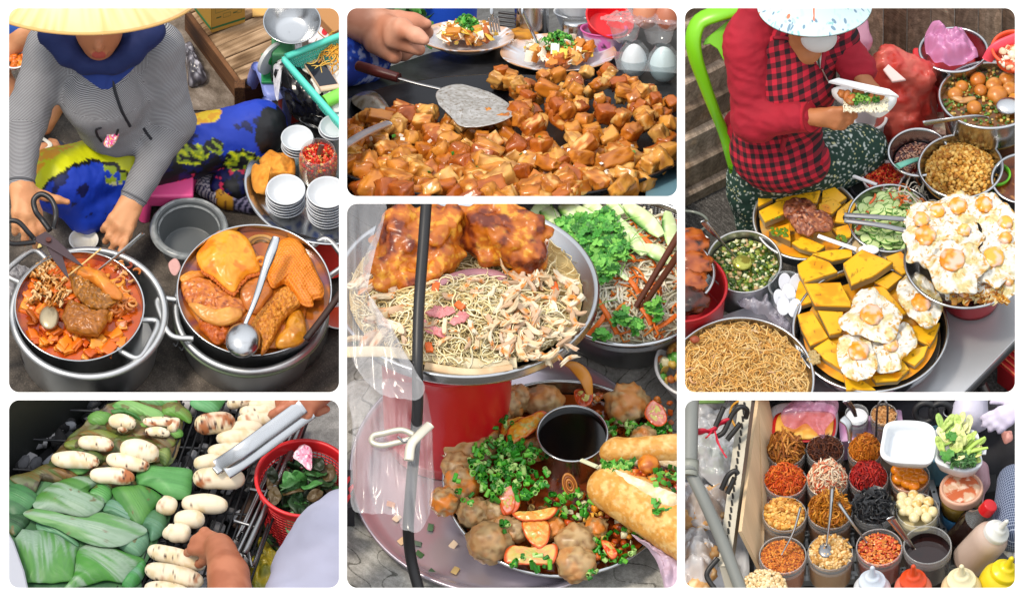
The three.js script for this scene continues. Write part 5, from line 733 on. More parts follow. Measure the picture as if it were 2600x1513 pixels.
// a working frame on a dish that slopes by s (rise per metre towards the viewer) through c
const tiltF=(F,c,s)=>(X,Y,h=0)=>{const q=F(X,Y,0),v=-q.z*SN;const y=(c.y+s*(-v/SN-c.z)+h)/(1-s*CS/SN);return F(X,Y,y);};
{
const shred=(H,F,X,Y,h,L,w,hex)=>{const q=F(X,Y,h),a=rr(0,6.28),e=q.clone().add(V(Math.cos(a)*L,rr(-0.2,0.35)*L,Math.sin(a)*L)),m=q.clone().lerp(e,0.5).add(V(rr(-1,1)*L*0.15,rr(0,1)*L*0.2,rr(-1,1)*L*0.15));H.strand([q,q.clone().lerp(m,0.55),m,m.clone().lerp(e,0.55),e],w,jit(hex,0.12),0.6,5);};
const ty=0.03,tr=thing('serving_tray','large round aluminium tray with bright rim under the meatball bowl','tray'),tc=G(1284,1200,ty);
part('dish',put(lathe([[0,-0.024],[0.43,-0.024],[0.462,-0.008],[0.476,0.006],[0.492,0.012],[0.498,0.006],[0.494,-0.004],[0.47,-0.02],[0.435,-0.03],[0,-0.03]],128),tc),mt('#c8bfc8',0.27,{metalness:0.7}),tr);
const rp=thing('red_pot','red plastic pot standing on the tray under the noodle platter','pot');part('shell',put(vessel(0.21,0.5,{rb:0.2,rim:0.008,seg:80}),G(1135,1092,0.012)),mt('#c8141e',0.3),rp);
// noodle platter
const c=G(1183,738,0.6),sl=0.19,PJ=tiltF(FJ,c,sl),PL=tiltF(FL,c,sl),pl=thing('steel_platter','deep steel platter heaped with noodles and roast chicken','platter');
{const g=lathe([[0,-0.055],[0.3,-0.055],[0.37,-0.03],[0.405,0.004],[0.417,0.008],[0.424,0.002],[0.418,-0.012],[0.424,-0.022],[0.416,-0.034],[0.37,-0.075],[0.24,-0.1],[0,-0.1]],128);g.rotateX(-Math.atan(sl));part('dish',put(g,c),STEEL,pl);}
const roast=(q,prims,label,s)=>{seed(s*7);const base=prims.filter(P=>P.c);for(let i=0;i<22;i++){const P=pick(base),a=rr(0,6.28),b=rr(0.1,1.3),k=rr(0.016,0.04);prims.push(ell(P.c.clone().add(V(Math.cos(a)*Math.cos(b)*P.r[0],Math.sin(b)*P.r[1],Math.sin(a)*Math.cos(b)*P.r[2])),k*rr(0.8,1.6),k*0.7,k*rr(0.8,1.4)));}return one('roast_chicken',label,'chicken',paint(body(prims,0.0065,0.016,(x,y,z)=>0.016*fbm(x*13+s,y*13,z*13)+0.005*Math.abs(nz(x*60,y*60,z*60))),p=>{const n=fbm(p.x*11+s,p.y*11,p.z*11),m=fbm(p.x*42,p.y*42+s,p.z*42);let k=mixc(lin('#c06a1a'),lin('#9c4a18'),sm(-0.1,0.3,n));k=mixc(k,lin('#dc9a30'),sm(0.15,0.5,m-n*0.4));return mixc(k,lin('#6a2a14'),sm(0.1,0.5,n+m*0.5));}),VC(0.27));};
roast(0,[ell(PJ(480,330,0.06),0.115,0.09,0.115),ell(PJ(650,250,0.07),0.1,0.085,0.1),ell(PJ(390,520,0.03),0.075,0.055,0.07),cap(PJ(225,300,0.06),PJ(350,330,0.06),0.022,0.04),cap(PJ(640,560,0.04),PJ(740,400,0.06),0.03,0.05),cap(PJ(330,590,0.03),PJ(480,600,0.03),0.03,0.035),ell(PJ(700,400,0.03),0.08,0.06,0.08)],'whole roast chicken behind the black rod',3);
roast(0,[ell(PJ(1090,200,0.07),0.1,0.085,0.1),ell(PJ(1280,290,0.07),0.1,0.085,0.1),ell(PJ(1370,440,0.03),0.055,0.06,0.07),cap(PJ(850,110,0.1),PJ(1000,160,0.09),0.035,0.05),cap(PJ(880,300,0.05),PJ(1010,330,0.04),0.02,0.045),cap(PJ(1050,440,0.03),PJ(1180,400,0.04),0.022,0.04)],'browned roast chicken half beside the salad',8);
{const H=new Heap(),q=PJ(900,900,0.0),Hh=(x,z)=>{const d=((x-q.x)/0.33)**2+((z-q.z-0.02)/0.24)**2;return c.y+sl*(z-c.z)-0.02+0.075*Math.max(0,1-d);};const sp=()=>{const p=PJ(rr(180,1560),rr(600,1200));return[p.x,p.z];},ins=(x,z)=>Math.hypot(x-c.x,z-c.z)<0.375;
strands(H,420,disc(c,0.36),Hh,{len:0.13,r:0.0017,curl:3,seg:10,cols:['#ecdfb4','#e0d09c','#d2b87c'],lift:0.02,inside:ins});strands(H,900,()=>{let s=sp();for(let k=0;k<9&&!ins(...s);k++)s=sp();return s;},Hh,{len:0.15,r:0.0024,curl:3.2,seg:12,cols:['#ecdfb4','#e2d29e','#f0e6c4','#d4bb80'],lift:0.03,inside:ins});part('mound',mottle(domeDisc(c,0.37,Hh),'#c4ab70','#a8884a',30),VC(0.6),one('noodles','tangle of thin yellow rice noodles on the steel platter','noodles',H.geo(),VC(0.4),null,'stuff'));
const on=(F,X,Y,d)=>onH(F,X,Y,Hh,d,0.6);
const strips=[0,1,2,3,4].map(i=>deform(chunk(1,0.16+0.06*(i%2),0.22+0.09*(i%3),0.3,0.5,4+i*7,6),p=>{p.y+=(i-2)*0.35*p.x*p.x;p.z+=(i%2?0.4:-0.3)*p.x*p.x;})),meat=['#dccaa8','#d2ba94','#e2d4b8','#c0a080','#d2b498'];seed(46);
const place=(F,X,Y,L,label,grp)=>{const a=jit(pick(meat),0.08),o=lin('#d0802c'),s=rr(0,30),wide=R()<0.4;one('chicken_strip',label,'chicken',paint(put(pick(strips).clone(),on(F,X,Y,0.028+rr(0,0.02)),new THREE.Euler(rr(-0.5,0.5),rr(0,6.28),rr(-0.7,0.7)),L),p=>fbm(p.x*40+s,p.y*40,p.z*40)>0.3?o:a),VC(0.5),grp);};
for(let i=0;i<95;i++)place(FL,rr(-40,500),rr(510,1180),rr(0.04,0.075),'shredded chicken strip near the salad side of the platter','chicken strips at the salad side');for(let i=0;i<26;i++)place(FJ,rr(620,1261),rr(560,1100),rr(0.03,0.06),'shredded chicken strip among the noodles','chicken strips among noodles');for(let i=0;i<14;i++)place(FJ,rr(40,480),rr(560,1050),rr(0.07,0.12),'broad chicken slice behind the plastic film','broad chicken slices by the film');
for(const[pts,lab]of[[[[600,920],[680,860],[800,865],[830,910],[720,950],[640,945]],'folded pink ham slice beside the black rod'],[[[770,990],[860,900],[935,930],[900,985],[820,1005]],'pink ham piece on the noodles'],[[[590,950],[680,1000],[765,1050],[740,1085],[600,1030]],'pink ham strip low by the rod']])one('ham_slice',lab,'ham',mottle((g=>{const b=new THREE.Box3().setFromBufferAttribute(g.attributes.position).getCenter(V());g.translate(0,Hh(b.x,b.z)+0.035-b.y,0);return g;})(pad(PJ,pts,0.03,{thick:0.004,dome:0.004,amp:0.012,f:30,ruffle:0.003,smooth:false,rings:14,m:90})),'#d68c8c','#c97a7c',20,0.4),VC(0.4));
for(const[X,Y]of[[630,1090],[860,780],[1220,1120],[680,640],[1560,640]])one('carrot_bit',X===630?'orange carrot chunk under the ham':'orange carrot or yolk bit in the noodles','carrot',put(chunk(0.034,0.012,0.022,0.2,0.3,X,4),on(FJ,X,Y,0.036),new THREE.Euler(0.3,X,0.2)),mt('#d9601a',0.45),X===630?undefined:'orange bits in the noodles');
const bd=[[15,1125],[250,1120],[480,1140],[650,1160],[850,1195],[1100,1215],[1280,1200]].map(([X,Y])=>PJ(X,Y,0.015));one('tofu_skin_strip','long pale strip lying along the front rim of the platter','strip',mottle(tube(bd,0.018,{ry:0.25,rad:12,seg:60,tw:V(0,1,0.5)}),'#ddcfae','#d0bd96',20,0.4),VC(0.55));
one('tofu_skin_strip','second pale strip just inside the front rim','strip',mottle(tube([[600,1225],[800,1260],[1000,1275],[1250,1240]].map(([X,Y])=>PJ(X,Y,0.008)),0.013,{ry:0.4,rad:10,tw:V(0,1,0.5)}),'#d8c29c','#c9a880',20,0.4),VC(0.55));
one('onion_slice','purple-pink onion slice above the noodles','onion',tube([[650,640],[800,570],[960,530],[1130,545],[1190,590]].map(([X,Y])=>on(FJ,X,Y,0.03)),0.016,{ry:0.4,rad:10}),mt('#b0808a',0.4));}
// strainer with salad
const s0=G(1600,692,0.24),st=thing('strainer','steel mesh strainer heaped with cucumber, herbs and pickled carrot','strainer');
{part('rim',put(lathe([[0.285,-0.01],[0.3,-0.006],[0.302,0.004],[0.294,0.009],[0.286,0.004],[0.285,-0.01]],96),s0),STEEL,st);const H=new Heap();for(let i=0;i<150;i++){const a=i/150*6.2832;H.strand([[0.287,0],[0.282,-0.03],[0.27,-0.055],[0.25,-0.08],[0.2,-0.1]].map(([r,y])=>V(s0.x+Math.cos(a)*r,s0.y+y,s0.z+Math.sin(a)*r)),0.0022,[1,1,1]);}for(let j=0;j<13;j++){const y=-j*0.008,r=0.287-0.036*(j/12)**2,pts=[];for(let i=0;i<=90;i++){const a=i/90*6.2832;pts.push(V(s0.x+Math.cos(a)*r,s0.y+y,s0.z+Math.sin(a)*r));}H.strand(pts,0.0022,[1,1,1]);}part('mesh_wall',H.geo(),STEELD,st);
const pot=thing('steel_pot','steel basin under the salad strainer','basin');part('shell',put(vessel(0.265,0.19,{rb:0.21,bow:0.6,rim:0.006,seg:80}),s0.clone().setY(0.012)),STEELD,pot);}
{const H=new Heap(),Hh=domeH(s0,0.3,s0.y-0.045,0.07),sp=disc(s0,0.27),ins=(x,z)=>Math.hypot(x-s0.x,z-s0.z)<0.275;seed(47);
part('base',mottle(domeDisc(s0,0.275,Hh),'#c9bfa0','#c98a4c',30),VC(0.5),(strands(H,760,sp,Hh,{len:0.11,r:0.0044,curl:1.6,seg:7,cols:['#e6e0c6','#dcd4b4','#ece8d6','#d0c8a4'],lift:0.02,inside:ins}),strands(H,190,sp,Hh,{len:0.1,r:0.004,curl:1.2,seg:6,cols:['#e0701c','#e88428','#d06212'],lift:0.026,inside:ins}),one('pickles','shredded white radish and orange carrot in the strainer','pickles',H.geo(),VC(0.35),null,'stuff')));
const at=(X,Y,d)=>onH(FL,X,Y,Hh,d,0.26);
const cu=(a,b,w,label)=>{w*=1.15;const A=at(a[0],a[1],0.055),B=at(b[0],b[1],0.055),g=tube([A,A.clone().lerp(B,0.5).add(V(0,0.006,0)),B],t=>w*(0.35+0.65*Math.pow(Math.sin(Math.PI*(0.03+0.94*t)),0.8)),{ry:0.2,rad:12,seg:20,tw:V(0.3,1,0.4)}),d=V().subVectors(B,A).normalize(),sd_=V().crossVectors(d,V(0,1,0));one('cucumber_stick',label,'cucumber',paint(g,p=>{const q=V().subVectors(p,A).dot(sd_)/w;return q>0.72?lin('#3f7a24'):q>0.45?lin('#a9c878'):lin(fbm(p.x*40,1,p.z*40)>0.2?'#dfe6c0':'#cbdca4');}),VC(0.3));};
cu([450,20],[760,235],0.016,'slim pale cucumber stick above the herbs');cu([690,60],[1030,390],0.022,'long cucumber stick right across the salad');cu([860,20],[1130,260],0.028,'broad cucumber slice with green skin near the mesh');cu([1180,80],[1200,340],0.022,'upright cucumber stick at the outer edge');cu([240,30],[360,200],0.026,'cucumber stick at the back left of the strainer');cu([140,170],[290,260],0.016,'thin cucumber sliver by the platter rim');cu([560,20],[700,110],0.022,'cucumber stick at the back');cu([800,190],[1000,400],0.022,'dark-skinned cucumber stick under the long one');cu([160,110],[300,40],0.022,'dark cucumber end at the strainer corner');cu([1000,340],[1190,450],0.024,'cucumber slice near the chopsticks');cu([680,440],[880,590],0.011,'pale stem below the herbs');cu([740,10],[830,100],0.02,'cucumber stick beside the broad slice');
cu([380,30],[480,120],0.024,'cucumber stick behind the herbs');
for(const[a,b,n]of[[[640,720],[800,990],1],[[720,830],[580,1000],2],[[960,250],[1090,370],3],[[980,800],[1050,920],4],[[880,400],[930,450],5],[[880,580],[960,690],6],[[1090,950],[1240,850],7]])one('carrot_stick',['','long carrot stick at the front of the salad','carrot stick crossing at the front left','carrot stick beside the long cucumber','curled carrot strip at the chopstick tips','short carrot piece beside the herbs','carrot piece in the middle of the salad','carrot stick at the front right rim'][n],'carrot',tube([at(...a,0.045),at((a[0]+b[0])/2+10,(a[1]+b[1])/2,0.052),at(...b,0.04)],0.009,{ry:0.5,rad:8,seg:10}),mt('#dd6a18',0.4));
// herbs: stems and lobed leaves
const Lf=new Heap(),lobes=(()=>{const h=new Heap(),lf=pad((x,y,q)=>V(x,q,y),[[0,-0.08],[0.45,-0.3],[1,-0.12],[0.8,0],[1,0.14],[0.45,0.3],[0,0.08]],0,{thick:0.05,rings:2,m:14,amp:0.1,f:3});for(const a of[-1.1,0,1.1])h.add(lf,new THREE.Matrix4().makeRotationY(a),[1,1,1]);return h.geo();})();
const herb=(X,Y,n,rx,ry)=>{for(let i=0;i<n;i++){const a=rr(0,6.28),q=Math.sqrt(R()),p=at(X+Math.cos(a)*q*rx,Y+Math.sin(a)*q*ry,0.06+rr(0,0.05)*(1-q*0.6)),k=rr(0.014,0.026);Lf.add(lobes,mat4(p,new THREE.Euler(rr(-0.6,0.6),rr(0,6.28),rr(-0.6,0.6)),V(k,k,k)),jit(pick(['#3f8f2c','#58a83a','#2f7524','#74b84a']),0.15));}};
herb(560,270,330,280,170);herb(680,500,110,110,90);herb(790,370,60,90,70);herb(940,930,22,60,40);herb(830,880,26,50,70);herb(680,990,18,50,30);herb(1080,800,26,60,80);herb(720,110,30,80,50);for(let i=0;i<60;i++)shred(Lf,(X,Y,h)=>at(X,Y,0.06),rr(280,900),rr(120,500),0,rr(0.04,0.08),0.0016,'#7ab04c');shred(Lf,(X,Y)=>at(X,Y,0.06),620,800,0,0.08,0.002,'#8ab85c');
one('herbs','fresh green coriander bunch on the salad','herbs',Lf.geo(),VC(0.5),null,'stuff');
for(const[a,b,n]of[[[1262,240],[937,790],'upper'],[[1262,385],[992,785],'lower']])one('chopstick',`${n} brown wooden chopstick stuck in the salad`,'chopstick',tube([FL(...a,0.46),FL(...b,0.28)],t=>0.0115-0.002*t,{seg:4,rad:10}),mt('#5c2c16',0.5));}
// side bowl at the right edge and fruit slice
{const b=thing('bowl','white enamel bowl of mixed pickles at the far right edge','bowl'),bc=G(1775,925,0.14);part('shell',put(vessel(0.135,0.12,{rb:0.08,bow:0.6,rim:0.006}),bc.clone().add(V(0,-0.12,0))),mt('#dcdcdc',0.25),b);const H=new Heap();bits(H,130,disc(bc,0.125),domeH(bc,0.14,bc.y-0.02,0.03),[gLump,gFlake,gCube],[0.02,0.045],['#c9a84c','#d8d2a8','#5a9a3c','#a8602c','#b8863c']);one('pickles','yellow and green pickles in the bowl at the far right edge','pickles',H.geo(),VC(0.35),null,'stuff');
one('pepper_slice','curved orange slice standing behind the meatball bowl','pepper',tube([FL(400,1205,0.2),FL(480,1230,0.22),FL(560,1320,0.22),FL(600,1460,0.18)],t=>0.008+0.014*Math.sin(Math.PI*t),{ry:0.35,rad:12}),mt('#c9842c',0.35));}
// meatball bowl
const bc=G(1425,1216,0.12),bs=-0.07,BM=tiltF(FM,bc,bs),BN=tiltF(FN,bc,bs);const mb=thing('steel_bowl','wide steel bowl of meatballs in tomato broth','bowl');{const g=vessel(0.368,0.1,{rb:0.3,bow:0.6,rim:0.008,seg:128});g.translate(0,-0.1,0);g.rotateX(0.07);part('shell',put(g,bc),STEEL,mb);const l=bare(new THREE.CircleGeometry(0.345,64).rotateX(-Math.PI/2).translate(0,-0.03,0).rotateX(0.07));one('broth','red-brown tomato broth in the meatball bowl','broth',mottle(put(l,bc),'#7a3210','#a04c12',14,0.3,'#b8641a'),VC(0.12));}
const ball=(F,X,Y,r,label,o)=>one('meatball',label,'meatball',paint(put(deform(blob(1.05,0.9,1.05,0.22,2.2,X*0.1,5),p=>{const k=1+0.1*fbm(p.x*6,p.y*6,p.z*6+X)+0.015*nz(p.x*17,p.y*17,p.z*17);p.multiplyScalar(k*r);}),F(X,Y,0.02)),p=>{const n=fbm(p.x*20+X,p.y*20,p.z*20),m=fbm(p.x*75,p.y*75,p.z*75);let k=mixc(lin('#b09468'),lin('#8c6c46'),sm(-0.1,0.3,m));return mixc(k,lin('#c9741c'),o*sm(-0.15,0.25,n));}),VC(0.4));
ball(BM,870,350,0.072,'large grey-brown meatball at the left rim with herb flecks',0.35);ball(BM,840,540,0.048,'meatball half hidden under the left rim pair',0.3);ball(BM,880,670,0.056,'orange-glazed meatball at the left',1);ball(BM,745,800,0.046,'orange-glazed meatball hanging over the rim',1);ball(BM,960,880,0.05,'pale meatball in the lower left',0.3);ball(BM,1080,1100,0.068,'big cracked meatball at the front rim',0.25);ball(BM,1150,110,0.05,'meatball behind the chive heap',0.6);ball(BM,1225,60,0.052,'orange meatball at the back left',0.8);ball(BN,60,40,0.045,'meatball beside the pepper strip at the back',0.5);ball(BN,260,60,0.058,'browned meatball next to the soy cup',0.5);ball(BN,870,80,0.066,'meatball with scallion at the back right',0.6);ball(BN,480,1100,0.062,'upper half of the tall meatball at the front',0.2);ball(BN,490,1260,0.06,'tall meatball at the front rim',0.35);ball(BN,40,1010,0.04,'meatball under the tomato slices',0.5);ball(BM,1120,870,0.042,'dark meatball below the chives',0.2);
ball(BM,1010,420,0.05,'meatball under the left edge of the scallion heap',0.6);ball(BM,1060,300,0.045,'glazed meatball behind the scallion heap',0.9);ball(BM,1180,1000,0.044,'small meatball between the front meatballs',0.5);ball(BN,160,420,0.04,'meatball hidden beside the soy cup',0.7);ball(BN,640,1000,0.036,'small glazed meatball near the bread',0.9);ball(BN,330,1000,0.036,'browned meatball behind the tall one',0.8);ball(BN,1000,330,0.04,'small meatball beside the bread tip',0.8);
const cup=thing('soy_cup','steel cup of black soy sauce standing in the meatball bowl','cup'),cc=G(1453,1101,0.22);part('shell',put(vessel(0.11,0.15,{rb:0.1,rim:0.004,t:0.003,seg:64}),cc.clone().add(V(0,-0.15,0))),STEEL,cup);part('soy_sauce',put(new THREE.CylinderGeometry(0.106,0.106,0.01,48),cc.clone().add(V(0,-0.02,0))),mt('#050303',0.08),cup);one('onion_ring','browned ringed shallot stuck to the soy cup','shallot',(()=>{const H=new Heap();for(let i=1;i<5;i++){const g=new THREE.TorusGeometry(0.007*i,0.0038,6,24);g.scale(0.75,1.3,1);H.add(g,mat4(FN(445,640,0.16).add(V(0,0,0.02)),new THREE.Euler(-0.9,0,0.3),V(1,1,1)),i%2?'#8a4a18':'#b8742c');}return H.geo();})(),VC(0.35));
const slice=(F,pts,label,a,b,h=0.045)=>{const g=pad(F,pts,h,{thick:0.007,dome:0.003,amp:0.006,f:30,m:60,rings:14}),A=lin(a),B=lin(b),sk=lin('#c8501c'),sd_=lin('#b8b060');one('tomato_slice',label,'tomato',paint(g,(p,_,i)=>{const t=g.userData.t[i]??1,n=fbm(p.x*60,p.y*60,p.z*60+pts[0][0]);return t>0.86?sk:t<0.6&&n>0.15?sd_:mixc(A,B,sm(-0.2,0.2,n));}),VC(0.25));};
slice(BN,[[15,890],[180,870],[355,850],[310,920],[180,948],[60,935]],'tomato wedge pointing at the broth','#d9903c','#d6b05c',0.06);slice(BN,[[90,950],[180,935],[285,955],[285,1090],[230,1150],[140,1100]],'round tomato slice below the wedge','#d98a3c','#cfa85a',0.05);slice(BN,[[0,1130],[150,1140],[345,1125],[320,1260],[120,1270],[-40,1250]],'wide tomato slice near the front rim','#d9a06a','#c8b060');slice(BN,[[-60,690],[40,690],[80,790],[40,880],[-50,900]],'pink tomato slice under the chives','#d98a74','#d2603c',0.055);slice(BM,[[1150,700],[1230,680],[1270,760],[1255,870],[1205,900]],'pink and white tomato wedge by the chives','#dc9c8c','#d0703c',0.06);slice(BN,[[0,240],[130,170],[250,130],[300,170],[180,280],[80,345],[-20,390]],'yellow pepper strip beside the cup','#d69a2c','#cc7a1c',0.06);slice(BN,[[-60,220],[60,180],[140,190],[40,260],[-60,330]],'second pepper strip behind the first','#d0a03c','#c9741c',0.045);slice(BN,[[1000,150],[1060,55],[1145,110],[1165,215],[1090,245]],'pale tomato half at the right rim','#c98a7c','#b86a5a',0.05);slice(BN,[[480,-20],[610,-20],[600,80],[520,95]],'dark red tomato piece behind the cup','#a8401c','#8a2c14',0.04);slice(BN,[[1180,330],[1246,320],[1246,380]],'tiny tomato corner at the bread','#c9601c','#b84c14',0.03);slice(BN,[[680,1090],[740,1100],[800,1200],[760,1230],[700,1160]],'red tomato sliver by the bread','#c94a24','#d9864c',0.04);
{const H=new Heap();seed(49);const chive=(F,X,Y,rx,ry,n,h)=>{for(let i=0;i<n;i++){const a=rr(0,6.28),q=Math.sqrt(R()),p=F(X+Math.cos(a)*q*rx,Y+Math.sin(a)*q*ry,h+rr(0,0.03)*(1-q)),k=rr(0.011,0.017);H.add(gRingTall,mat4(p,rot(),V(k,k*rr(1,3),k)),jit(pick(['#2f8a1e','#45a52c','#24701a','#6cbc3c','#a8cc78']),0.12));}};
chive(BM,1130,520,210,210,125,0.065);chive(BN,90,560,210,220,125,0.065);chive(BM,1120,720,60,80,18,0.07);chive(BM,900,700,120,140,9,0.09);chive(BN,470,800,190,130,40,0.02);chive(BN,830,240,130,60,26,0.02);chive(BN,1080,260,120,60,20,0.02);chive(BN,780,1100,200,160,34,0.02);chive(BN,150,1250,150,70,16,0.05);chive(BM,1120,200,150,60,16,0.07);chive(BM,1180,980,60,50,6,0.07);chive(BN,590,1330,60,40,6,0.03);one('chives','chopped bright green scallions scattered over the meatballs','scallions',H.geo(),VC(0.35),null,'stuff');
const C=new Heap();for(let i=0;i<170;i++){const[x,z]=disc(bc,0.32)();C.add(pick([gLump,gFlake,gRingTall]),mat4(V(x,bc.y-0.022-(z-bc.z)*0.07,z),rot(),V(0.022,0.018,0.022)),jit(pick(['#b85a1c','#c9742c','#8a3a14','#4a8a2c','#d0b070']),0.2));}for(let i=0;i<190;i++){const p=BN(rr(330,1060),rr(720,1330),0.0+rr(0,0.012));if(Math.hypot(p.x-bc.x,p.z-bc.z)>0.335)continue;C.add(pick([gLump,gCube,gFlake]),mat4(p,rot(),V(0.022,0.022,0.022)),jit(pick(['#c9601c','#d98a24','#b84a14','#e0b04c','#7a3414','#d8cfa8']),0.15));}for(let i=0;i<50;i++){const p=BN(rr(560,1200),rr(-20,330),rr(0,0.01));C.add(pick([gLump,gFlake]),mat4(p,rot(),V(0.024,0.02,0.024)),jit(pick(['#a8501c','#c9742c','#d8c8a0','#8a3a14']),0.15));}one('diced_vegetables','diced tomato, corn and onion floating in the broth','vegetables',C.geo(),VC(0.3),null,'stuff');}
// filled bread
{const b=thing('bread_roll','split crusty bread roll filled with meatball and herbs','bread'),crust=g=>paint(g,p=>{const n=fbm(p.x*24,p.y*24,p.z*24),m=fbm(p.x*70+3,p.y*70,p.z*70);return mixc(mixc(lin('#cf9440'),lin('#ddb26a'),sm(-0.15,0.25,n)),lin(m>0?'#e6cf9c':'#b06f24'),0.45*sm(0.3,0.5,Math.abs(m)));});
const A=FN(735,700,0.22),B=FN(1350,1060,0.27),C=FN(780,425,0.25),D=FN(1350,400,0.29),fA=FN(800,600,0.25),fB=FN(1300,680,0.3);
part('bottom_half',crust(body([cap(A,B,0.07,0.088),cap(A.clone().add(V(0.03,0.0,-0.02)),B.clone().add(V(0.03,0,-0.03)),0.05,0.065)],0.0055,0.05,(x,y,z)=>0.003*fbm(x*30,y*30,z*30))),VC(0.55),b);part('top_half',crust(body([cap(C,D,0.04,0.05),cap(FN(720,440,0.24),C,0.02,0.038)],0.0055,0.03,(x,y,z)=>0.003*fbm(x*30,y*30,z*30))),VC(0.55),b);
part('crumb',mottle(body([cap(FN(690,560,0.262),FN(1200,800,0.33),0.018,0.03),cap(FN(760,480,0.24),FN(1280,500,0.26),0.022,0.03)],0.005,0.01,(x,y,z)=>0.003*fbm(x*60,y*60,z*60)),'#e9dcc0','#d8c298',40,0.3),VC(0.8),b);
const H=new Heap();seed(50);for(let i=0;i<110;i++){const t=rr(0,1),p=fA.clone().lerp(fB,t).add(V(rr(-0.05,0.03),rr(-0.01,0.02),rr(-0.035,0.035)));H.add(pick([gLump,gCube,gFlake]),mat4(p,rot(),V(0.026,0.02,0.026)),jit(pick(['#b8501a','#c9661c','#7a2c10','#d0883c','#3a1408','#a8381a']),0.15));}for(let i=0;i<90;i++){const p=i<55?FN(rr(690,920),rr(490,590),0.285):FN(rr(1060,1240),rr(520,900),0.34);const k=rr(0.02,0.03);H.add(gLeafBit,mat4(p,rot(1.2),V(k,k,k)),jit(pick(['#3f8f2c','#5aa53a','#2c6a22','#8fc25a']),0.15));}part('filling',H.geo(),VC(0.3),b);part('cabbage_stick',tube([FN(530,490,0.26),FN(650,540,0.29)],0.0085,{ry:0.5}),mt('#cfd2b0',0.5),b);
part('meat_piece',mottle(put(blob(0.035,0.025,0.035,0.2,2,3,3),FN(1030,520,0.31)),'#c9781c','#a8541a',40,0.3),VC(0.35),b);
one('paper_sleeve','thin pinkish plastic sleeve round the bread','sleeve',crumple(FN,[[900,1030],[1060,1190],[1120,1330],[1170,1470],[1290,1470],[1290,1250],[1100,1150]],0.2,{rise:0.03,amp:0.015}),mt('#c9b0c4',0.4,{transmission:0.25,thickness:0}));}
// rods, clip, film, scraps
one('carrying_rod','black carrying rod rising in front of the platter','rod',tube([FM(575,1520,0.05),FM(500,1240,0.14),FM(476,1020,0.24),FM(488,800,0.36),FM(520,420,0.5),FM(545,100,0.62),FJ(545,1250,0.72),FJ(555,800,0.8),FJ(590,300,0.86),FJ(615,-60,0.9)],0.0182,{seg:70,rad:16}),mt('#1b1b1d',0.42));
one('carrying_rod','second black rod behind the chicken at the left','rod',tube([FJ(345,-40,0.7),FJ(290,130,0.62),FJ(215,420,0.5),FJ(190,480,0.42)],0.017,{seg:30,rad:12}),mt('#1b1b1d',0.42));
{const k=thing('clip','off-white spring clip pinching film to the black rod','clip'),m=mt('#c9c4b4',0.35,{metalness:0.4});part('jaw',tube([FM(640,225,0.66),FM(560,300,0.66),FM(500,370,0.65),FM(480,490,0.63)],0.0165,{ry:0.5,rad:12}),m,k);part('jaw',tube([FM(520,300,0.650),FM(430,265,0.650),FM(290,290,0.640),FM(215,310,0.630),FM(205,350,0.620),FM(270,378,0.620),FM(400,355,0.630),FM(500,330,0.640)],0.0095,{rad:10,seg:50}),m,k);part('spring',tube([FM(400,315,0.645),FM(450,350,0.650),FM(500,320,0.655)],0.004,{rad:6}),STEELD,k);}
const fm=mt('#f4f4f7',0.2,{transmission:0.84,thickness:0,ior:1.5});one('plastic_film','clear plastic film draped down the left of the platter','film',crumple(FJ,[[-20,20],[150,10],[310,20],[240,220],[140,460],[180,700],[280,1000],[480,1260],[600,1380],[560,1466],[300,1440],[100,1250],[-20,900]],0.72,{rise:0.06,amp:0.03,f:16,an:0.12,n:40,m:120}),fm);
one('plastic_film','clear plastic film hanging round the rod below the platter','film',crumple(FM,[[30,-80],[560,-60],[640,150],[660,480],[665,740],[560,1010],[440,1000],[390,900],[240,880],[80,860],[50,500],[60,200]],0.56,{rise:0.05,amp:0.026,f:16,an:0.12,n:40,m:120}),fm);
{const H=new Heap();for(const[X,Y,c]of[[560,1190,'#3a5a2c'],[655,1325,'#2f4a26'],[825,1310,'#c9a86a'],[810,1120,'#d8bfa0'],[640,990,'#4a6a4a'],[345,820,'#c98a5c'],[390,920,'#d8c2a8'],[430,1090,'#c9a880'],[545,1110,'#5a6a5a']])H.add(parseInt(c.slice(1,3),16)<120?gLeafBit:gFlake,mat4(FM(X,Y,0.014),rot(0.5),V(0.028,0.03,0.03)),c);one('food_scraps','herb and peanut scraps strewn on the tray','scraps',H.geo(),VC(0.5),null,'stuff');}
{const b=thing('crate','dark box with red stripes beside the tray at the left edge','box');part('body',slab([FM(-80,560,0.1),FM(60,560,0.1),FM(75,840,0.1),FM(-80,840,0.1)],0.1),mt('#26262c',0.6),b);for(const[x,y]of[[15,640],[40,700],[20,770]])part('stripe',slab([FM(x-14,y,0.1015),FM(x+22,y-34,0.1015),FM(x+30,y-10,0.1015),FM(x,y+40,0.1015)],0.002,{bevel:0}),mt('#c4202a',0.6),b);}
{const g=boxg(1.2,0.6,0.02,0);struct('wall',put(g,G(1200,500,0.0).add(V(0,0.1,-0.12))),mt('#8f8f90',0.9,{map:gTex}));}
}

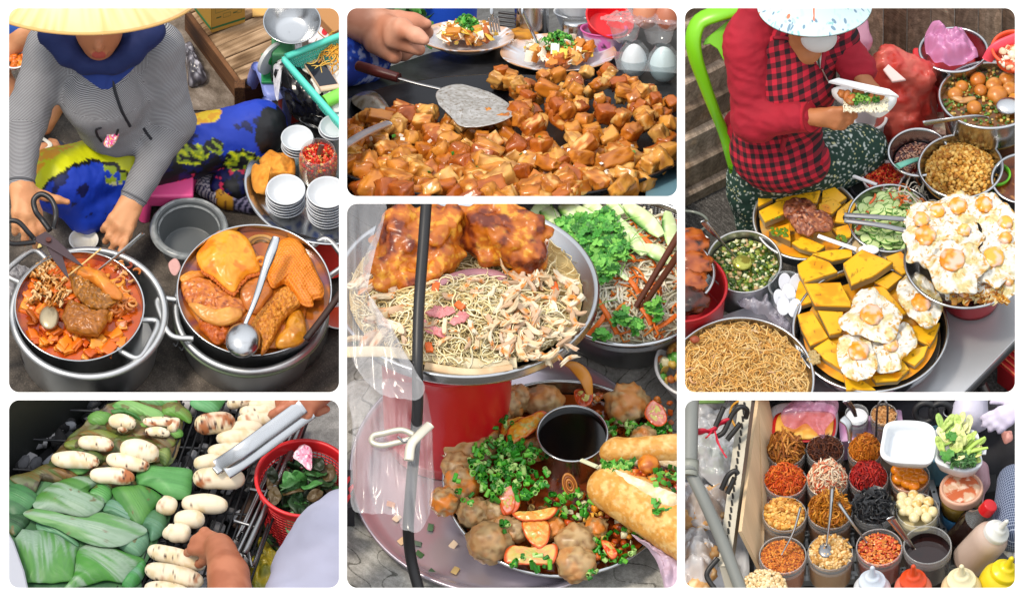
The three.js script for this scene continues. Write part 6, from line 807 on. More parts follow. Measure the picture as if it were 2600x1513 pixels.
// ---------- cell 5: broken-rice stall ----------
CELL=5;seed(505);
groundSheet('street',5,(x,y)=>{const n=(R()>0.8?40:0)+wrapN(x,y,30)*40+(R()-0.5)*20;return[58+n,55+n,52+n];},0.7);
{
// stone steps on the left
const stone=ntex(512,(x,y)=>{const n=wrapN(x,y,3)*34+wrapN(x,y,11)*34+(R()-0.5)*44,b=sm(0.1,0.5,wrapN(x,y,2));return[168+n+b*14,158+n+b*2,148+n-b*12].map(v=>Math.max(12,v));});
const stp=thing('stone_steps','weathered stone steps behind the green chair','steps');for(let i=0;i<8;i++){const Y0=1330-i*210,h=0.05+i*0.105,dx=0;const a=FO(-80,Y0+140,h),b=FO(520,Y0-160,h),d=V().subVectors(b,a).setY(0),n=V(d.z,0,-d.x).normalize().multiplyScalar(0.3);const P=[a,b,b.clone().add(n),a.clone().add(n)];const g=slab(P,0.16,{bevel:0.006});planeUV(g,d.clone().normalize(),V(0,0.75,0.65),1.6);part('step',g,mt(['#e6d9cc','#d0c2b2','#f0e4d6','#b8a898'][i%4],0.95,{map:stone}),stp);}
{const w=boxg(1.0,0.9,0.03,0);const wt=ntex(512,(x,y)=>{const s=wrapN(x,0.3,9)*30,n=wrapN(x,y,5)*30+wrapN(x,y,17)*30+(R()-0.5)*30,p=wrapN(x,y*0.3,6)>0.18?28:0;return[178+s+n+p,164+s+n+p*0.9,150+s+n+p*0.8];});
const wl=thing('panel_wall','stained grey-brown panel wall behind the cook in red','wall');seed(3);for(let i=0;i<9;i++){const a=FP(-260+i*178,420-(i-3)*16,0.02),g=boxg(0.0735,0.8,0.02+(i%3)*0.006,0.003);planeUV(g,V(1,0,0),V(0,1,0),1.3);g.attributes.uv.array.forEach((v,k,A)=>{A[k]=v+i*0.31;});g.rotateY(rr(-0.12,0.12));part('panel',put(g,a.add(V(0.036,0.38,-0.03))),mt(['#e8dccd','#cbbcae','#f2e4d4','#bca998','#dccdbe'][i%5],0.9,{map:wt}),wl);}}
// green chair
{const t=thing('chair','lime green plastic chair the cook in red sits on','chair'),gm=mt('#76c014',0.32);const run=[[520,20,0.92],[420,30,0.92],[260,60,0.92],[120,120,0.9],[75,230,0.87],[85,360,0.82],[150,560,0.72],[230,770,0.6],[310,960,0.47],[350,1080,0.4],[400,1230,0.3],[470,1400,0.15],[520,1560,0.02]].map(([X,Y,h])=>FO(X,Y,h));part('back_frame',tube(run,t2=>0.027+0.004*Math.sin(t2*9),{ry:0.55,rad:14,seg:70}),gm,t);
{const P=[[440,90],[330,120],[170,250],[150,290],[200,280],[260,320],[340,470],[400,600],[520,600],[520,80]].map(([X,Y])=>[X,Y]);const sh=new THREE.Shape(P.map(([X,Y])=>new THREE.Vector2(X*Z,-Y*Z)));for(const[x,y,r]of[[278,240,22],[300,160,26]]){const h=new THREE.Path();h.absellipse(x*Z,-y*Z,r*Z*(r>24?1.3:1),r*Z,0,6.2832);sh.holes.push(h);}const g=new THREE.ExtrudeGeometry(sh,{depth:0.008,bevelEnabled:true,bevelSize:0.002,bevelThickness:0.002,bevelSegments:1});g.rotateX(-PITCH+0.06);const q=FO(0,0,0),o=FO(260,240,0.85),c=V(260*Z,-240*Z,0).applyEuler(new THREE.Euler(-PITCH+0.06,0,0));g.translate(o.x-c.x,o.y-c.y,o.z-c.z);part('back_panel',g,gm,t);}
part('seat',pad(FO,[[330,970],[420,930],[560,960],[620,1080],[600,1200],[430,1200],[350,1100]],0.34,{thick:0.03,amp:0}),gm,t);part('leg',tube([FO(400,1200,0.34),FO(430,1420,0.18),FO(470,1600,0.02)],0.026,{ry:0.5}),mt('#4f8a10',0.35),t);part('leg',tube([FO(1080,1260,0.34),FO(1120,1450,0.02)],0.026,{ry:0.5}),gm,t);}
// cook in red
const chk=ctex(128,128,(c)=>{c.fillStyle='#b5152f';c.fillRect(0,0,128,128);c.fillStyle='rgba(20,8,14,0.42)';c.fillRect(0,0,64,128);c.fillRect(0,0,128,64);c.fillStyle='#160b12';c.fillRect(0,0,64,64);},1,1);
{const t=thing('person','stall cook in red checked jacket, mask and floral hat holding a takeaway box','person');
const hip=FO(660,1060,0.46),chest=FO(800,560,0.74),neck=FO(900,250,0.93),hd=FO(960,60,1.06),shL=FO(500,330,0.88),elL=FO(530,850,0.69),wrL=FO(920,830,0.78),shR=FO(1150,250,0.88),elR=FO(1300,480,0.8),wrR=FP(70,490,0.82);
const hl=hand(wrL.clone().add(V(0.03,0,0)),V(0.95,-0.1,0.1),V(-0.1,0.55,0.8),-1,{s:0.85,curl:[0.35,0.45,0.5,0.55],thumb:[0.45,-0.1,0.2]}),hr=hand(wrR.clone().add(V(0.005,0,0.01)),V(0.5,-0.25,0.75),V(0.4,0.8,0.2),-1,{s:0.8,curl:[0.4,0.45,0.5,0.5],thumb:[0.5,0.5,0.2]});
part('body',skin(body([ell(hd,0.075,0.1,0.085),cap(hd.clone().add(V(0,-0.05,0)),neck,0.05,0.052),cap(neck,FO(930,330,0.9),0.048,0.05),cap(wrL.clone().add(V(-0.04,0,0)),wrL.clone().add(V(0.03,0,0)),0.032,0.026),cap(elR.clone().lerp(wrR,0.5),wrR,0.032,0.026),...hl,...hr],0.0058,0.012),'#b9794c','#a8683e'),VC(0.5),t);
const fold=(x,y,z)=>0.005*nz(x*20,y*20,z*20)+0.004*Math.abs(nz(x*40,y*16,z*40));
const crease=(x,y,z)=>0.011*Math.abs(nz(x*10+y*14,y*9,z*20-y*12))+0.006*Math.abs(nz(x*26,y*40,z*30))-0.004;
const T1=[cap(hip,chest,0.135,0.14),cap(chest,neck.clone().add(V(0,-0.1,-0.03)),0.135,0.09),ell(hip.clone().add(V(0.06,0.02,0.07)),0.13,0.09,0.09),cap(shR,shL,0.07,0.06)];const bg=body(T1,0.0085,0.06,fold);planeUV(bg,V(0.9,0.3,0.2),V(-0.25,0.85,-0.35),33);part('checked_front',bg,mt('#ffffff',0.9,{map:chk}),t);
part('sleeve',mottle(body([cap(shL.clone().add(V(-0.01,0.01,0)),elL,0.078,0.066),cap(elL,wrL.clone().add(V(-0.035,0,0)),0.064,0.047),cap(shL.clone().add(V(0,0.03,-0.05)),FO(560,60,0.96),0.075,0.06),cap(FO(420,880,0.5),FO(480,1000,0.46),0.05,0.045)],0.007,0.04,crease),'#a01028','#940d24',10,0.5),VC(0.85),t);part('sleeve',mottle(body([cap(shR,elR,0.062,0.052),cap(elR,elR.clone().lerp(wrR,0.45),0.05,0.042)],0.007,0.04,crease),'#a01028','#940d24',10,0.5),VC(0.85),t);
part('cuff',tube([FO(840,832,0.765),FO(945,830,0.785)],0.049,{rad:18,seg:6}),mt('#a80f26',0.9),t);part('hem',tube([FO(440,1010,0.5),FO(620,1090,0.52),FO(850,1160,0.53),FO(1040,1160,0.52)],0.014,{rad:10,ry:0.7}),mt('#a80f26',0.9),t);
{const F=field(T1,0.06),on=(X,Y)=>{for(let h=1.1;h>0.3;h-=0.004){const p=FO(X,Y,h);if(F(p.x,p.y,p.z)<0.004)return p;}return FO(X,Y,0.7);};const pos=[],idx=[],rows=[[710,90,1060,90],[770,170,1045,190],[850,250,1035,300],[930,350,1025,400],[1000,440,1018,470]];rows.forEach(([a,ya,b,yb])=>{for(let k=0;k<=6;k++){const p=on(a+(b-a)*k/6,ya+(yb-ya)*k/6).add(V(0,0.003,0.004));pos.push(p.x,p.y,p.z);}});for(let r=0;r<4;r++)for(let k=0;k<6;k++){const a=r*7+k;idx.push(a,a+7,a+1,a+1,a+7,a+8);}const g=new THREE.BufferGeometry();g.setAttribute('position',new THREE.Float32BufferAttribute(pos,3));g.setIndex(idx);g.computeVertexNormals();part('neckline',paint(g,p=>{const Y=(756.5-(p.y*CS-p.z*SN)*K-15)*2.933;return Y>330?(fbm(p.x*150,p.y*150,1)>0.25?lin('#d8dcd0'):lin('#12301f')):lin('#a8683e');}),VC(0.7),t);
part('zip',tube([[665,240],[790,250],[880,320],[960,400],[1030,460]].map(q=>on(...q)),0.006,{rad:6,seg:30}),mt('#8f1026',0.8),t);part('zip',tube([[1075,110],[1060,250],[1040,400],[1030,470]].map(q=>on(...q)),0.008,{rad:6}),mt('#98102a',0.8),t);part('zip',tube([[1030,465],[1055,520],[1085,570]].map(q=>on(...q).add(V(0,0.006,0.006))),0.004,{rad:6}),STEEL,t);
part('pocket_trim',tube([[760,970],[745,1030],[735,1085]].map(q=>on(...q)),0.009,{rad:6}),mt('#8a0e22',0.9),t);{const q=on(1125,250).add(V(0,0.004,0.006));part('embroidery',tube([[1095,290],[1110,190],[1130,215],[1105,240],[1160,235],[1100,285]].map(p=>on(...p).add(V(0,0.003,0.003))),0.0022,{rad:5,seg:40}),mt('#d86a80',0.8),t);}}
const mk=(()=>{const g=body([ell(hd.clone().add(V(0.02,-0.05,0.06)),0.058,0.05,0.045)],0.006,0.01);return g;})();part('mask',flat(mk,'#d6d4d2'),VC(0.8),t);
{const tx=ctex(512,512,(c)=>{c.fillStyle='#bccfd3';c.fillRect(0,0,512,512);seed(9);for(let i=0;i<330;i++){c.fillStyle=pick(['#a5c8d4','#b4d2ca','#6d8aa0','#b9d8e0','#8ab8b8']);c.save();c.translate(rr(0,512),rr(0,512));c.rotate(rr(0,6));c.beginPath();c.ellipse(0,0,rr(5,16),rr(3,8),0,0,7);c.fill();c.restore();}for(let i=0;i<10;i++){c.fillStyle='#d8785a';c.beginPath();c.arc(rr(0,512),rr(0,512),rr(6,14),0,7);c.fill();}});const g=lathe([[0,0.11],[0.06,0.105],[0.1,0.06],[0.115,0.01],[0.17,-0.015],[0.182,-0.02],[0.182,-0.014],[0.118,0.02],[0.1,0.07],[0.06,0.116],[0,0.12]],72);planeUV(g,V(1,0,0),V(0,0.5,0.9),3.2);g.rotateX(-0.35);part('hat',put(g,FO(975,-25,1.1).add(V(0.0,0,0))),mt('#ffffff',0.85,{map:tx}),t);}
const sk2=[cap(FO(640,1200,0.27),FO(980,1190,0.27),0.1,0.09),cap(FO(640,1130,0.4),FO(560,1330,0.24),0.1,0.09),cap(FO(560,1330,0.24),FO(600,1600,0.1),0.09,0.09),cap(FO(780,1180,0.38),FO(1060,1200,0.3),0.09,0.075),cap(FO(1060,1200,0.3),FP(-20,1120,0.28),0.075,0.075),cap(FP(-20,1120,0.28),FP(60,1160,0.16),0.075,0.06),cap(FO(1150,1080,0.34),FP(130,1060,0.3),0.07,0.075),cap(FO(700,1350,0.24),FO(900,1250,0.26),0.07,0.07)];part('skirt',paint(body(sk2,0.0055,0.06,fold),p=>{const n=fbm(p.x*95,p.y*95,p.z*95),m=nz(p.x*210,p.y*210,p.z*210);return n>0.38?lin('#b9c4bc'):m>0.5?lin('#cfcf9a'):lin('#15352a');}),VC(0.85),t);
part('bangle',put(new THREE.TorusGeometry(0.032,0.003,8,32),wrR.clone().add(V(0,0,0)),new THREE.Euler(-0.5,0.5,0)),mt('#d9a83a',0.25,{metalness:1}),t);}
// takeaway box in her hands
{const t=thing('takeaway_box','open white foam takeaway box of rice held by the cook','box'),h=0.82;part('lid',slab([FO(1080,565,h+0.07),FO(1150,525,h+0.08),FP(300,610,h+0.08),FP(370,690,h+0.06),FP(200,665,h+0.06)].map(p=>p.setY(h+0.075)),0.016,{bevel:0.004}),mt('#e6e7ea',0.7),t);part('tray',pad(FP,[[-130,660],[20,640],[330,680],[360,720],[230,845],[120,800],[-60,740]],h-0.035,{thick:0.04,amp:0}),mt('#e2e2e0',0.7),t);
const H=new Heap(),c=FP(130,720,h+0.012);for(let i=0;i<500;i++){const p=FP(rr(-40,290),rr(690,790),h+0.012);H.add(gGrain,mat4(p,rot(),V(0.011,0.01,0.01)),jit('#e4dfc8',0.06));}for(let i=0;i<60;i++)H.add(pick([gRingTall,gFlake]),mat4(FP(rr(0,230),rr(650,730),h+0.03),rot(),V(0.014,0.012,0.014)),pick(['#4a8a2c','#2f6a20','#8ab84c']));for(let i=0;i<12;i++)H.add(gLump,mat4(FP(rr(-60,270),rr(640,720),h+0.025),rot(),V(0.04,0.03,0.03)),jit('#a8642c',0.2));part('rice',H.geo(),VC(0.5),t);}
// table
{const t=thing('steel_table','shiny steel table under the dishes','table'),h=0.2,g=slab([FR(-100,600,h),FR(1300,560,h),FR(1300,1000,h),FR(860,1450,h),FR(700,1620,h),FR(-900,1620,h),FR(-1000,900,h)],0.02);part('table_top',g,mt('#c2c4c7',0.3,{metalness:0.6}),t);part('edge',tube([FR(1300,1000,h-0.03),FR(860,1450,h-0.03),FR(700,1620,h-0.03)],0.022,{rad:8}),mt('#57595c',0.4,{metalness:0.8}),t);part('leg',tube([FR(980,1380,0.1),FR(1060,1560,0.0)],0.02,{}),STEELD,t);
const b=thing('table','dark worn table behind under the sauce bowls','table');part('table_top',slab([FP(-60,1290,h),FP(300,1080,h),FP(900,1000,h),FP(1300,1000,h),FP(1300,1600,h),FP(-400,1600,h)],0.02),mt('#50524f',0.7),b);part('leg',put(boxg(0.05,0.18,0.05),FP(600,1300,0.0).add(V(0,0.09,0))),mt('#3c3d3b',0.8),b);
const cr=thing('crate','red plastic crate under the table corner','crate');part('body',slab([FR(1110,1240,0.1),FR(1260,1060,0.1),FR(1320,1060,0.1),FR(1320,1380,0.1),FR(1246,1345,0.1)],0.1),mt('#b01a22',0.45),cr);for(let i=0;i<5;i++)part('slat',tube([FR(1125+i*26,1225-i*32,0.104),FR(1255+i*20,1335-i*40,0.104)],0.003,{seg:3,rad:6}),mt('#d06a44',0.5),cr);}
const dish=(name,label,cat,px,py,rpx,rim,dep,o={})=>{const c=G(px,py,rim),r=rpx/K,t=thing(name,label,cat),g=vessel(r,dep,{rb:r*(o.rb??0.8),bow:o.bow??0.6,rim:o.rim??0.006,t:0.003,seg:80});g.translate(0,-dep,0);if(o.tilt)g.rotateX(o.tilt);part('shell',put(g,c),o.m||STEEL,t);return{c,r,t};};
const stuff=(name,label,cat,build,m=VC(0.4))=>{const H=new Heap();build(H);return one(name,label,cat,H.geo(),m,null,'stuff');};
const pool=(d,dy,a,b,label,name,rough=0.12,k=0.95,e)=>one(name,label,name,mottle(domeDisc(d.c,d.r*k,()=>d.c.y+dy,0),a,b,26,0.3,e),VC(rough));
// egg stew
{const d=dish('steel_bowl','large steel bowl of braised eggs in brown broth','bowl',2517,243,128,0.44,0.12,{tilt:-0.2});const tl=(x,z)=>d.c.y-0.028+(z-d.c.z)*0.2;one('broth','brown egg stew broth with scallion','broth',mottle(domeDisc(d.c,d.r*0.95,tl,0),'#5c3210','#7a4a18',30,0.3,'#3f3a12'),VC(0.1));
for(const[X,Y,r,c,l]of[[850,565,50,'#c98430','small amber braised egg at the left rim'],[800,635,58,'#c08034','round braised egg near the left rim'],[970,505,62,'#c86a1c','halved orange braised egg at the back'],[1090,555,64,'#d29a54','pale braised egg in the middle'],[1190,505,66,'#c98a44','braised egg half at the back right'],[1210,590,62,'#cc9450','braised egg at the right edge'],[1115,640,78,'#c98642','open braised egg half facing up'],[940,755,58,'#c07c28','braised egg low in the broth'],[990,600,50,'#b86a24','braised egg piece between others'],[1240,680,50,'#c9923c','braised egg touching the right edge']]){const p=FP(X,Y,0.43);p.y=tl(p.x,p.z)+0.008;one('braised_egg',l,'egg',put(mottle(blob(r*Z,r*Z*0.8,r*Z*1.05,0.04,2,X,3),c,'#b06a22',30,0.5),p),VC(0.3));}
stuff('scallions','scallion and garlic bits floating on the egg stew','scallion',H=>bits(H,420,disc(d.c,d.r*0.92),tl,[gFlake,gCube],[0.006,0.011],['#4a6a1c','#6a8a2c','#c9a85c','#2f4a14','#8a5a1c'],{lie:0.4}));for(const[X,Y,a]of[[890,700,0.3],[820,690,-0.5]])one('pork_slice',X>850?'braised pork slice beside the low egg':'smaller braised pork slice at the left','pork',put(mottle(blob(0.03,0.008,0.012,0.15,2,X,2),'#9a6a3c','#b8864c',40),FP(X,Y,0.42),new THREE.Euler(0,a,0)),VC(0.35));
const l=thing('ladle','steel ladle lying across the egg stew bowl','ladle');part('handle',tube([FP(565,875,0.47),FP(760,845,0.5),FP(950,822,0.5),FP(1040,835,0.47)],t=>0.012-0.006*t,{ry:0.45}),STEEL,l);part('cup',put(blob(0.04,0.014,0.035,0,1,0,3),FP(1195,745,0.45)),STEEL,l);
const sv=thing('clay_stove','terracotta clay stove under the egg stew bowl','stove'),sc=G(2512,350,0.2);part('body',put(lathe([[0,0],[0.13,0],[0.14,0.1],[0.142,0.12],[0.11,0.12],[0.105,0.02],[0,0.02]],40),sc),mt('#9a5c3c',0.9,{map:gTex}),sv);for(const[X,Y,w]of[[900,960,0.3],[1120,1060,-0.2]])part('brick',put(boxg(0.1,0.045,0.05,0.005),FP(X,Y,0.25),new THREE.Euler(0,w,0)),mt('#a5643f',0.9,{map:gTex}),sv);
one('tin','yellow tin edge below the clay stove','tin',put(new THREE.CylinderGeometry(0.115,0.115,0.03,40),FP(1080,1100,0.215)),mt('#d09a1c',0.5));}
{const d=dish('steel_bowl','steel bowl with a pink bag behind the red bag','bowl',2424,128,84,0.42,0.1,{tilt:-0.2});one('plastic_bag','shiny pink plastic bag heaped over the back bowl','bag',crumple(FP,[[570,260],[590,190],[660,155],[720,200],[790,185],[860,180],[920,260],[970,380],[860,430],[700,425],[600,370]],0.44,{rise:0.07,amp:0.03,f:16}),mt('#d08ab8',0.22,{transmission:0.25,thickness:0}));const rs=thing('stool','red plastic stool under the back bowl','stool');part('seat',put(boxg(0.2,0.1,0.16,0.01),FP(720,520,0.3)),mt('#c01822',0.4),rs);part('leg',put(boxg(0.05,0.26,0.05,0.01),FP(660,580,0.13)),mt('#b01420',0.4),rs);
const b=thing('basket','orange-red plastic basket of shrimp shells at the right edge','basket');part('wall',put(vessel(0.065,0.06,{rb:0.055,rim:0.006}),FP(1235,400,0.44)),mt('#e0502c',0.4),b);part('pink_wall',tube([FP(1040,400,0.46),FP(1100,310,0.5),FP(1270,230,0.52)],0.02,{ry:0.5}),mt('#e84a5c',0.4),b);stuff('shells','pale orange shell scraps in the orange basket','shells',H=>bits(H,70,disc(FP(1235,375,0.5),0.05),()=>0.49,[gFlake,gLump],[0.014,0.03],['#e8c2a0','#d8603c','#e8dcc8']));}
{one('plastic_bag','large translucent red plastic bag beside the cook','bag',(()=>{const g=body([ell(FP(430,640,0.3),0.11,0.13,0.1),ell(FP(430,900,0.18),0.105,0.14,0.1),cap(FP(300,400,0.48),FP(560,500,0.42),0.055,0.05),cap(FP(230,500,0.42),FP(300,700,0.3),0.05,0.06)],0.008,0.05,(x,y,z)=>0.02*Math.abs(nz(x*24,y*7,z*24))+0.01*Math.abs(nz(x*60,y*16,z*50)));return mottle(g,'#d4463c','#dc6a5c',14,0.25);})(),VC(0.2,{transmission:0.3,thickness:0}));one('foam_container','white foam box inside the red plastic bag','box',slab([FP(262,470,0.53),FP(300,430,0.53),FP(430,545,0.53),FP(330,560,0.53)],0.01),mt('#d9b8b4',0.7));one('plastic_bag','pinkish clear bag hanging by the cook\'s shoulder','bag',(()=>body([cap(FP(40,90,0.6),FP(60,250,0.55),0.045,0.055)],0.008,0.04,(x,y,z)=>0.012*Math.abs(nz(x*20,y*20,z*20))))(),mt('#d8a0b8',0.25,{transmission:0.45,thickness:0}));const bk=thing('bucket','white plastic bucket beside the red bag','bucket');part('shell',put(vessel(0.05,0.09,{rb:0.042,rim:0.006}),FP(165,960,0.2)),mt('#cfd1d2',0.4),bk);part('support',put(boxg(0.08,0.19,0.08),FP(165,960,0.1)),mt('#3a3230',0.8),bk);
for(const[p,c,l]of[[[[650,790],[760,785],[780,880],[620,910]],'#b8b8a0','crumpled grey-green banknote under the ladle'],[[[590,900],[740,890],[750,970],[620,960]],'#c9a89c','pinkish banknote in front of the bowl']])one('banknote',l,'banknote',mottle(pad(FP,p,0.21,{thick:0.004,amp:0.01,f:30,smooth:false}),c,'#d8d0bc',50,0.2),VC(0.8));}
// sauces
{const d=dish('steel_bowl','steel bowl of dark red sauce with sesame','bowl',2334,388,74,0.34,0.11,{rb:0.6});pool(d,-0.042,'#3a0a08','#5a100c','dark red chilli sauce in the steel bowl','sauce',0.12,0.82);stuff('sesame','sesame seeds floating on the dark red sauce','sesame',H=>bits(H,330,disc(d.c,d.r*0.8),()=>d.c.y-0.041,[gGrain],[0.006,0.009],['#d8a88c','#c98a6c'],{lie:0.2}));one('plastic_spoon','pale teal plastic spoon in the dark red sauce','spoon',tube([FP(365,1195,0.36),FP(450,1160,0.34),FP(535,1138,0.31)],t=>0.013-0.004*t,{ry:0.4}),mt('#7fcdb4',0.4));
const e=dish('steel_bowl','steel bowl heaped with fried golden shallots','bowl',2441,424,104,0.36,0.11,{rb:0.55,tilt:-0.04});const eh=domeH(e.c,e.r*0.95,e.c.y-0.05,0.085);stuff('fried_shallots','fluffy golden fried shallots in a steel bowl','shallots',H=>{H.add(domeDisc(e.c,e.r*0.9,eh,-0.003),new THREE.Matrix4(),'#b8842c');bits(H,1500,disc(e.c,e.r*0.86),eh,[gFlake,gLump],[0.008,0.017],['#d0983c','#c48a2c','#dbae58','#a86a1c','#e0b868'],{lift:0.008});},VC(0.6));
const f=dish('steel_bowl','steel pot of brown sauce at the right edge','bowl',2600,455,78,0.36,0.12,{rb:0.9});pool(f,-0.05,'#5a2c10','#7a3c14','brown peanut sauce in the edge pot','sauce',0.2,0.95,'#a8743c');one('plastic_cup','lime green cup under the edge pot','cup',put(vessel(0.04,0.1,{rim:0.004}),FP(1110,1400,0.22)),mt('#6ac01c',0.4));
const c=dish('bowl','white bowl of chopped red chilli','bowl',2242,448,50,0.28,0.07,{rb:0.75,m:mt('#e4d8d6',0.3),rim:0.003});stuff('chilli','chopped red chilli in the white bowl','chilli',H=>{H.add(domeDisc(c.c,c.r*0.93,()=>c.c.y-0.008,0),new THREE.Matrix4(),'#a8200c');bits(H,420,disc(c.c,c.r*0.88),domeH(c.c,c.r,c.c.y-0.01,0.012),[gFlake,gGrain],[0.007,0.013],['#c81c10','#d83a1c','#a81408','#e08a3c'],{});});one('plastic_spoon','white spoon handle resting on the chilli bowl','spoon',tube([FP(-20,1245,0.32),FP(100,1290,0.31),FP(215,1332,0.3)],0.006,{}),mt('#e6e6e8',0.4));one('scissors','black and yellow scissor handles beside the frittata pan','scissors',tube([FP(-90,1310,0.24),FP(-50,1280,0.25),FP(-10,1300,0.25),FP(40,1400,0.24),FP(90,1420,0.24)],0.01,{}),mt('#1c1c22',0.4));}
// cucumber bowl and small saucers, tongs
{const d=dish('steel_bowl','steel bowl of sliced cucumber and pickled carrot','bowl',2262,556,106,0.3,0.08,{rb:0.7});const Hh=domeH(d.c,d.r,d.c.y-0.035,0.05);stuff('cucumber_slices','sliced pale green cucumber in the steel bowl','cucumber',H=>{H.add(domeDisc(d.c,d.r*0.92,Hh),new THREE.Matrix4(),'#9ab86a');const cs=join(paint(new THREE.CylinderGeometry(0.5,0.5,0.12,16),p=>Math.hypot(p.x,p.z)>0.45&&Math.abs(p.y)<0.05?[0.25,0.45,0.12]:[1,1,1]));paint(cs,p=>Math.hypot(p.x,p.z)>0.46?lin('#4a8a2c'):[1,1,1]);const sl=new THREE.CylinderGeometry(0.5,0.5,0.12,16),rim=new THREE.TorusGeometry(0.5,0.06,5,16).rotateX(Math.PI/2);for(let i=0;i<170;i++){const[x,z]=disc(d.c,d.r*0.85)(),m=mat4(V(x,Hh(x,z)+rr(0.004,0.02),z),new THREE.Euler(rr(-0.6,0.6),rr(0,6),rr(-0.6,0.6)),V(0.03,0.03,0.042));H.add(sl,m,jit('#c4d896',0.1));H.add(rim,m,'#4f8a2c');}strands(H,70,()=>{const p=FP(rr(350,560),rr(1360,1466),0.3);return[p.x,p.z];},Hh,{len:0.07,r:0.003,cols:['#d8d0c0','#dc7a3c','#e0dccc'],lift:0.04});strands(H,14,disc(d.c,d.r*0.7),Hh,{len:0.05,r:0.004,cols:['#d8602c'],lift:0.04});},VC(0.35));
const t=thing('tongs','steel tongs lying across the cucumber bowl','tongs');for(const[a,b,c2]of[[[-30,135],[200,150],[425,168]],[[-30,175],[200,205],[425,250]]])part('arm',tube([FR(...a,0.37),FR(...b,0.37),FR(...c2,0.36)],0.009,{ry:0.45,tw:V(0,1,0.3)}),STEELD,t);
for(const[X,Y,r,l,s]of[[140,345,0.06,'blue-rimmed saucer of pale sauce with a white spoon',1],[335,425,0.045,'second blue-rimmed saucer behind the frittata',0]]){const q=thing('saucer',l,'saucer'),p=FR(X,Y,0.29);part('dish',put(paint(vessel(r,0.03,{rb:r*0.5,bow:0.6,rim:0.002}),v=>Math.hypot(v.x,v.z)>r*0.8&&Math.sin(Math.atan2(v.z,v.x)*34)>0.1?lin('#2c3a5c'):lin('#d8d8d4')),p.clone().add(V(0,-0.03,0))),VC(0.25),q);part('sauce',put(new THREE.CylinderGeometry(r*0.8,r*0.7,0.006,32),p.clone().add(V(0,-0.01,0))),mt('#c9b28a',0.3),q);}one('plastic_spoon','white plastic spoon lying from the meat to the saucer','spoon',(()=>join(tube([FQ(1005,290,0.34),FQ(1130,335,0.34),FQ(1290,390,0.33)],0.008,{ry:0.5}),put(blob(0.034,0.008,0.02,0,1,0,3),FR(150,395,0.32))))(),mt('#e6e6e8',0.4));}
// frittata pans
const wedge=(F,pts,h,label,th=0.028,tiltK=0)=>{th*=0.75;const g=slab(pts.map(([X,Y])=>F(X,Y,h)),th,{bevel:0.003});if(tiltK){const b=new THREE.Box3().setFromBufferAttribute(g.attributes.position),c=b.getCenter(V());g.translate(-c.x,-c.y,-c.z);g.rotateX(tiltK);g.rotateZ(tiltK*0.5);g.translate(c.x,c.y,c.z);}const t=thing('egg_loaf',label,'egg loaf');part('meat_base',mottle(g,'#a08a5c','#8a7048',60,0.3,'#c0aa7c'),VC(0.7),t);const c0=V();const top=F.top=null;const P=pts.map(([X,Y])=>F(X,Y,h)),cc=P.reduce((a,b)=>a.add(b),V()).divideScalar(P.length),Q=P.map(p=>p.clone().lerp(cc,0.004));const n=14,pos=[],idx=[];const O=[];for(let i=0;i<Q.length;i++)for(let k=0;k<10;k++)O.push(Q[i].clone().lerp(Q[(i+1)%Q.length],k/10));pos.push(cc.x,cc.y+0.0035,cc.z);for(let r=1;r<=n;r++)for(const o of O){const p=cc.clone().lerp(o,r/n);pos.push(p.x,p.y+0.0035,p.z);}for(const o of O)pos.push(o.x,o.y-0.006,o.z);const m=O.length;for(let i=0;i<m;i++)idx.push(0,1+i,1+(i+1)%m);for(let r=0;r<n;r++)for(let i=0;i<m;i++){const a=1+r*m+i,b=1+r*m+(i+1)%m;idx.push(a,a+m,b,b,a+m,b+m);}const yg=new THREE.BufferGeometry();yg.setAttribute('position',new THREE.Float32BufferAttribute(pos,3));yg.setIndex(idx);if(tiltK){const b=new THREE.Box3().setFromBufferAttribute(g.attributes.position);const c=b.getCenter(V()),c1=cc.clone();c1.y-=th/2;yg.translate(-c1.x,-c1.y,-c1.z);yg.rotateX(tiltK);yg.rotateZ(tiltK*0.5);yg.translate(c1.x,c1.y,c1.z);}yg.computeVertexNormals();part('egg_top',paint(yg,p=>{const n1=fbm(p.x*16,p.y*16,p.z*16),n2=fbm(p.x*60,p.y*60,p.z*60);let k=mixc(lin('#eab01a'),lin('#e8920e'),sm(0.1,0.5,n1));return n2>0.56?mixc(k,lin('#7a5a14'),0.7):k;}),VC(0.36),t);};
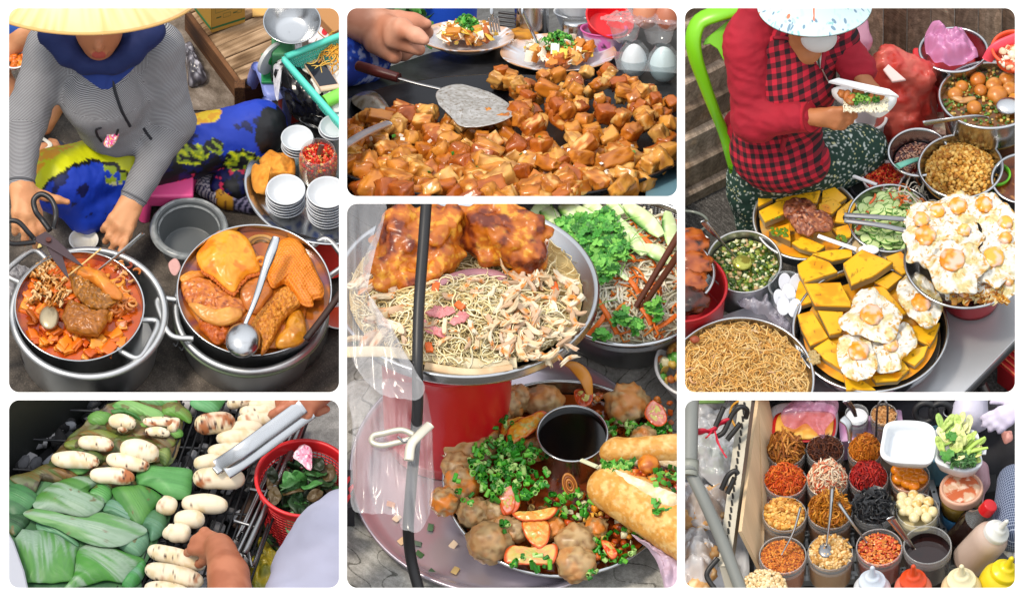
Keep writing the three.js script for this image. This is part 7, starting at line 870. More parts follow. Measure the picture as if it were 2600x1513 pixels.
{const d=dish('aluminium_pan','round aluminium pan of egg loaf wedges and a pork chop','pan',2048,556,131,0.29,0.06,{rb:0.9,m:ALU});const h=0.3;one('egg_loaf','bottom layer of egg loaf in the pork chop pan','egg loaf',mottle(domeDisc(d.c,d.r*0.9,(x,z)=>d.c.y-0.018+0.006*fbm(x*12,1,z*12),0),'#e2a416','#d6860e',14,0.3,'#b8985c'),VC(0.4));
wedge(FO,[[560,1430],[660,1400],[670,1440],[560,1500]],h,'small egg loaf corner at the left of the pork pan');wedge(FO,[[690,1450],[800,1370],[830,1340],[960,1310],[1030,1370],[1000,1466],[760,1490]],h,'wide egg loaf slice at the back of the pork pan');wedge(FO,[[1040,1380],[1130,1350],[1220,1430],[1130,1490],[1030,1480]],h,'egg loaf piece at the back right of the pork pan');wedge(FQ,[[565,110],[700,40],[760,30],[755,130],[610,190]],h+0.012,'egg loaf slice with scallion left of the pork',0.04);wedge(FQ,[[640,250],[790,200],[800,300],[800,330]],h+0.008,'triangular egg loaf below the pork',0.05);wedge(FQ,[[810,345],[890,295],[1060,370],[990,420],[870,385]],h+0.005,'egg loaf wedge at the front of the pork pan',0.03);wedge(FQ,[[1110,240],[1260,200],[1250,300],[1180,320]],h+0.004,'egg loaf wedge at the right of the pork pan');wedge(FQ,[[1010,60],[1120,20],[1180,60],[1110,130],[1010,110]],h+0.004,'orange egg loaf behind the pork');wedge(FQ,[[1150,110],[1260,20],[1290,60],[1220,200],[1130,190]],h,'pale egg loaf with meat side up');
one('pork_chop','charred grilled pork chop on the egg loaf','pork chop',paint(pad(FQ,[[755,60],[870,15],[960,40],[1010,110],[1080,130],[1120,200],[1100,265],[1000,270],[940,300],[850,270],[790,190],[755,150]],0.322,{thick:0.014,dome:0.014,amp:0.01,f:40,rings:22,m:110,ruffle:0.003}),p=>{const n=fbm(p.x*34,p.y*34,p.z*34),m=fbm(p.x*90,p.y*90,p.z*90);return mixc(mixc(lin('#8f4f30'),lin('#6a3220'),sm(-0.1,0.3,n)),lin(m>0?'#2a120c':'#b87a50'),sm(0.3,0.5,Math.abs(m)));}),VC(0.4));stuff('scallions','scallion bits on the pork pan wedges','scallion',H=>{for(const[X,Y,n,s]of[[660,130,26,60],[720,260,26,60],[1180,310,14,40]])for(let i=0;i<n;i++)H.add(gFlake,mat4(FQ(X+rr(-s,s),Y+rr(-s,s)*0.6,h+0.014),new THREE.Euler(0,rr(0,6),0),V(0.01,0.02,0.01)),jit('#5a7a14',0.2));});
one('bottle_cap','small steel tongs hinge by the pork pan','hinge',put(new THREE.TorusGeometry(0.016,0.006,10,24),FQ(1240,155,0.34),new THREE.Euler(1.2,0,0)),STEELD);}
{const d=dish('aluminium_pan','large round pan of egg loaf topped with fried eggs','pan',2210,838,194,0.3,0.06,{rb:0.93,m:STEEL,tilt:0.03});part('bottom',put(new THREE.CylinderGeometry(d.r*0.9,d.r*0.9,0.004,48),d.c.clone().add(V(0,-0.05,0))),mt('#3a352c',0.5),d.t);const h=0.3,L=(F,p,k,l,th,ti)=>wedge(F,p,h+k,l,th,ti);one('pot','red pot under the large egg loaf pan','pot',put(vessel(0.2,0.034,{rb:0.19}),d.c.clone().setY(0.201)),mt('#8f1018',0.4));
one('egg_loaf','bottom layer of egg loaf filling the large pan','egg loaf',mottle(domeDisc(d.c,d.r*0.88,(x,z)=>d.c.y-0.018+0.006*fbm(x*12,1,z*12),0),'#e2a416','#d6860e',14,0.3,'#b8985c'),VC(0.4));
L(FQ,[[850,510],[960,440],[1090,490],[1150,560],[900,640],[860,570]],0.03,'egg loaf slab at the upper left of the large pan',0.03);L(FQ,[[900,650],[1170,640],[1250,790],[1250,820],[980,810]],0.022,'wide egg loaf slab left of the fried eggs',0.035);L(FQ,[[860,640],[890,600],[975,780],[850,820],[835,740]],0.004,'orange egg loaf wedge on the left rim',0.03);L(FQ,[[850,880],[960,850],[1080,1050],[945,1110],[880,990]],0.006,'egg loaf square low on the left',0.03);L(FQ,[[970,1130],[1080,1060],[1140,1100],[1200,1250],[1180,1290],[1050,1210]],0.004,'egg loaf wedge at the lower left rim',0.03);L(FQ,[[1000,850],[1190,860],[1180,1010],[1090,1030]],0.012,'pale meat-side egg loaf in the middle',0.03);L(FQ,[[960,430],[1090,400],[1260,390],[1260,450],[1110,480]],0.02,'back row egg loaf slice',0.03);L(FR,[[-40,500],[100,395],[330,490],[190,590],[20,660]],0.05,'large diamond of egg loaf on top at the back',0.042);L(FR,[[280,450],[390,410],[530,540],[400,580],[320,520]],0.024,'egg loaf wedge behind right',0.034);L(FR,[[190,640],[330,560],[400,600],[290,690]],0.012,'small egg loaf wedge between slabs',0.034);L(FR,[[180,670],[260,670],[430,870],[380,890],[240,780]],0.01,'narrow egg loaf strip between the fried eggs',0.03);L(FR,[[520,570],[560,540],[660,690],[600,690]],0.016,'egg loaf sliver beside the egg heap',0.03);L(FR,[[430,970],[680,940],[640,1050],[600,1110],[450,1040]],0.0,'egg loaf wedge at the right of the pan',0.026);L(FR,[[400,1150],[590,1110],[560,1190],[490,1260],[390,1210]],0.0,'egg loaf wedge at the lower right',0.026);L(FR,[[170,1340],[360,1300],[440,1290],[360,1370],[200,1380]],0.0,'egg loaf wedge at the front of the pan',0.026);L(FR,[[-40,1320],[60,1340],[200,1440],[-20,1440]],0.0,'egg loaf wedge at the bottom edge',0.026);L(FR,[[-60,720],[40,790],[-60,840]],0.004,'egg loaf corner under the fried egg',0.03);L(FR,[[330,1230],[400,1220],[450,1290],[340,1310]],0.0,'small egg loaf piece at the front right',0.026);stuff('rice_crumbs','brown crumbs along the rim of the large pan','crumbs',H=>{for(let i=0;i<70;i++)H.add(gLump,mat4(FQ(rr(930,1010),rr(1150,1240),0.31),rot(),V(0.014,0.012,0.014)),jit('#a8905c',0.2));});}
const fried=(F,pts,yx,yy,yr,h,label,yc='#e08c14')=>{const t=thing('fried_egg',label,'fried egg'),s=pts[0][0];const wg=pad(F,pts,h,{thick:0.004,dome:0.009,amp:0.011,f:34,rings:22,m:110,ruffle:0.003,s});part('white',paint(wg,(p,_,i)=>{const n=fbm(p.x*26+s,2,p.z*26),m=fbm(p.x*80,1,p.z*80+s),e=wg.userData.t[i]??1;let k=mixc(lin('#d6d4ca'),lin('#c8ba84'),sm(-0.05,0.4,n));return m+(e>0.9?0.3:0)>0.46?lin('#c0903c'):k;}),VC(0.3),t);const y=F(yx,yy,h);part('yolk',paint(put(blob(yr*Z,0.014,yr*Z*1.15,0.18,2.5,yx,3),y.add(V(0,0.016,0))),p=>{const n=fbm(p.x*44+s,1,p.z*44);return n>0.15?lin('#e4b8a0'):n>-0.1?lin('#e2a44c'):lin(yc);}),VC(0.25),t);};
fried(FR,[[370,640],[510,570],[620,650],[700,790],[690,880],[600,990],[500,930],[440,880],[360,740]],540,810,75,0.345,'pointed fried egg on the right of the large pan');fried(FR,[[150,1060],[300,1030],[420,930],[510,1100],[400,1200],[380,1290],[230,1310],[160,1180]],310,1120,60,0.33,'lacy fried egg at the front of the large pan','#d8b080');fried(FR,[[-60,1040],[60,1030],[150,1080],[210,1280],[100,1370],[-30,1330],[-90,1180]],70,1170,80,0.345,'runny fried egg at the bottom of the large pan','#e0860c');fried(FR,[[30,770],[90,690],[180,680],[260,750],[400,880],[380,950],[330,1070],[250,1090],[120,1050],[-10,1010],[-80,940],[10,840]],170,900,85,0.362,'large fried egg in the centre of the loaf pan');
// fried egg heap
{const d=dish('steel_plate','steel plate heaped with fried eggs','plate',2452,662,152,0.38,0.05,{rb:0.7});const rp=thing('red_pot','red pot under the fried egg plate','pot');part('shell',put(vessel(0.098,0.14,{rb:0.09,rim:0.005}),G(2465,757,0.205)),mt('#9a1620',0.35),rp);
const E=(x,y,rx,ry,yx,yy,yr,h,l,yc)=>fried(FR,Array.from({length:13},(_,i)=>{const a=i/13*6.283,k=1+0.16*Math.sin(i*2.7+x);return[x+Math.cos(a)*rx*k,y+Math.sin(a)*ry*k];}),yx,yy,yr,h,l,yc);
E(620,160,190,130,660,130,60,0.4,'fried egg at the back left of the heap','#e09a1c');E(830,100,190,130,820,90,70,0.405,'fried egg at the back of the heap','#dd8a10');E(1010,90,170,110,1010,80,65,0.4,'fried egg at the back right of the heap');E(1150,210,180,140,1170,215,55,0.408,'pale fried egg at the right edge of the heap','#d8a83c');E(540,190,120,110,540,190,60,0.412,'fried egg near the cucumber bowl','#dfa850');E(560,340,150,190,575,310,80,0.415,'fried egg at the left of the heap','#dc8410');E(820,300,200,110,860,270,50,0.42,'fried egg in the middle of the heap','#e4c070');E(1130,370,150,130,1170,330,50,0.415,'crinkled fried egg at the right','#d8902c');E(1080,520,200,150,1080,470,80,0.412,'fried egg in front right of the heap','#e0a83c');E(1180,660,110,90,1190,650,40,0.385,'fried egg edge low at the right','#d8a050');E(1020,660,150,90,1060,640,55,0.38,'crisp brown fried egg under the front','#cc7a1c');E(850,720,160,60,860,740,40,0.375,'crispy egg edge at the plate rim','#c9781c');E(800,530,220,205,770,490,95,0.436,'large round fried egg on top at the front','#dd7f08');stuff('crisp_bits','crisp golden egg lace hanging over the plate rim','crisp egg',H=>{for(let i=0;i<130;i++)H.add(gFlake,mat4(FR(rr(760,1180),rr(640,790),0.385),rot(),V(0.024,0.02,0.024)),jit(pick(['#c98a2c','#d8b058','#a8641c','#e0cc98']),0.15));});}
// scallion-oil pot
{const d=dish('aluminium_pot','aluminium pot of scallion oil with a spoon','pot',1890,665,93,0.3,0.14,{rb:0.98,rim:0.003,m:ALU,tilt:0.08});const lv=(x,z)=>d.c.y-0.035-(z-d.c.z)*0.08;one('oil','green scallion oil in the aluminium pot','oil',mottle(domeDisc(d.c,d.r*0.96,lv,0),'#4a5014','#6a6a20',30),VC(0.08));stuff('scallions','chopped scallion and pork rind floating in the oil','scallion',H=>bits(H,760,disc(d.c,d.r*0.9),lv,[gFlake,gCube,gLump],[0.007,0.015],['#2f4a10','#4a6a1c','#8a9a3c','#b89a6c','#1f3a0c','#cfd0a8','#3c5a14'],{lie:0.5}));const s=thing('spoon','steel spoon standing in the scallion oil','spoon');part('handle',tube([FQ(150,180,0.46),FQ(200,240,0.43),FQ(290,340,0.37),FQ(385,445,0.3)],t=>0.0125-0.008*sm(0,0.7,t),{ry:0.5}),STEEL,s);part('cup',put(blob(0.032,0.012,0.03,0,1,0,3),FQ(440,490,0.285)),mt('#a8a84c',0.15,{metalness:0.6}),s);part('handle',tube([FQ(700,440,0.26),FQ(730,520,0.25),FQ(700,600,0.23)],0.006,{}),ALU,d.t);part('handle',tube([FQ(190,310,0.27),FQ(120,270,0.27),FQ(110,300,0.25)],0.005,{}),ALU,d.t);one('red_pot','red pot holding the grilled meat plate','pot',put(vessel(0.14,0.16,{rb:0.13,rim:0.005}),FQ(-10,900,0.2)),mt('#a8141c',0.4));}
{const d=dish('steel_plate','steel plate of grilled meat at the left edge','plate',1705,695,106,0.38,0.05,{rb:0.7});for(const[X,Y,c]of[[60,350,'upper'],[90,500,'middle'],[40,640,'lower'],[60,760,'blackened lowest']])one('grilled_meat',`${c} piece of glazed grilled meat at the left edge`,'meat',mottle(put(blob(0.07,0.03,0.055,0.3,2.4,X+Y,4),FQ(X-30,Y,0.38)),c[0]==='b'?'#2a120c':'#8a3c18',c[0]==='b'?'#5a2414':'#b05c24',24,0.3,'#1f0e0a'),VC(0.22));one('lid','dark glass lid edge behind the meat plate','lid',put(new THREE.TorusGeometry(0.07,0.005,8,40).rotateX(1.2),FQ(20,190,0.24)),mt('#6a7068',0.2));}
// noodle bowl
{const d=dish('steel_bowl','big steel bowl of fine yellow shredded noodles','bowl',1880,965,183,0.3,0.12,{rb:0.75,tilt:0.1});const Hh=(x,z)=>d.c.y-0.03-(z-d.c.z)*0.1+0.06*Math.max(0,1-((x-d.c.x)**2+(z-d.c.z)**2)/(d.r*d.r)),ins=(x,z)=>Math.hypot(x-d.c.x,z-d.c.z)<d.r*0.95;stuff('noodles','heap of fine golden shredded noodles in the big bowl','noodles',H=>{H.add(domeDisc(d.c,d.r*0.95,Hh),new THREE.Matrix4(),'#cc9a52');strands(H,2000,disc(d.c,d.r*0.92),Hh,{len:0.075,r:0.0017,curl:2,seg:7,cols:['#e4b86c','#d8a654','#eccb8c','#cc9446','#e6c27c'],lift:0.018,stick:0.25,inside:ins,sides:3});strands(H,26,disc(d.c,d.r*0.8),Hh,{len:0.06,r:0.004,curl:1,cols:['#d8b890','#c9a078'],lift:0.022});},VC(0.5));one('meat_bit','brown meat bit at the left of the noodle bowl','meat',put(blob(0.016,0.01,0.014,0.2,2,2,2),FQ(85,1060,0.34)),mt('#8a3c1c',0.5));}
// tub of spoons and clear bags
{const c=FQ(770,720,0.26),t=thing('spoon_tub','clear tub of white plastic spoons','tub');part('shell',put(vessel(0.055,0.1,{rb:0.048,rim:0.004}),c.clone().add(V(0,-0.06,0))),film('#e8ecee',0.1,0.85),t);for(const[X,Y,a]of[[755,640,0.1],[840,640,-0.3],[720,760,0.3],[745,815,0],[830,830,-0.2],[790,720,0.2]])one('plastic_spoon',`white spoon bowl in the clear tub, ${Y < 700 ? (X < 800 ? 'upper left' : 'upper right') : Y < 740 ? 'middle' : X < 735 ? 'left' : X < 800 ? 'lowest' : 'lower right'}`,'spoon',put(deform(blob(0.021,0.006,0.032,0,1,0,4),p=>{p.y=p.y*0.4+9*(p.x*p.x+p.z*p.z*0.6);}),FQ(X,Y,0.3),new THREE.Euler(0.3,a,rr(-0.4,0.4))),mt('#cfd1d8',0.3));one('plastic_bag','clear plastic bags between the pot and the noodle bowl','bag',crumple(FQ,[[400,760],[480,740],[560,780],[620,745],[660,820],[760,900],[800,990],[700,960],[600,880],[480,850]],0.24,{rise:0.03,amp:0.02,f:22}),film('#dcd8e4',0.14,0.6));one('plastic_bag','small clear bag below the spoon tub','bag',crumple(FQ,[[650,900],[760,890],[800,960],[790,1010],[700,960]],0.25,{rise:0.02,amp:0.015,f:26}),film('#dcd8e4',0.14,0.6));}
}

// ---------- cell 6: topping jars on a cart ----------
CELL=6;seed(606);
groundSheet('street',6,(x,y)=>{const n=wrapN(x,y,5)*24+(R()-0.5)*30;return[84+n,82+n,84+n];},0.85);
{
const plate=(P,t)=>{const n=V().crossVectors(V().subVectors(P[1],P[0]),V().subVectors(P[2],P[0])).normalize().multiplyScalar(t),pos=[],idx=[],m=P.length;for(const p of P)pos.push(p.x,p.y,p.z);for(const p of P)pos.push(p.x+n.x,p.y+n.y,p.z+n.z);for(let i=1;i<m-1;i++)idx.push(0,i+1,i,m,m+i,m+i+1);for(let i=0;i<m;i++){const j=(i+1)%m;idx.push(i,j,m+j,i,m+j,m+i);}const g=new THREE.BufferGeometry();g.setAttribute('position',new THREE.Float32BufferAttribute(pos,3));g.setIndex(idx);const q=g.toNonIndexed();q.computeVertexNormals();return q;};
const stuff=(name,label,cat,build,m=VC(0.45))=>{const H=new Heap();build(H);return one(name,label,cat,H.geo(),m,null,'stuff');};
// rack
const rk=thing('cart_rack','slotted steel rack holding the topping jars','rack'),bar=(F,a,b,h,w=0.02)=>{const A=F(...a,h),B=F(...b,h),L=A.distanceTo(B),g=boxg(L,0.03,w,0.002);g.rotateY(-Math.atan2(B.z-A.z,B.x-A.x));part('bar',put(g,A.clone().lerp(B,0.5)),mt('#8f9192',0.42,{metalness:0.85}),rk);const n=Math.floor(L/0.05);for(let i=1;i<n;i++){const d=new THREE.CylinderGeometry(0.0045,0.0045,0.002,10);part('slot',put(d,A.clone().lerp(B,i/n).add(V(0,0.0152,0))),mt('#141414',0.8),rk);}};
bar(FT,[560,1060],[1300,1030],0.1);bar(FU,[-20,1030],[420,1000],0.1);bar(FT,[740,1390],[1300,1370],0.1);bar(FU,[0,1350],[800,1290],0.1);bar(FU,[620,640],[790,1290],0.11);bar(FU,[660,900],[720,1290],0.1,0.012);bar(FT,[560,1060],[560,1400],0.08);bar(FT,[930,1060],[945,1390],0.09,0.014);bar(FU,[20,1040],[60,1380],0.09,0.014);
part('deck',slab([FT(560,100,0.05),FU(700,100,0.05),FU(800,1600,0.05),FT(560,1600,0.05)],0.02),mt('#3a3028',0.8),rk);part('leg',put(boxg(0.04,0.04,0.04),FT(700,1500,0.02)),mt('#555',0.6),rk);
const RIM=mt('#f2f4f3',0.12,{transmission:0.78,thickness:0,ior:1.45});
// jars
const jar=(F,X,Y,ru,rim,label,fill,o={})=>{const r=ru*Z,c=F(X,Y,rim),t=thing('topping_jar',label,'jar'),d=o.d||0.12;part('glass',put(lathe([[0,-d],[r*0.93,-d],[r*0.97,-d+0.008],[r*0.98,-0.035]],48),c),o.g||glassy,t);part('rim',put(lathe([[r*0.98,-0.035],[r,-0.03],[r,-0.024],[r*0.97,-0.02],[r,-0.015],[r,-0.009],[r*0.97,-0.006],[r,0],[r*0.98,0.004],[r*0.94,0.003]],48),c),RIM,t);const H=new Heap(),in_=r*0.92,hh=o.dome??0.035,Hh=domeH(c,in_*1.05,c.y-(o.low??0.012),hh);if(o.base){H.add(domeDisc(c,in_,Hh,-0.003),new THREE.Matrix4(),o.base);H.add(put(new THREE.CylinderGeometry(in_,in_*0.97,d-0.03,32,1,true),V(c.x,c.y-d/2-0.012,c.z)),new THREE.Matrix4(),o.base);}fill(H,c,in_,Hh);part('filling',H.geo(),VC(o.rough??0.5),t).userData.kind='stuff';return{c,r,t};};
const sh=(n,len,r,cols,q={})=>(H,c,R0,Hh)=>strands(H,n,disc(c,R0*0.92),Hh,{len,r,cols,curl:2,seg:6,lift:0.016,stick:0.3,sides:3,inside:(x,z)=>Math.hypot(x-c.x,z-c.z)<R0*1.04,...q});
jar(FT,775,400,150,0.22,'jar of broad brown dried strips at the back left',sh(190,0.05,0.0042,['#b8762c','#a8641c','#c98a3c','#8f5018'],{ry:0.35,stick:0.7,curl:0.5}),{base:'#8a5018',dome:0.05});
jar(FT,1075,395,145,0.22,'jar of dark brown shredded meat at the back',sh(420,0.04,0.0016,['#4a2010','#5c2c14','#6e3a1c','#38170c']),{base:'#3a1a0c',dome:0.02});
jar(FU,120,400,130,0.23,'jar of bright orange shredded squid at the back right',sh(420,0.05,0.0019,['#cf7a14','#c06a0c','#dc9030','#a8560c']),{base:'#a85c10',dome:0.06});
jar(FT,770,625,163,0.23,'jar of orange-red chilli shreds below the strips',sh(620,0.035,0.0026,['#c8480c','#d45c14','#b03a08','#d87424'],{ry:0.5}),{base:'#a83c0c',dome:0.04});
jar(FT,1090,625,160,0.23,'jar heaped with white and pink crab shreds',sh(380,0.055,0.003,['#e6c8a4','#ecd8bc','#dc8a64','#d8603c','#e8d0b0'],{ry:0.5,stick:0.5}),{base:'#d8a880',dome:0.065});
jar(FU,145,605,150,0.23,'jar of deep red shreds',sh(520,0.04,0.0024,['#98100e','#b01814','#7e0a0a','#bc2c1c'],{ry:0.6}),{base:'#6a0a0a',dome:0.05});
jar(FU,460,595,152,0.22,'jar of glossy orange dried apricots',()=>0,{base:'#b8660c',dome:0.02});seed(61);for(let i=0;i<13;i++){const a=i*2.4,q=Math.sqrt(i/13)*115,p=FU(460+Math.cos(a)*q,588+Math.sin(a)*q*0.75,0.232);one('apricot','glossy orange apricot half in its jar','apricot',put(mottle(blob(0.021,0.016,0.019,0.12,2,i*3,3),'#e08a10','#cc7008',40,0.4),p),VC(0.25),'apricots in the jar');}
jar(FT,765,880,168,0.24,'jar of golden crumbled flakes with a spoon',(H,c,R0,Hh)=>{bits(H,700,disc(c,R0*0.95),Hh,[gFlake,gLump],[0.008,0.02],['#d09a44','#c4842c','#dcb060','#a8681c','#e0b868'],{lift:0.01});},{base:'#b07a2c',dome:0.02});
jar(FT,1110,860,172,0.24,'jar heaped with curly amber strips',sh(360,0.055,0.0032,['#c47c14','#b0680c','#d49434','#985408'],{ry:0.4,stick:0.7}),{base:'#95580f',dome:0.055});
jar(FU,185,840,158,0.24,'jar of black shredded wood ear mushroom',(H,c,R0,Hh)=>bits(H,300,disc(c,R0*0.95),Hh,[gFlake,gLeafBit],[0.02,0.045],['#1c1d20','#26282c','#131416','#33363a'],{lift:0.016}),{base:'#17181a',dome:0.035,rough:0.38});
jar(FU,515,850,163,0.23,'jar of peeled quail eggs',()=>0,{base:'#c9bb8c',dome:0.0,low:0.03});for(const[X,Y,c]of[[485,735,1],[400,750,0],[535,765,0],[600,785,1],[390,805,0],[450,790,0],[510,800,1],[455,855,0],[575,845,1],[520,860,0],[630,860,0],[410,850,0],[490,905,0],[585,905,0]])one('quail_egg','small peeled quail egg in its jar','egg',put(mottle(blob(0.0175,0.016,0.019,0.03,2,X,3),'#e0d4ac',c?'#cfa95c':'#d8c894',50,0.3),FU(X,Y,0.235)),VC(0.28),'quail eggs in the jar');
jar(FT,750,1190,180,0.25,'jar of orange chilli salt powder with a thin spoon',(H,c,R0,Hh)=>bits(H,2300,disc(c,R0*0.97),Hh,[gCube,gLump],[0.003,0.0065],['#b8600e','#c4701c','#a04c08','#7a3408','#d08a34'],{}),{base:'#a8560c',dome:0.008});
jar(FT,1110,1170,172,0.25,'jar of roasted peanuts with a steel spoon',(H,c,R0,Hh)=>bits(H,420,disc(c,R0*0.95),Hh,[gGrain],[0.018,0.025],['#dcb87c','#d0a45c','#e4c896','#b8843c'],{lift:0.006}),{base:'#a8783c',dome:0.02});
{const j=jar(FU,225,1130,176,0.25,'jar of red chilli oil with sesame and a spoon',(H,c,R0,Hh)=>{bits(H,520,disc(c,R0*0.95),Hh,[gFlake,gGrain],[0.006,0.013],['#b83c08','#d06418','#c87830','#982804','#d89048'],{lie:0.3});},{base:'#9a2c04',dome:0,low:0.014,rough:0.14});}
jar(FU,590,1115,183,0.25,'jar of dark soy sauce with a steel spatula',()=>0,{base:'#1f0a08',dome:0,low:0.045,rough:0.04});
// spoons
const sp=(F,pts,r,label,cup)=>{const t=thing('spoon',label,'spoon');part('handle',tube(pts.map(q=>F(...q)),u=>1.35*r*(1-0.55*u),{ry:0.4,seg:20}),STEEL,t);if(cup)part('cup',put(blob(0.024,0.008,0.03,0,1,0,3),F(...cup)),STEELD,t);};
sp(FT,[[885,820,0.36],[830,1010,0.31],[740,1185,0.262]],0.009,'thin spoon in the orange chilli salt');sp(FT,[[1125,665,0.42],[1110,880,0.36],[1080,1110,0.28]],0.015,'broad steel spoon in the peanuts',[1075,1150,0.27]);sp(FT,[[1165,785,0.4],[1260,920,0.36],[1382,1085,0.27]],0.014,'steel spoon leaning in the chilli oil');sp(FU,[[310,905,0.38],[390,1010,0.32],[490,1145,0.24]],0.012,'steel spatula in the dark sauce');sp(FT,[[1200,150,0.36],[1250,200,0.35],[1262,330,0.3]],0.012,'bent ladle handle behind the jars');sp(FU,[[-20,20,0.36],[30,90,0.3],[50,140,0.26]],0.01,'spoon in the white sugar cup');
// back row
{const t=thing('butter_tub','red and white tub of yellow butter at the back','tub');part('tray',pad(FT,[[665,130],[700,100],[1120,95],[1165,130],[1160,310],[1120,350],[700,345],[655,320]],0.15,{thick:0.05,amp:0}),mt('#dfdede',0.4),t);part('liner',pad(FT,[[690,150],[730,118],[1110,112],[1150,140],[1140,300],[1100,325],[720,330],[680,300]],0.202,{thick:0.006,amp:0}),mt('#b81414',0.4),t);one('butter','pale yellow butter slab under pink film','butter',mottle(pad(FT,[[715,155],[750,125],[1110,120],[1135,150],[1120,290],[1090,305],[720,308],[700,280]],0.209,{thick:0.008,amp:0.003,f:40}),'#dcb254','#cf9a34',40,0.3),VC(0.4));one('plastic_bag','thin pink plastic bag over the butter tub','bag',crumple(FT,[[800,40],[960,10],[1160,10],[1170,110],[1080,240],[1060,310],[940,200],[820,230],[740,170]],0.24,{rise:0.03,amp:0.02,f:14}),film('#eeb4d4',0.2,0.8));}
for(const[X,r,l,base,f]of[[60,88,'cup of white sugar at the back','#dcdfe4',0],[265,102,'cup of brown crushed peanuts at the back','#9a6c38',1]])jar(FU,X,120+f*5,r,0.24,l,(H,c,R0,Hh)=>{if(f)bits(H,260,disc(c,R0*0.95),Hh,[gCube],[0.006,0.011],['#a8743c','#8a5828','#c0905a']);},{base,dome:0.006,d:0.13,g:film('#e8e0ec',0.2,0.7)});one('bent_wire','thin bent wire over the brown cup','wire',tube([FU(205,300,0.2),FU(225,40,0.34),FU(260,10,0.35),FU(285,40,0.34),FU(290,200,0.25)],0.004,{rad:6,seg:40}),STEELD);
one('plastic_box','pale pink plastic box behind the orange jar','box',slab([FT(1180,180,0.16),FU(400,80,0.16),FU(420,280,0.16),FT(1190,330,0.16)],0.1),mt('#d0a8cc',0.4));
// open foam box with greens
{const t=thing('foam_box','open white foam box with lettuce over the jars','foam box'),h=0.36,ring=(P,ht,d)=>{const O=outline(FU,P,ht,true,72),c=O.reduce((a,b)=>a.add(b),V()).divideScalar(O.length),pos=[],idx=[],rows=[[1,0],[1.0,0.006],[0.84,0.007],[0.8,-d*0.5],[0.74,-d],[0.4,-d],[0.02,-d],[0.02,-d-0.006],[0.8,-d-0.006],[0.97,-0.01],[1,0]];for(const[k,y]of rows)for(const o of O){const q=c.clone().lerp(o,k);pos.push(q.x,q.y+y,q.z);}const m=O.length;for(let r=0;r<rows.length-1;r++)for(let i=0;i<m;i++){const a=r*m+i,b=r*m+(i+1)%m;idx.push(a,a+m,b,b,a+m,b+m);}const g=new THREE.BufferGeometry();g.setAttribute('position',new THREE.Float32BufferAttribute(pos,3));g.setIndex(idx);g.computeVertexNormals();return g;};const wm=mt('#d6dade',0.65);
part('lid',ring([[250,300],[275,210],[340,182],[560,188],[620,215],[650,260],[645,440],[610,495],[480,500],[300,480],[240,440]],h,0.035),wm,t);part('tray',ring([[655,250],[700,222],[900,240],[970,270],[990,400],[1005,500],[960,540],[860,560],[720,520],[650,480],[650,340]],h-0.01,0.045),wm,t);one('lettuce','pale lettuce leaves standing in the foam box','lettuce',(()=>{const H=new Heap(),lf=pad((x,y,q)=>V(x,q,y),[[0,-0.06],[0.4,-0.22],[0.85,-0.2],[1,0],[0.85,0.22],[0.4,0.2],[0,0.06]],0,{thick:0.03,rings:8,m:36,amp:0.09,f:5});seed(66);for(let i=0;i<38;i++)H.add(lf,mat4(FU(rr(680,900),rr(260,480),0.365),new THREE.Euler(rr(-0.7,0.7),i<16?rr(0.8,2.2):rr(-0.6,1),rr(0,0.7)),V(0.075,0.075,0.05)),jit(pick(['#d0d890','#b0c86a','#dcdca0','#d8d07c','#9cbc5c']),0.1));for(const[a,b]of[[[860,420],[1030,295]],[[850,430],[1050,375]],[[880,380],[950,300]]])H.strand([FU(...a,0.38),FU((a[0]+b[0])/2,(a[1]+b[1])/2-10,0.4),FU(...b,0.4)],0.008,'#a8c85c',0.4,6);return H.geo();})(),VC(0.45));stuff('herbs','dark green chopped herbs in the foam box','herbs',H=>{for(let i=0;i<150;i++)H.add(gLeafBit,mat4(FU(rr(770,950),rr(415,515),0.375+rr(0,0.015)),rot(),V(0.02,0.02,0.02)),jit(pick(['#3a6a34','#4f7f44','#2c5228','#6a9458']),0.15));for(const[X,Y]of[[785,295],[745,440]])for(let i=0;i<7;i++)H.add(gLeafBit,mat4(FU(X+rr(-30,30),Y+rr(-20,20),0.4),rot(0.8),V(0.03,0.03,0.03)),'#4a8a34');});part('latch',slab([FU(985,375,h),FU(1040,385,h),FU(1035,420,h),FU(990,420,h)],0.008),wm,t);}
// lidded jar, bottles
{const t=thing('lidded_jar','jar with stained pinkish lid on a blue tin','jar'),c=FU(850,690,0.26),r=0.07;part('lid',put(paint(lathe([[0,0.004],[r*0.86,0.004],[r*0.88,0.01],[r*0.97,0.009],[r,0.002],[r,-0.02],[r*0.97,-0.024],[r*0.97,-0.002]],56).toNonIndexed(),p=>lin('#d8b098')),c),mt('#d0a48c',0.3),t);part('stain',mottle(domeDisc(c,r*0.82,()=>c.y+0.0055,0),'#c9a88c','#b8603c',34,0.15,'#e0c4b0'),VC(0.25),t);part('body',put(lathe([[r*0.93,-0.024],[r*0.93,-0.09],[0,-0.092]],48),c),mt('#a88a3c',0.2),t);part('tin',put(lathe([[r*0.98,-0.09],[r*0.98,-0.2],[0,-0.2]],48),c),mt('#2c6a9c',0.4),t);one('blue_tub','pale blue tub under the foam box','tub',put(vessel(0.07,0.14,{rb:0.062}),FU(690,560,0.06)),mt('#6fa4b8',0.4));}
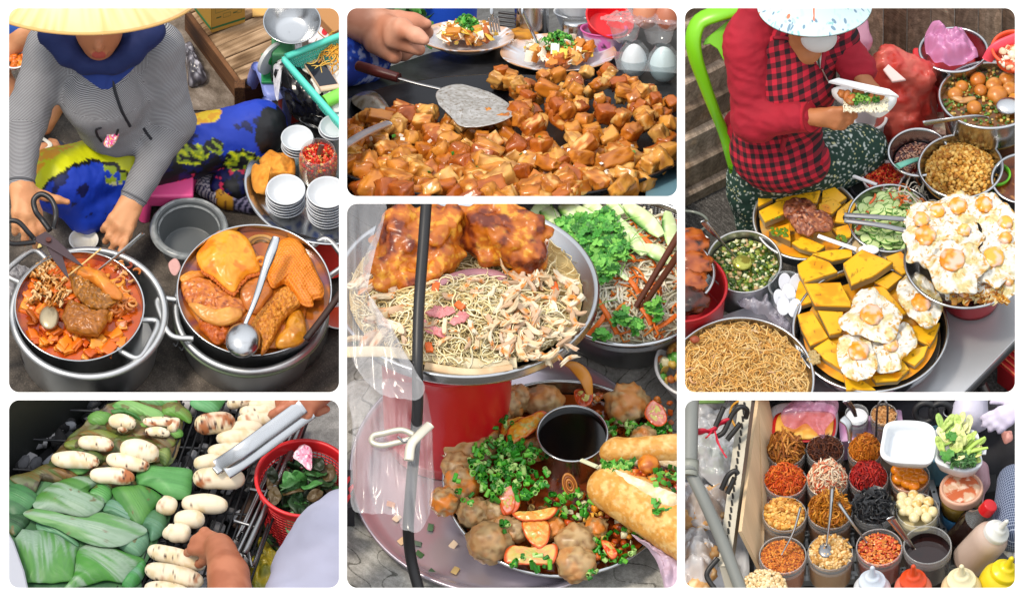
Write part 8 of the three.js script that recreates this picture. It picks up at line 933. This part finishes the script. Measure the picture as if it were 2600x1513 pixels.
const bottle=(X,Y,r,rim,body_,cap_,label,lean=[0,0])=>{const c=FU(X,Y,rim),t=thing('squeeze_bottle',label,'bottle'),q=new THREE.Quaternion().setFromEuler(new THREE.Euler(lean[0],0,lean[1])),add=(n,g,m)=>{g.applyQuaternion(q);part(n,put(g,c),m,t);};add('body',lathe([[0,-0.2],[r,-0.2],[r*1.02,-0.19],[r*1.02,-0.06],[r*0.97,-0.035],[r*0.8,-0.018],[r*0.66,-0.012],[r*0.66,-0.004]],56),mt(body_,0.3));add('cap',lathe([[r*0.7,-0.016],[r*0.72,0.0],[r*0.68,0.008],[r*0.45,0.013],[r*0.42,0.024],[r*0.32,0.03],[r*0.16,0.034],[r*0.13,0.07],[r*0.08,0.076],[0,0.077]],48),mt(cap_,0.28));};
bottle(1115,1010,0.058,0.33,'#b9a496','#d0d2ce','clear squeeze bottle of brown sauce with grey cap',[0.12,-0.45]);bottle(170,1385,0.061,0.32,'#cdd2d8','#c2ccd8','white squeeze bottle at the bottom edge');bottle(480,1375,0.061,0.32,'#d8735c','#cf4418','pink squeeze bottle with orange nozzle');bottle(845,1375,0.066,0.32,'#d9c69c','#e0d6ae','cream squeeze bottle beside the yellow one');bottle(1175,1310,0.064,0.32,'#d8c01c','#dcc40a','yellow squeeze bottle in the corner',[0,-0.3]);
{const t=thing('sauce_bottle','dark sauce bottle with red cap','bottle'),c=FU(1050,830,0.34),q=new THREE.Euler(0,0,-0.5);part('cap',put(lathe([[0,0.02],[0.02,0.02],[0.024,0.014],[0.025,-0.02],[0.022,-0.022],[0,-0.022]],32).rotateZ(-0.5),c),mt('#b80e16',0.3),t);part('neck',put(lathe([[0.02,-0.02],[0.021,-0.035],[0.03,-0.06],[0.042,-0.075]],32).rotateZ(-0.5),c),glassy,t);part('body',put(lathe([[0.042,-0.075],[0.045,-0.1],[0.045,-0.24],[0,-0.24]],32).rotateZ(-0.5),c),mt('#1a0d0a',0.15),t);one('plastic_bag','crumpled black bag beside the sauce bottle','bag',body([cap(FU(930,930,0.2),FU(850,1120,0.16),0.045,0.05)],0.007,0.03,(x,y,z)=>0.012*Math.abs(nz(x*24,y*24,z*40))),mt('#17120f',0.25));one('plastic_bag','white printed bag behind the yellow bottle','bag',crumple(FU,[[1150,1150],[1260,1060],[1300,1200],[1230,1210]],0.2,{rise:0.02,amp:0.015}),mt('#d4d6da',0.4));}
// left side: board, bars, hooks, bags
{const b=plate([FT(545,10,0.3),FT(620,10,0.24),FT(655,170,0.2),FT(640,330,0.2),FT(610,700,0.2),FT(585,1030,0.2),FT(575,1335,0.16),FT(412,1010,0.36),FT(455,700,0.34)],-0.012);planeUV(b,V(0,0.5,0.85),V(1,0.4,0),1.1);one('plywood_board','plain plywood board along the left of the jars','board',b,mt('#e2d3bd',0.8,{map:WOOD2}));
const a=thing('angle_iron','slotted steel angle iron beside the plywood board','bar'),A=FT(470,0,0.42),B=FT(305,1270,0.3),d=V().subVectors(B,A),w=V(0.02,0.004,0.002);part('flange',plate([A.clone().sub(w),A.clone().add(w),B.clone().add(w),B.clone().sub(w)],0.003),mt('#a39e90',0.45,{metalness:0.5}),a);part('flange',plate([A.clone().add(w),A.clone().add(w).add(V(0.008,-0.035,0)),B.clone().add(w).add(V(0.008,-0.035,0)),B.clone().add(w)],0.003),mt('#7d786c',0.5,{metalness:0.5}),a);for(let i=1;i<24;i++){const g=boxg(0.006,0.004,0.018,0);part('slot',put(g,A.clone().addScaledVector(d,i/24).add(V(-0.001,0.003,0.001)),new THREE.Euler(0.35,0.12,0)),mt('#1c1a18',0.8),a);}part('foot',plate([FT(250,1200,0.31),FT(320,1200,0.31),FT(420,1500,0.25),FT(330,1500,0.25)],0.006),mt('#8c877a',0.5,{metalness:0.4}),a);
const pm=mt('#757874',0.5);const pp=thing('pole','thick grey pipe running down the left side','pole');part('pipe',tube([FT(60,-40,0.5),FT(55,120,0.5),FT(45,560,0.46)],0.024,{rad:16}),pm,pp);part('pipe',tube([FT(40,540,0.45),FT(130,720,0.42),FT(290,1080,0.34),FT(440,1470,0.26)],0.0205,{rad:16}),pm,pp);part('collar',tube([FT(52,470,0.47),FT(42,590,0.45)],0.027,{rad:16,seg:4}),mt('#85887f',0.5),pp);
const hm=mt('#1c1b1a',0.45);for(const[pts,l]of[[[[305,65,0.5],[240,215,0.46]],'short black hook bar near the red ribbon'],[[[470,150,0.45],[480,90,0.48],[430,65,0.5],[370,120,0.48],[300,260,0.44],[255,290,0.43]],'long bent black hook'],[[[430,190,0.46],[330,315,0.42]],'black hook arm behind the angle iron'],[[[410,575,0.44],[390,550,0.45],[340,580,0.44],[285,690,0.4]],'lower black hook by the plywood board'],[[[385,600,0.43],[330,720,0.39]],'second lower black hook'],[[[260,1210,0.32],[180,1310,0.3],[175,1350,0.29],[240,1450,0.27]],'bent wire hook at the bottom left']])one('hook',l,'hook',tube(pts.map(q=>FT(...q)),0.0085,{rad:10}),hm);
one('ribbon','red plastic ribbon tied to the hook','ribbon',join(...[[[65,265],[140,250],[220,245],[280,190],[350,160]],[[235,250],[280,380],[325,450]],[[245,270],[250,330],[300,400]],[[220,240],[180,290],[165,300]]].map((P,i)=>tube(P.map(([X,Y],k)=>FT(X,Y,0.46+0.008*Math.sin(k*2))),u=>i?0.003:0.007+0.008*Math.abs(Math.sin(u*9)),{ry:0.5}))),mt('#b81030',0.4));one('cable','thin yellow cable behind the angle iron','cable',tube([FT(440,10,0.36),FT(370,60,0.34),FT(355,130,0.32),FT(420,260,0.3),FT(480,350,0.28)],0.004,{rad:6}),mt('#c48a1c',0.5));
const clr=film('#eceef2',0.16,0.55);for(const[P,h,l]of[[[[60,80],[250,20],[420,60],[470,300],[430,560],[330,690],[200,640],[70,480],[50,250]],0.2,'large clear bag of greens behind the hooks'],[[[10,640],[180,660],[340,760],[310,930],[180,1000],[10,940]],0.2,'clear bag of puffed snacks behind the grey pipe'],[[[10,1000],[150,1010],[240,1180],[200,1420],[10,1440]],0.2,'clear bag of snacks at the lower left edge']])one('plastic_bag',l,'bag',crumple(FT,P,h,{rise:0.06,amp:0.035,f:13}),clr);
stuff('greens','green leaves inside the clear bag','greens',H=>{for(let i=0;i<70;i++)H.add(gLeafBit,mat4(FT(rr(90,430),rr(200,560),0.16),rot(),V(0.045,0.04,0.04)),jit(pick(['#7f9a6a','#b8c4b0','#56783f','#c9cfd0','#d4d8dc']),0.15));});seed(68);for(let i=0;i<26;i++){const up=i<14,p=up?FT(rr(20,290),rr(690,930),0.2):FT(rr(10,200),rr(1060,1430),0.2);const k=rr(0.024,0.04);one('puffed_snack',up?'tan puffed snack in the bag behind the pipe':'tan puffed snack in the lower left bag','snack',put(mottle(blob(k,k*0.7,k,0.3,2.4,i*5,3),'#c9a06c','#b8864c',30,0.3,'#dcc096'),p),VC(0.7),up?'puffed snacks behind the pipe':'puffed snacks in the lower bag');}
one('tarpaulin','pale crumpled sheet behind the cart at the far left','sheet',mottle(crumple(FT,[[-40,-20],[520,-20],[540,400],[480,900],[440,1500],[-40,1500]],0.03,{rise:0.02,amp:0.03,f:9}),'#d2d5d9','#b4b8be',9,0.3),VC(0.6));one('cloth_strip','green cloth edge at the top left corner','cloth',slab([FT(80,-20,0.3),FT(330,-20,0.3),FT(310,28,0.3),FT(110,35,0.3)],0.01),mt('#6a8a4a',0.8));one('dark_box','dark box behind the clear bag','box',slab([FT(120,115,0.2),FT(260,112,0.2),FT(255,190,0.2),FT(150,195,0.2)],0.1),mt('#3c3f48',0.7));}
{const t=thing('pea_bag','bag of pale beige chickpeas at the bottom edge','bag'),c=FT(610,1440,0.26);part('sack',put(lathe([[0,-0.1],[0.065,-0.1],[0.074,0],[0.07,0.004],[0,0]],40),c),mt('#c0a880',0.7),t);seed(69);const H=new Heap();bits(H,420,disc(c,0.07),domeH(c,0.075,c.y,0.025),[gBall],[0.009,0.013],['#d4b98a','#c4a470','#e0cca4'],{});part('peas',H.geo(),VC(0.6),t).userData.kind='stuff';}
// right background: people and bags
{const p=thing('person','bystander in blue checked sleeve and plastic glove at the right edge','person');const ck=ctex(64,64,c=>{c.fillStyle='#20304e';c.fillRect(0,0,64,64);c.fillStyle='#97a0b4';for(let i=0;i<4;i++){c.fillRect(i*16,0,3,64);c.fillRect(0,i*16,64,3);}});const s=[cap(FU(1260,640,0.3),FU(1240,1000,0.26),0.06,0.07)],g=body(s,0.01,0.03);planeUV(g,V(1,0,0.2),V(0,0.6,0.8),40);part('sleeve',g,mt('#ffffff',0.85,{map:ck}),p);part('body',skin(body([...hand(FU(1330,60,0.4),V(-0.75,-0.2,0.35),V(0.1,0.85,0.4),1,{s:0.9,curl:[0.25,0.3,0.35,0.4],thumb:[0.8,0.4,0.2]}),cap(FU(1330,60,0.4),FU(1400,20,0.42),0.03,0.035)],0.006,0.012),'#c9c2d8','#bdb4cc'),VC(0.3),p);part('trousers',flat(body([cap(FU(1100,180,0.1),FU(1060,560,0.08),0.05,0.06),cap(FU(1250,300,0.12),FU(1270,520,0.1),0.06,0.06)],0.011,0.03),'#17171c'),VC(0.9),p);
one('scooter_mat','brown strip running down behind the bystander','mat',slab([FU(1020,210,0.1),FU(1100,250,0.1),FU(1290,520,0.1),FU(1290,640,0.1),FU(1190,600,0.1),FU(1080,380,0.1)],0.012),mt('#7a5a1c',0.7));one('plastic_bag','hanging white plastic bag at the top right','bag',body([cap(FU(960,-40,0.3),FU(920,110,0.26),0.045,0.055),cap(FU(900,130,0.25),FU(960,190,0.22),0.045,0.035)],0.008,0.04,(x,y,z)=>0.008*Math.abs(nz(x*20,y*12,z*20))),mt('#c4c2d4',0.4));one('rubber_glove','crumpled pink plastic near the strip','glove',pad(FU,[[1150,285],[1200,250],[1260,290],[1240,370],[1190,385],[1160,340]],0.14,{thick:0.02,dome:0.02,amp:0.01}),mt('#c48a80',0.45));one('plastic_bag','pinkish clear bag hanging below the foam box','bag',body([cap(FU(990,540,0.2),FU(1010,640,0.18),0.03,0.026),cap(FU(980,640,0.17),FU(970,800,0.16),0.025,0.02)],0.007,0.02),mt('#c9a0ac',0.3,{transmission:0.3,thickness:0}));for(const[X,l]of[[580,'left black loop handle behind the foam box'],[700,'right black loop handle behind the foam box']])one('loop_handle',l,'handle',put(new THREE.TorusGeometry(0.032,0.011,10,30),FU(X,110,0.26),new THREE.Euler(-0.5,0,0)),mt('#17181c',0.5));one('dark_bag','dark cloth bag behind the foam box','bag',body([cap(FU(420,120,0.1),FU(800,100,0.1),0.07,0.07)],0.012,0.03),mt('#26262c',0.9));one('cup','grey steel cup behind the white bag','cup',put(vessel(0.02,0.05,{rim:0.002}),FU(765,180,0.22)),STEELD);one('dark_box','dark crate on the ground behind the lidded jar','box',slab([FU(1010,430,0.12),FU(1110,430,0.12),FU(1120,700,0.12),FU(1030,720,0.12)],0.12),mt('#141416',0.8));}
}
// ---------- cut everything at the edges of its cell, behind the bars of the frame ----------
function cutToCells(){
const mid={1:[-9,870,9,1006],2:[870,1730,9,507.5],3:[-9,870,1006,9],4:[870,1730,507.5,9],5:[1730,9,9,1006],6:[1730,9,1006,9]};
const far=0.022,lim={};
for(const c in CELLS){const m=mid[c];lim[c]=[m[0]===-9?-1300/K-far:(m[0]-1300)/K,m[1]===9?1300/K+far:(m[1]-1300)/K,m[3]===9?-756.5/K-far:(756.5-m[3])/K,m[2]===9?756.5/K+far:(756.5-m[2])/K];}
scene.updateMatrixWorld(true);
const p=V(),dead=[];
for(const[o,c]of cellOf){
if(!c)continue;const L=lim[c];
o.traverse(m=>{
if(!m.isMesh)return;const g=m.geometry,P=g.attributes.position,n=P.count,uv=new Float32Array(n*2),out=new Uint8Array(n);let any=0,all=15;
for(let i=0;i<n;i++){p.fromBufferAttribute(P,i).applyMatrix4(m.matrixWorld);const u=p.x,v=p.y*CS-p.z*SN;uv[i*2]=u;uv[i*2+1]=v;const k=(u<L[0]?1:0)|(u>L[1]?2:0)|(v<L[2]?4:0)|(v>L[3]?8:0);out[i]=k;any|=k;all&=k;}
if(!any)return;if(all){dead.push(m);return;}
const names=Object.keys(g.attributes),sizes=names.map(a=>g.attributes[a].itemSize),W=sizes.reduce((a,b)=>a+b,0),res=[];
const get=i=>{const q=[uv[i*2],uv[i*2+1]];names.forEach((a,k)=>{const A=g.attributes[a];for(let j=0;j<sizes[k];j++)q.push(A.array[i*sizes[k]+j]);});return q;};
const ix=g.index?g.index.array:null,T=ix?ix.length:n;
for(let t=0;t<T;t+=3){
const ids=ix?[ix[t],ix[t+1],ix[t+2]]:[t,t+1,t+2],kk=out[ids[0]]|out[ids[1]]|out[ids[2]];
if(out[ids[0]]&out[ids[1]]&out[ids[2]])continue;let poly=ids.map(get);
if(kk)for(let e=0;e<4&&poly.length;e++){if(!(kk&(1<<e)))continue;const ax=e>>1,s=e&1?-1:1,d=q=>s*(q[ax]-L[e]),nw=[];for(let i=0;i<poly.length;i++){const A=poly[i],B=poly[(i+1)%poly.length],da=d(A),db=d(B);if(da>=0)nw.push(A);if((da>=0)!==(db>=0)){const f=da/(da-db);nw.push(A.map((x,k)=>x+(B[k]-x)*f));}}poly=nw;}
for(let i=1;i+1<poly.length;i++)res.push(poly[0],poly[i],poly[i+1]);
}
if(!res.length){dead.push(m);return;}
const ng=new THREE.BufferGeometry();let off=2;names.forEach((a,k)=>{const A=new Float32Array(res.length*sizes[k]);res.forEach((q,i)=>{for(let j=0;j<sizes[k];j++)A[i*sizes[k]+j]=q[off+j];});off+=sizes[k];ng.setAttribute(a,new THREE.BufferAttribute(A,sizes[k]));});
m.geometry=mergeVertices(ng,1e-6);
});
}
for(const m of dead){if(m.children.length)m.geometry=new THREE.BufferGeometry().setAttribute('position',new THREE.Float32BufferAttribute([],3));else m.parent.remove(m);}
for(const o of[...scene.children])if(o.isGroup&&!o.children.length)scene.remove(o);
}
// cell 2 stands on a sloping table: turn all of it as one
{const a=PITCH-TH2,v0=(756.5-259)/K,w0=-0.95,M2=new THREE.Matrix4().makeRotationX(-a).setPosition(0,v0*CS+w0*SN,-v0*SN+w0*CS);
for(const[o,c]of cellOf)if(c===2)o.applyMatrix4(M2);}
cutToCells();
// origin of each thing at its base
scene.updateMatrixWorld(true);
for(const o of scene.children){
if(!(o.isGroup||o.isMesh)||!cellOf.get(o))continue;
const b=new THREE.Box3().setFromObject(o);if(b.isEmpty()||o.rotation.x)continue;const c=V((b.min.x+b.max.x)/2,b.min.y,(b.min.z+b.max.z)/2).sub(o.position);
if(o.isGroup)o.children.forEach(k=>k.position.sub(c));else{o.geometry=o.geometry.clone();o.geometry.translate(-c.x,-c.y,-c.z);o.children.forEach(k=>k.position.sub(c));}
o.position.add(c);
}
renderer.render(scene,camera);
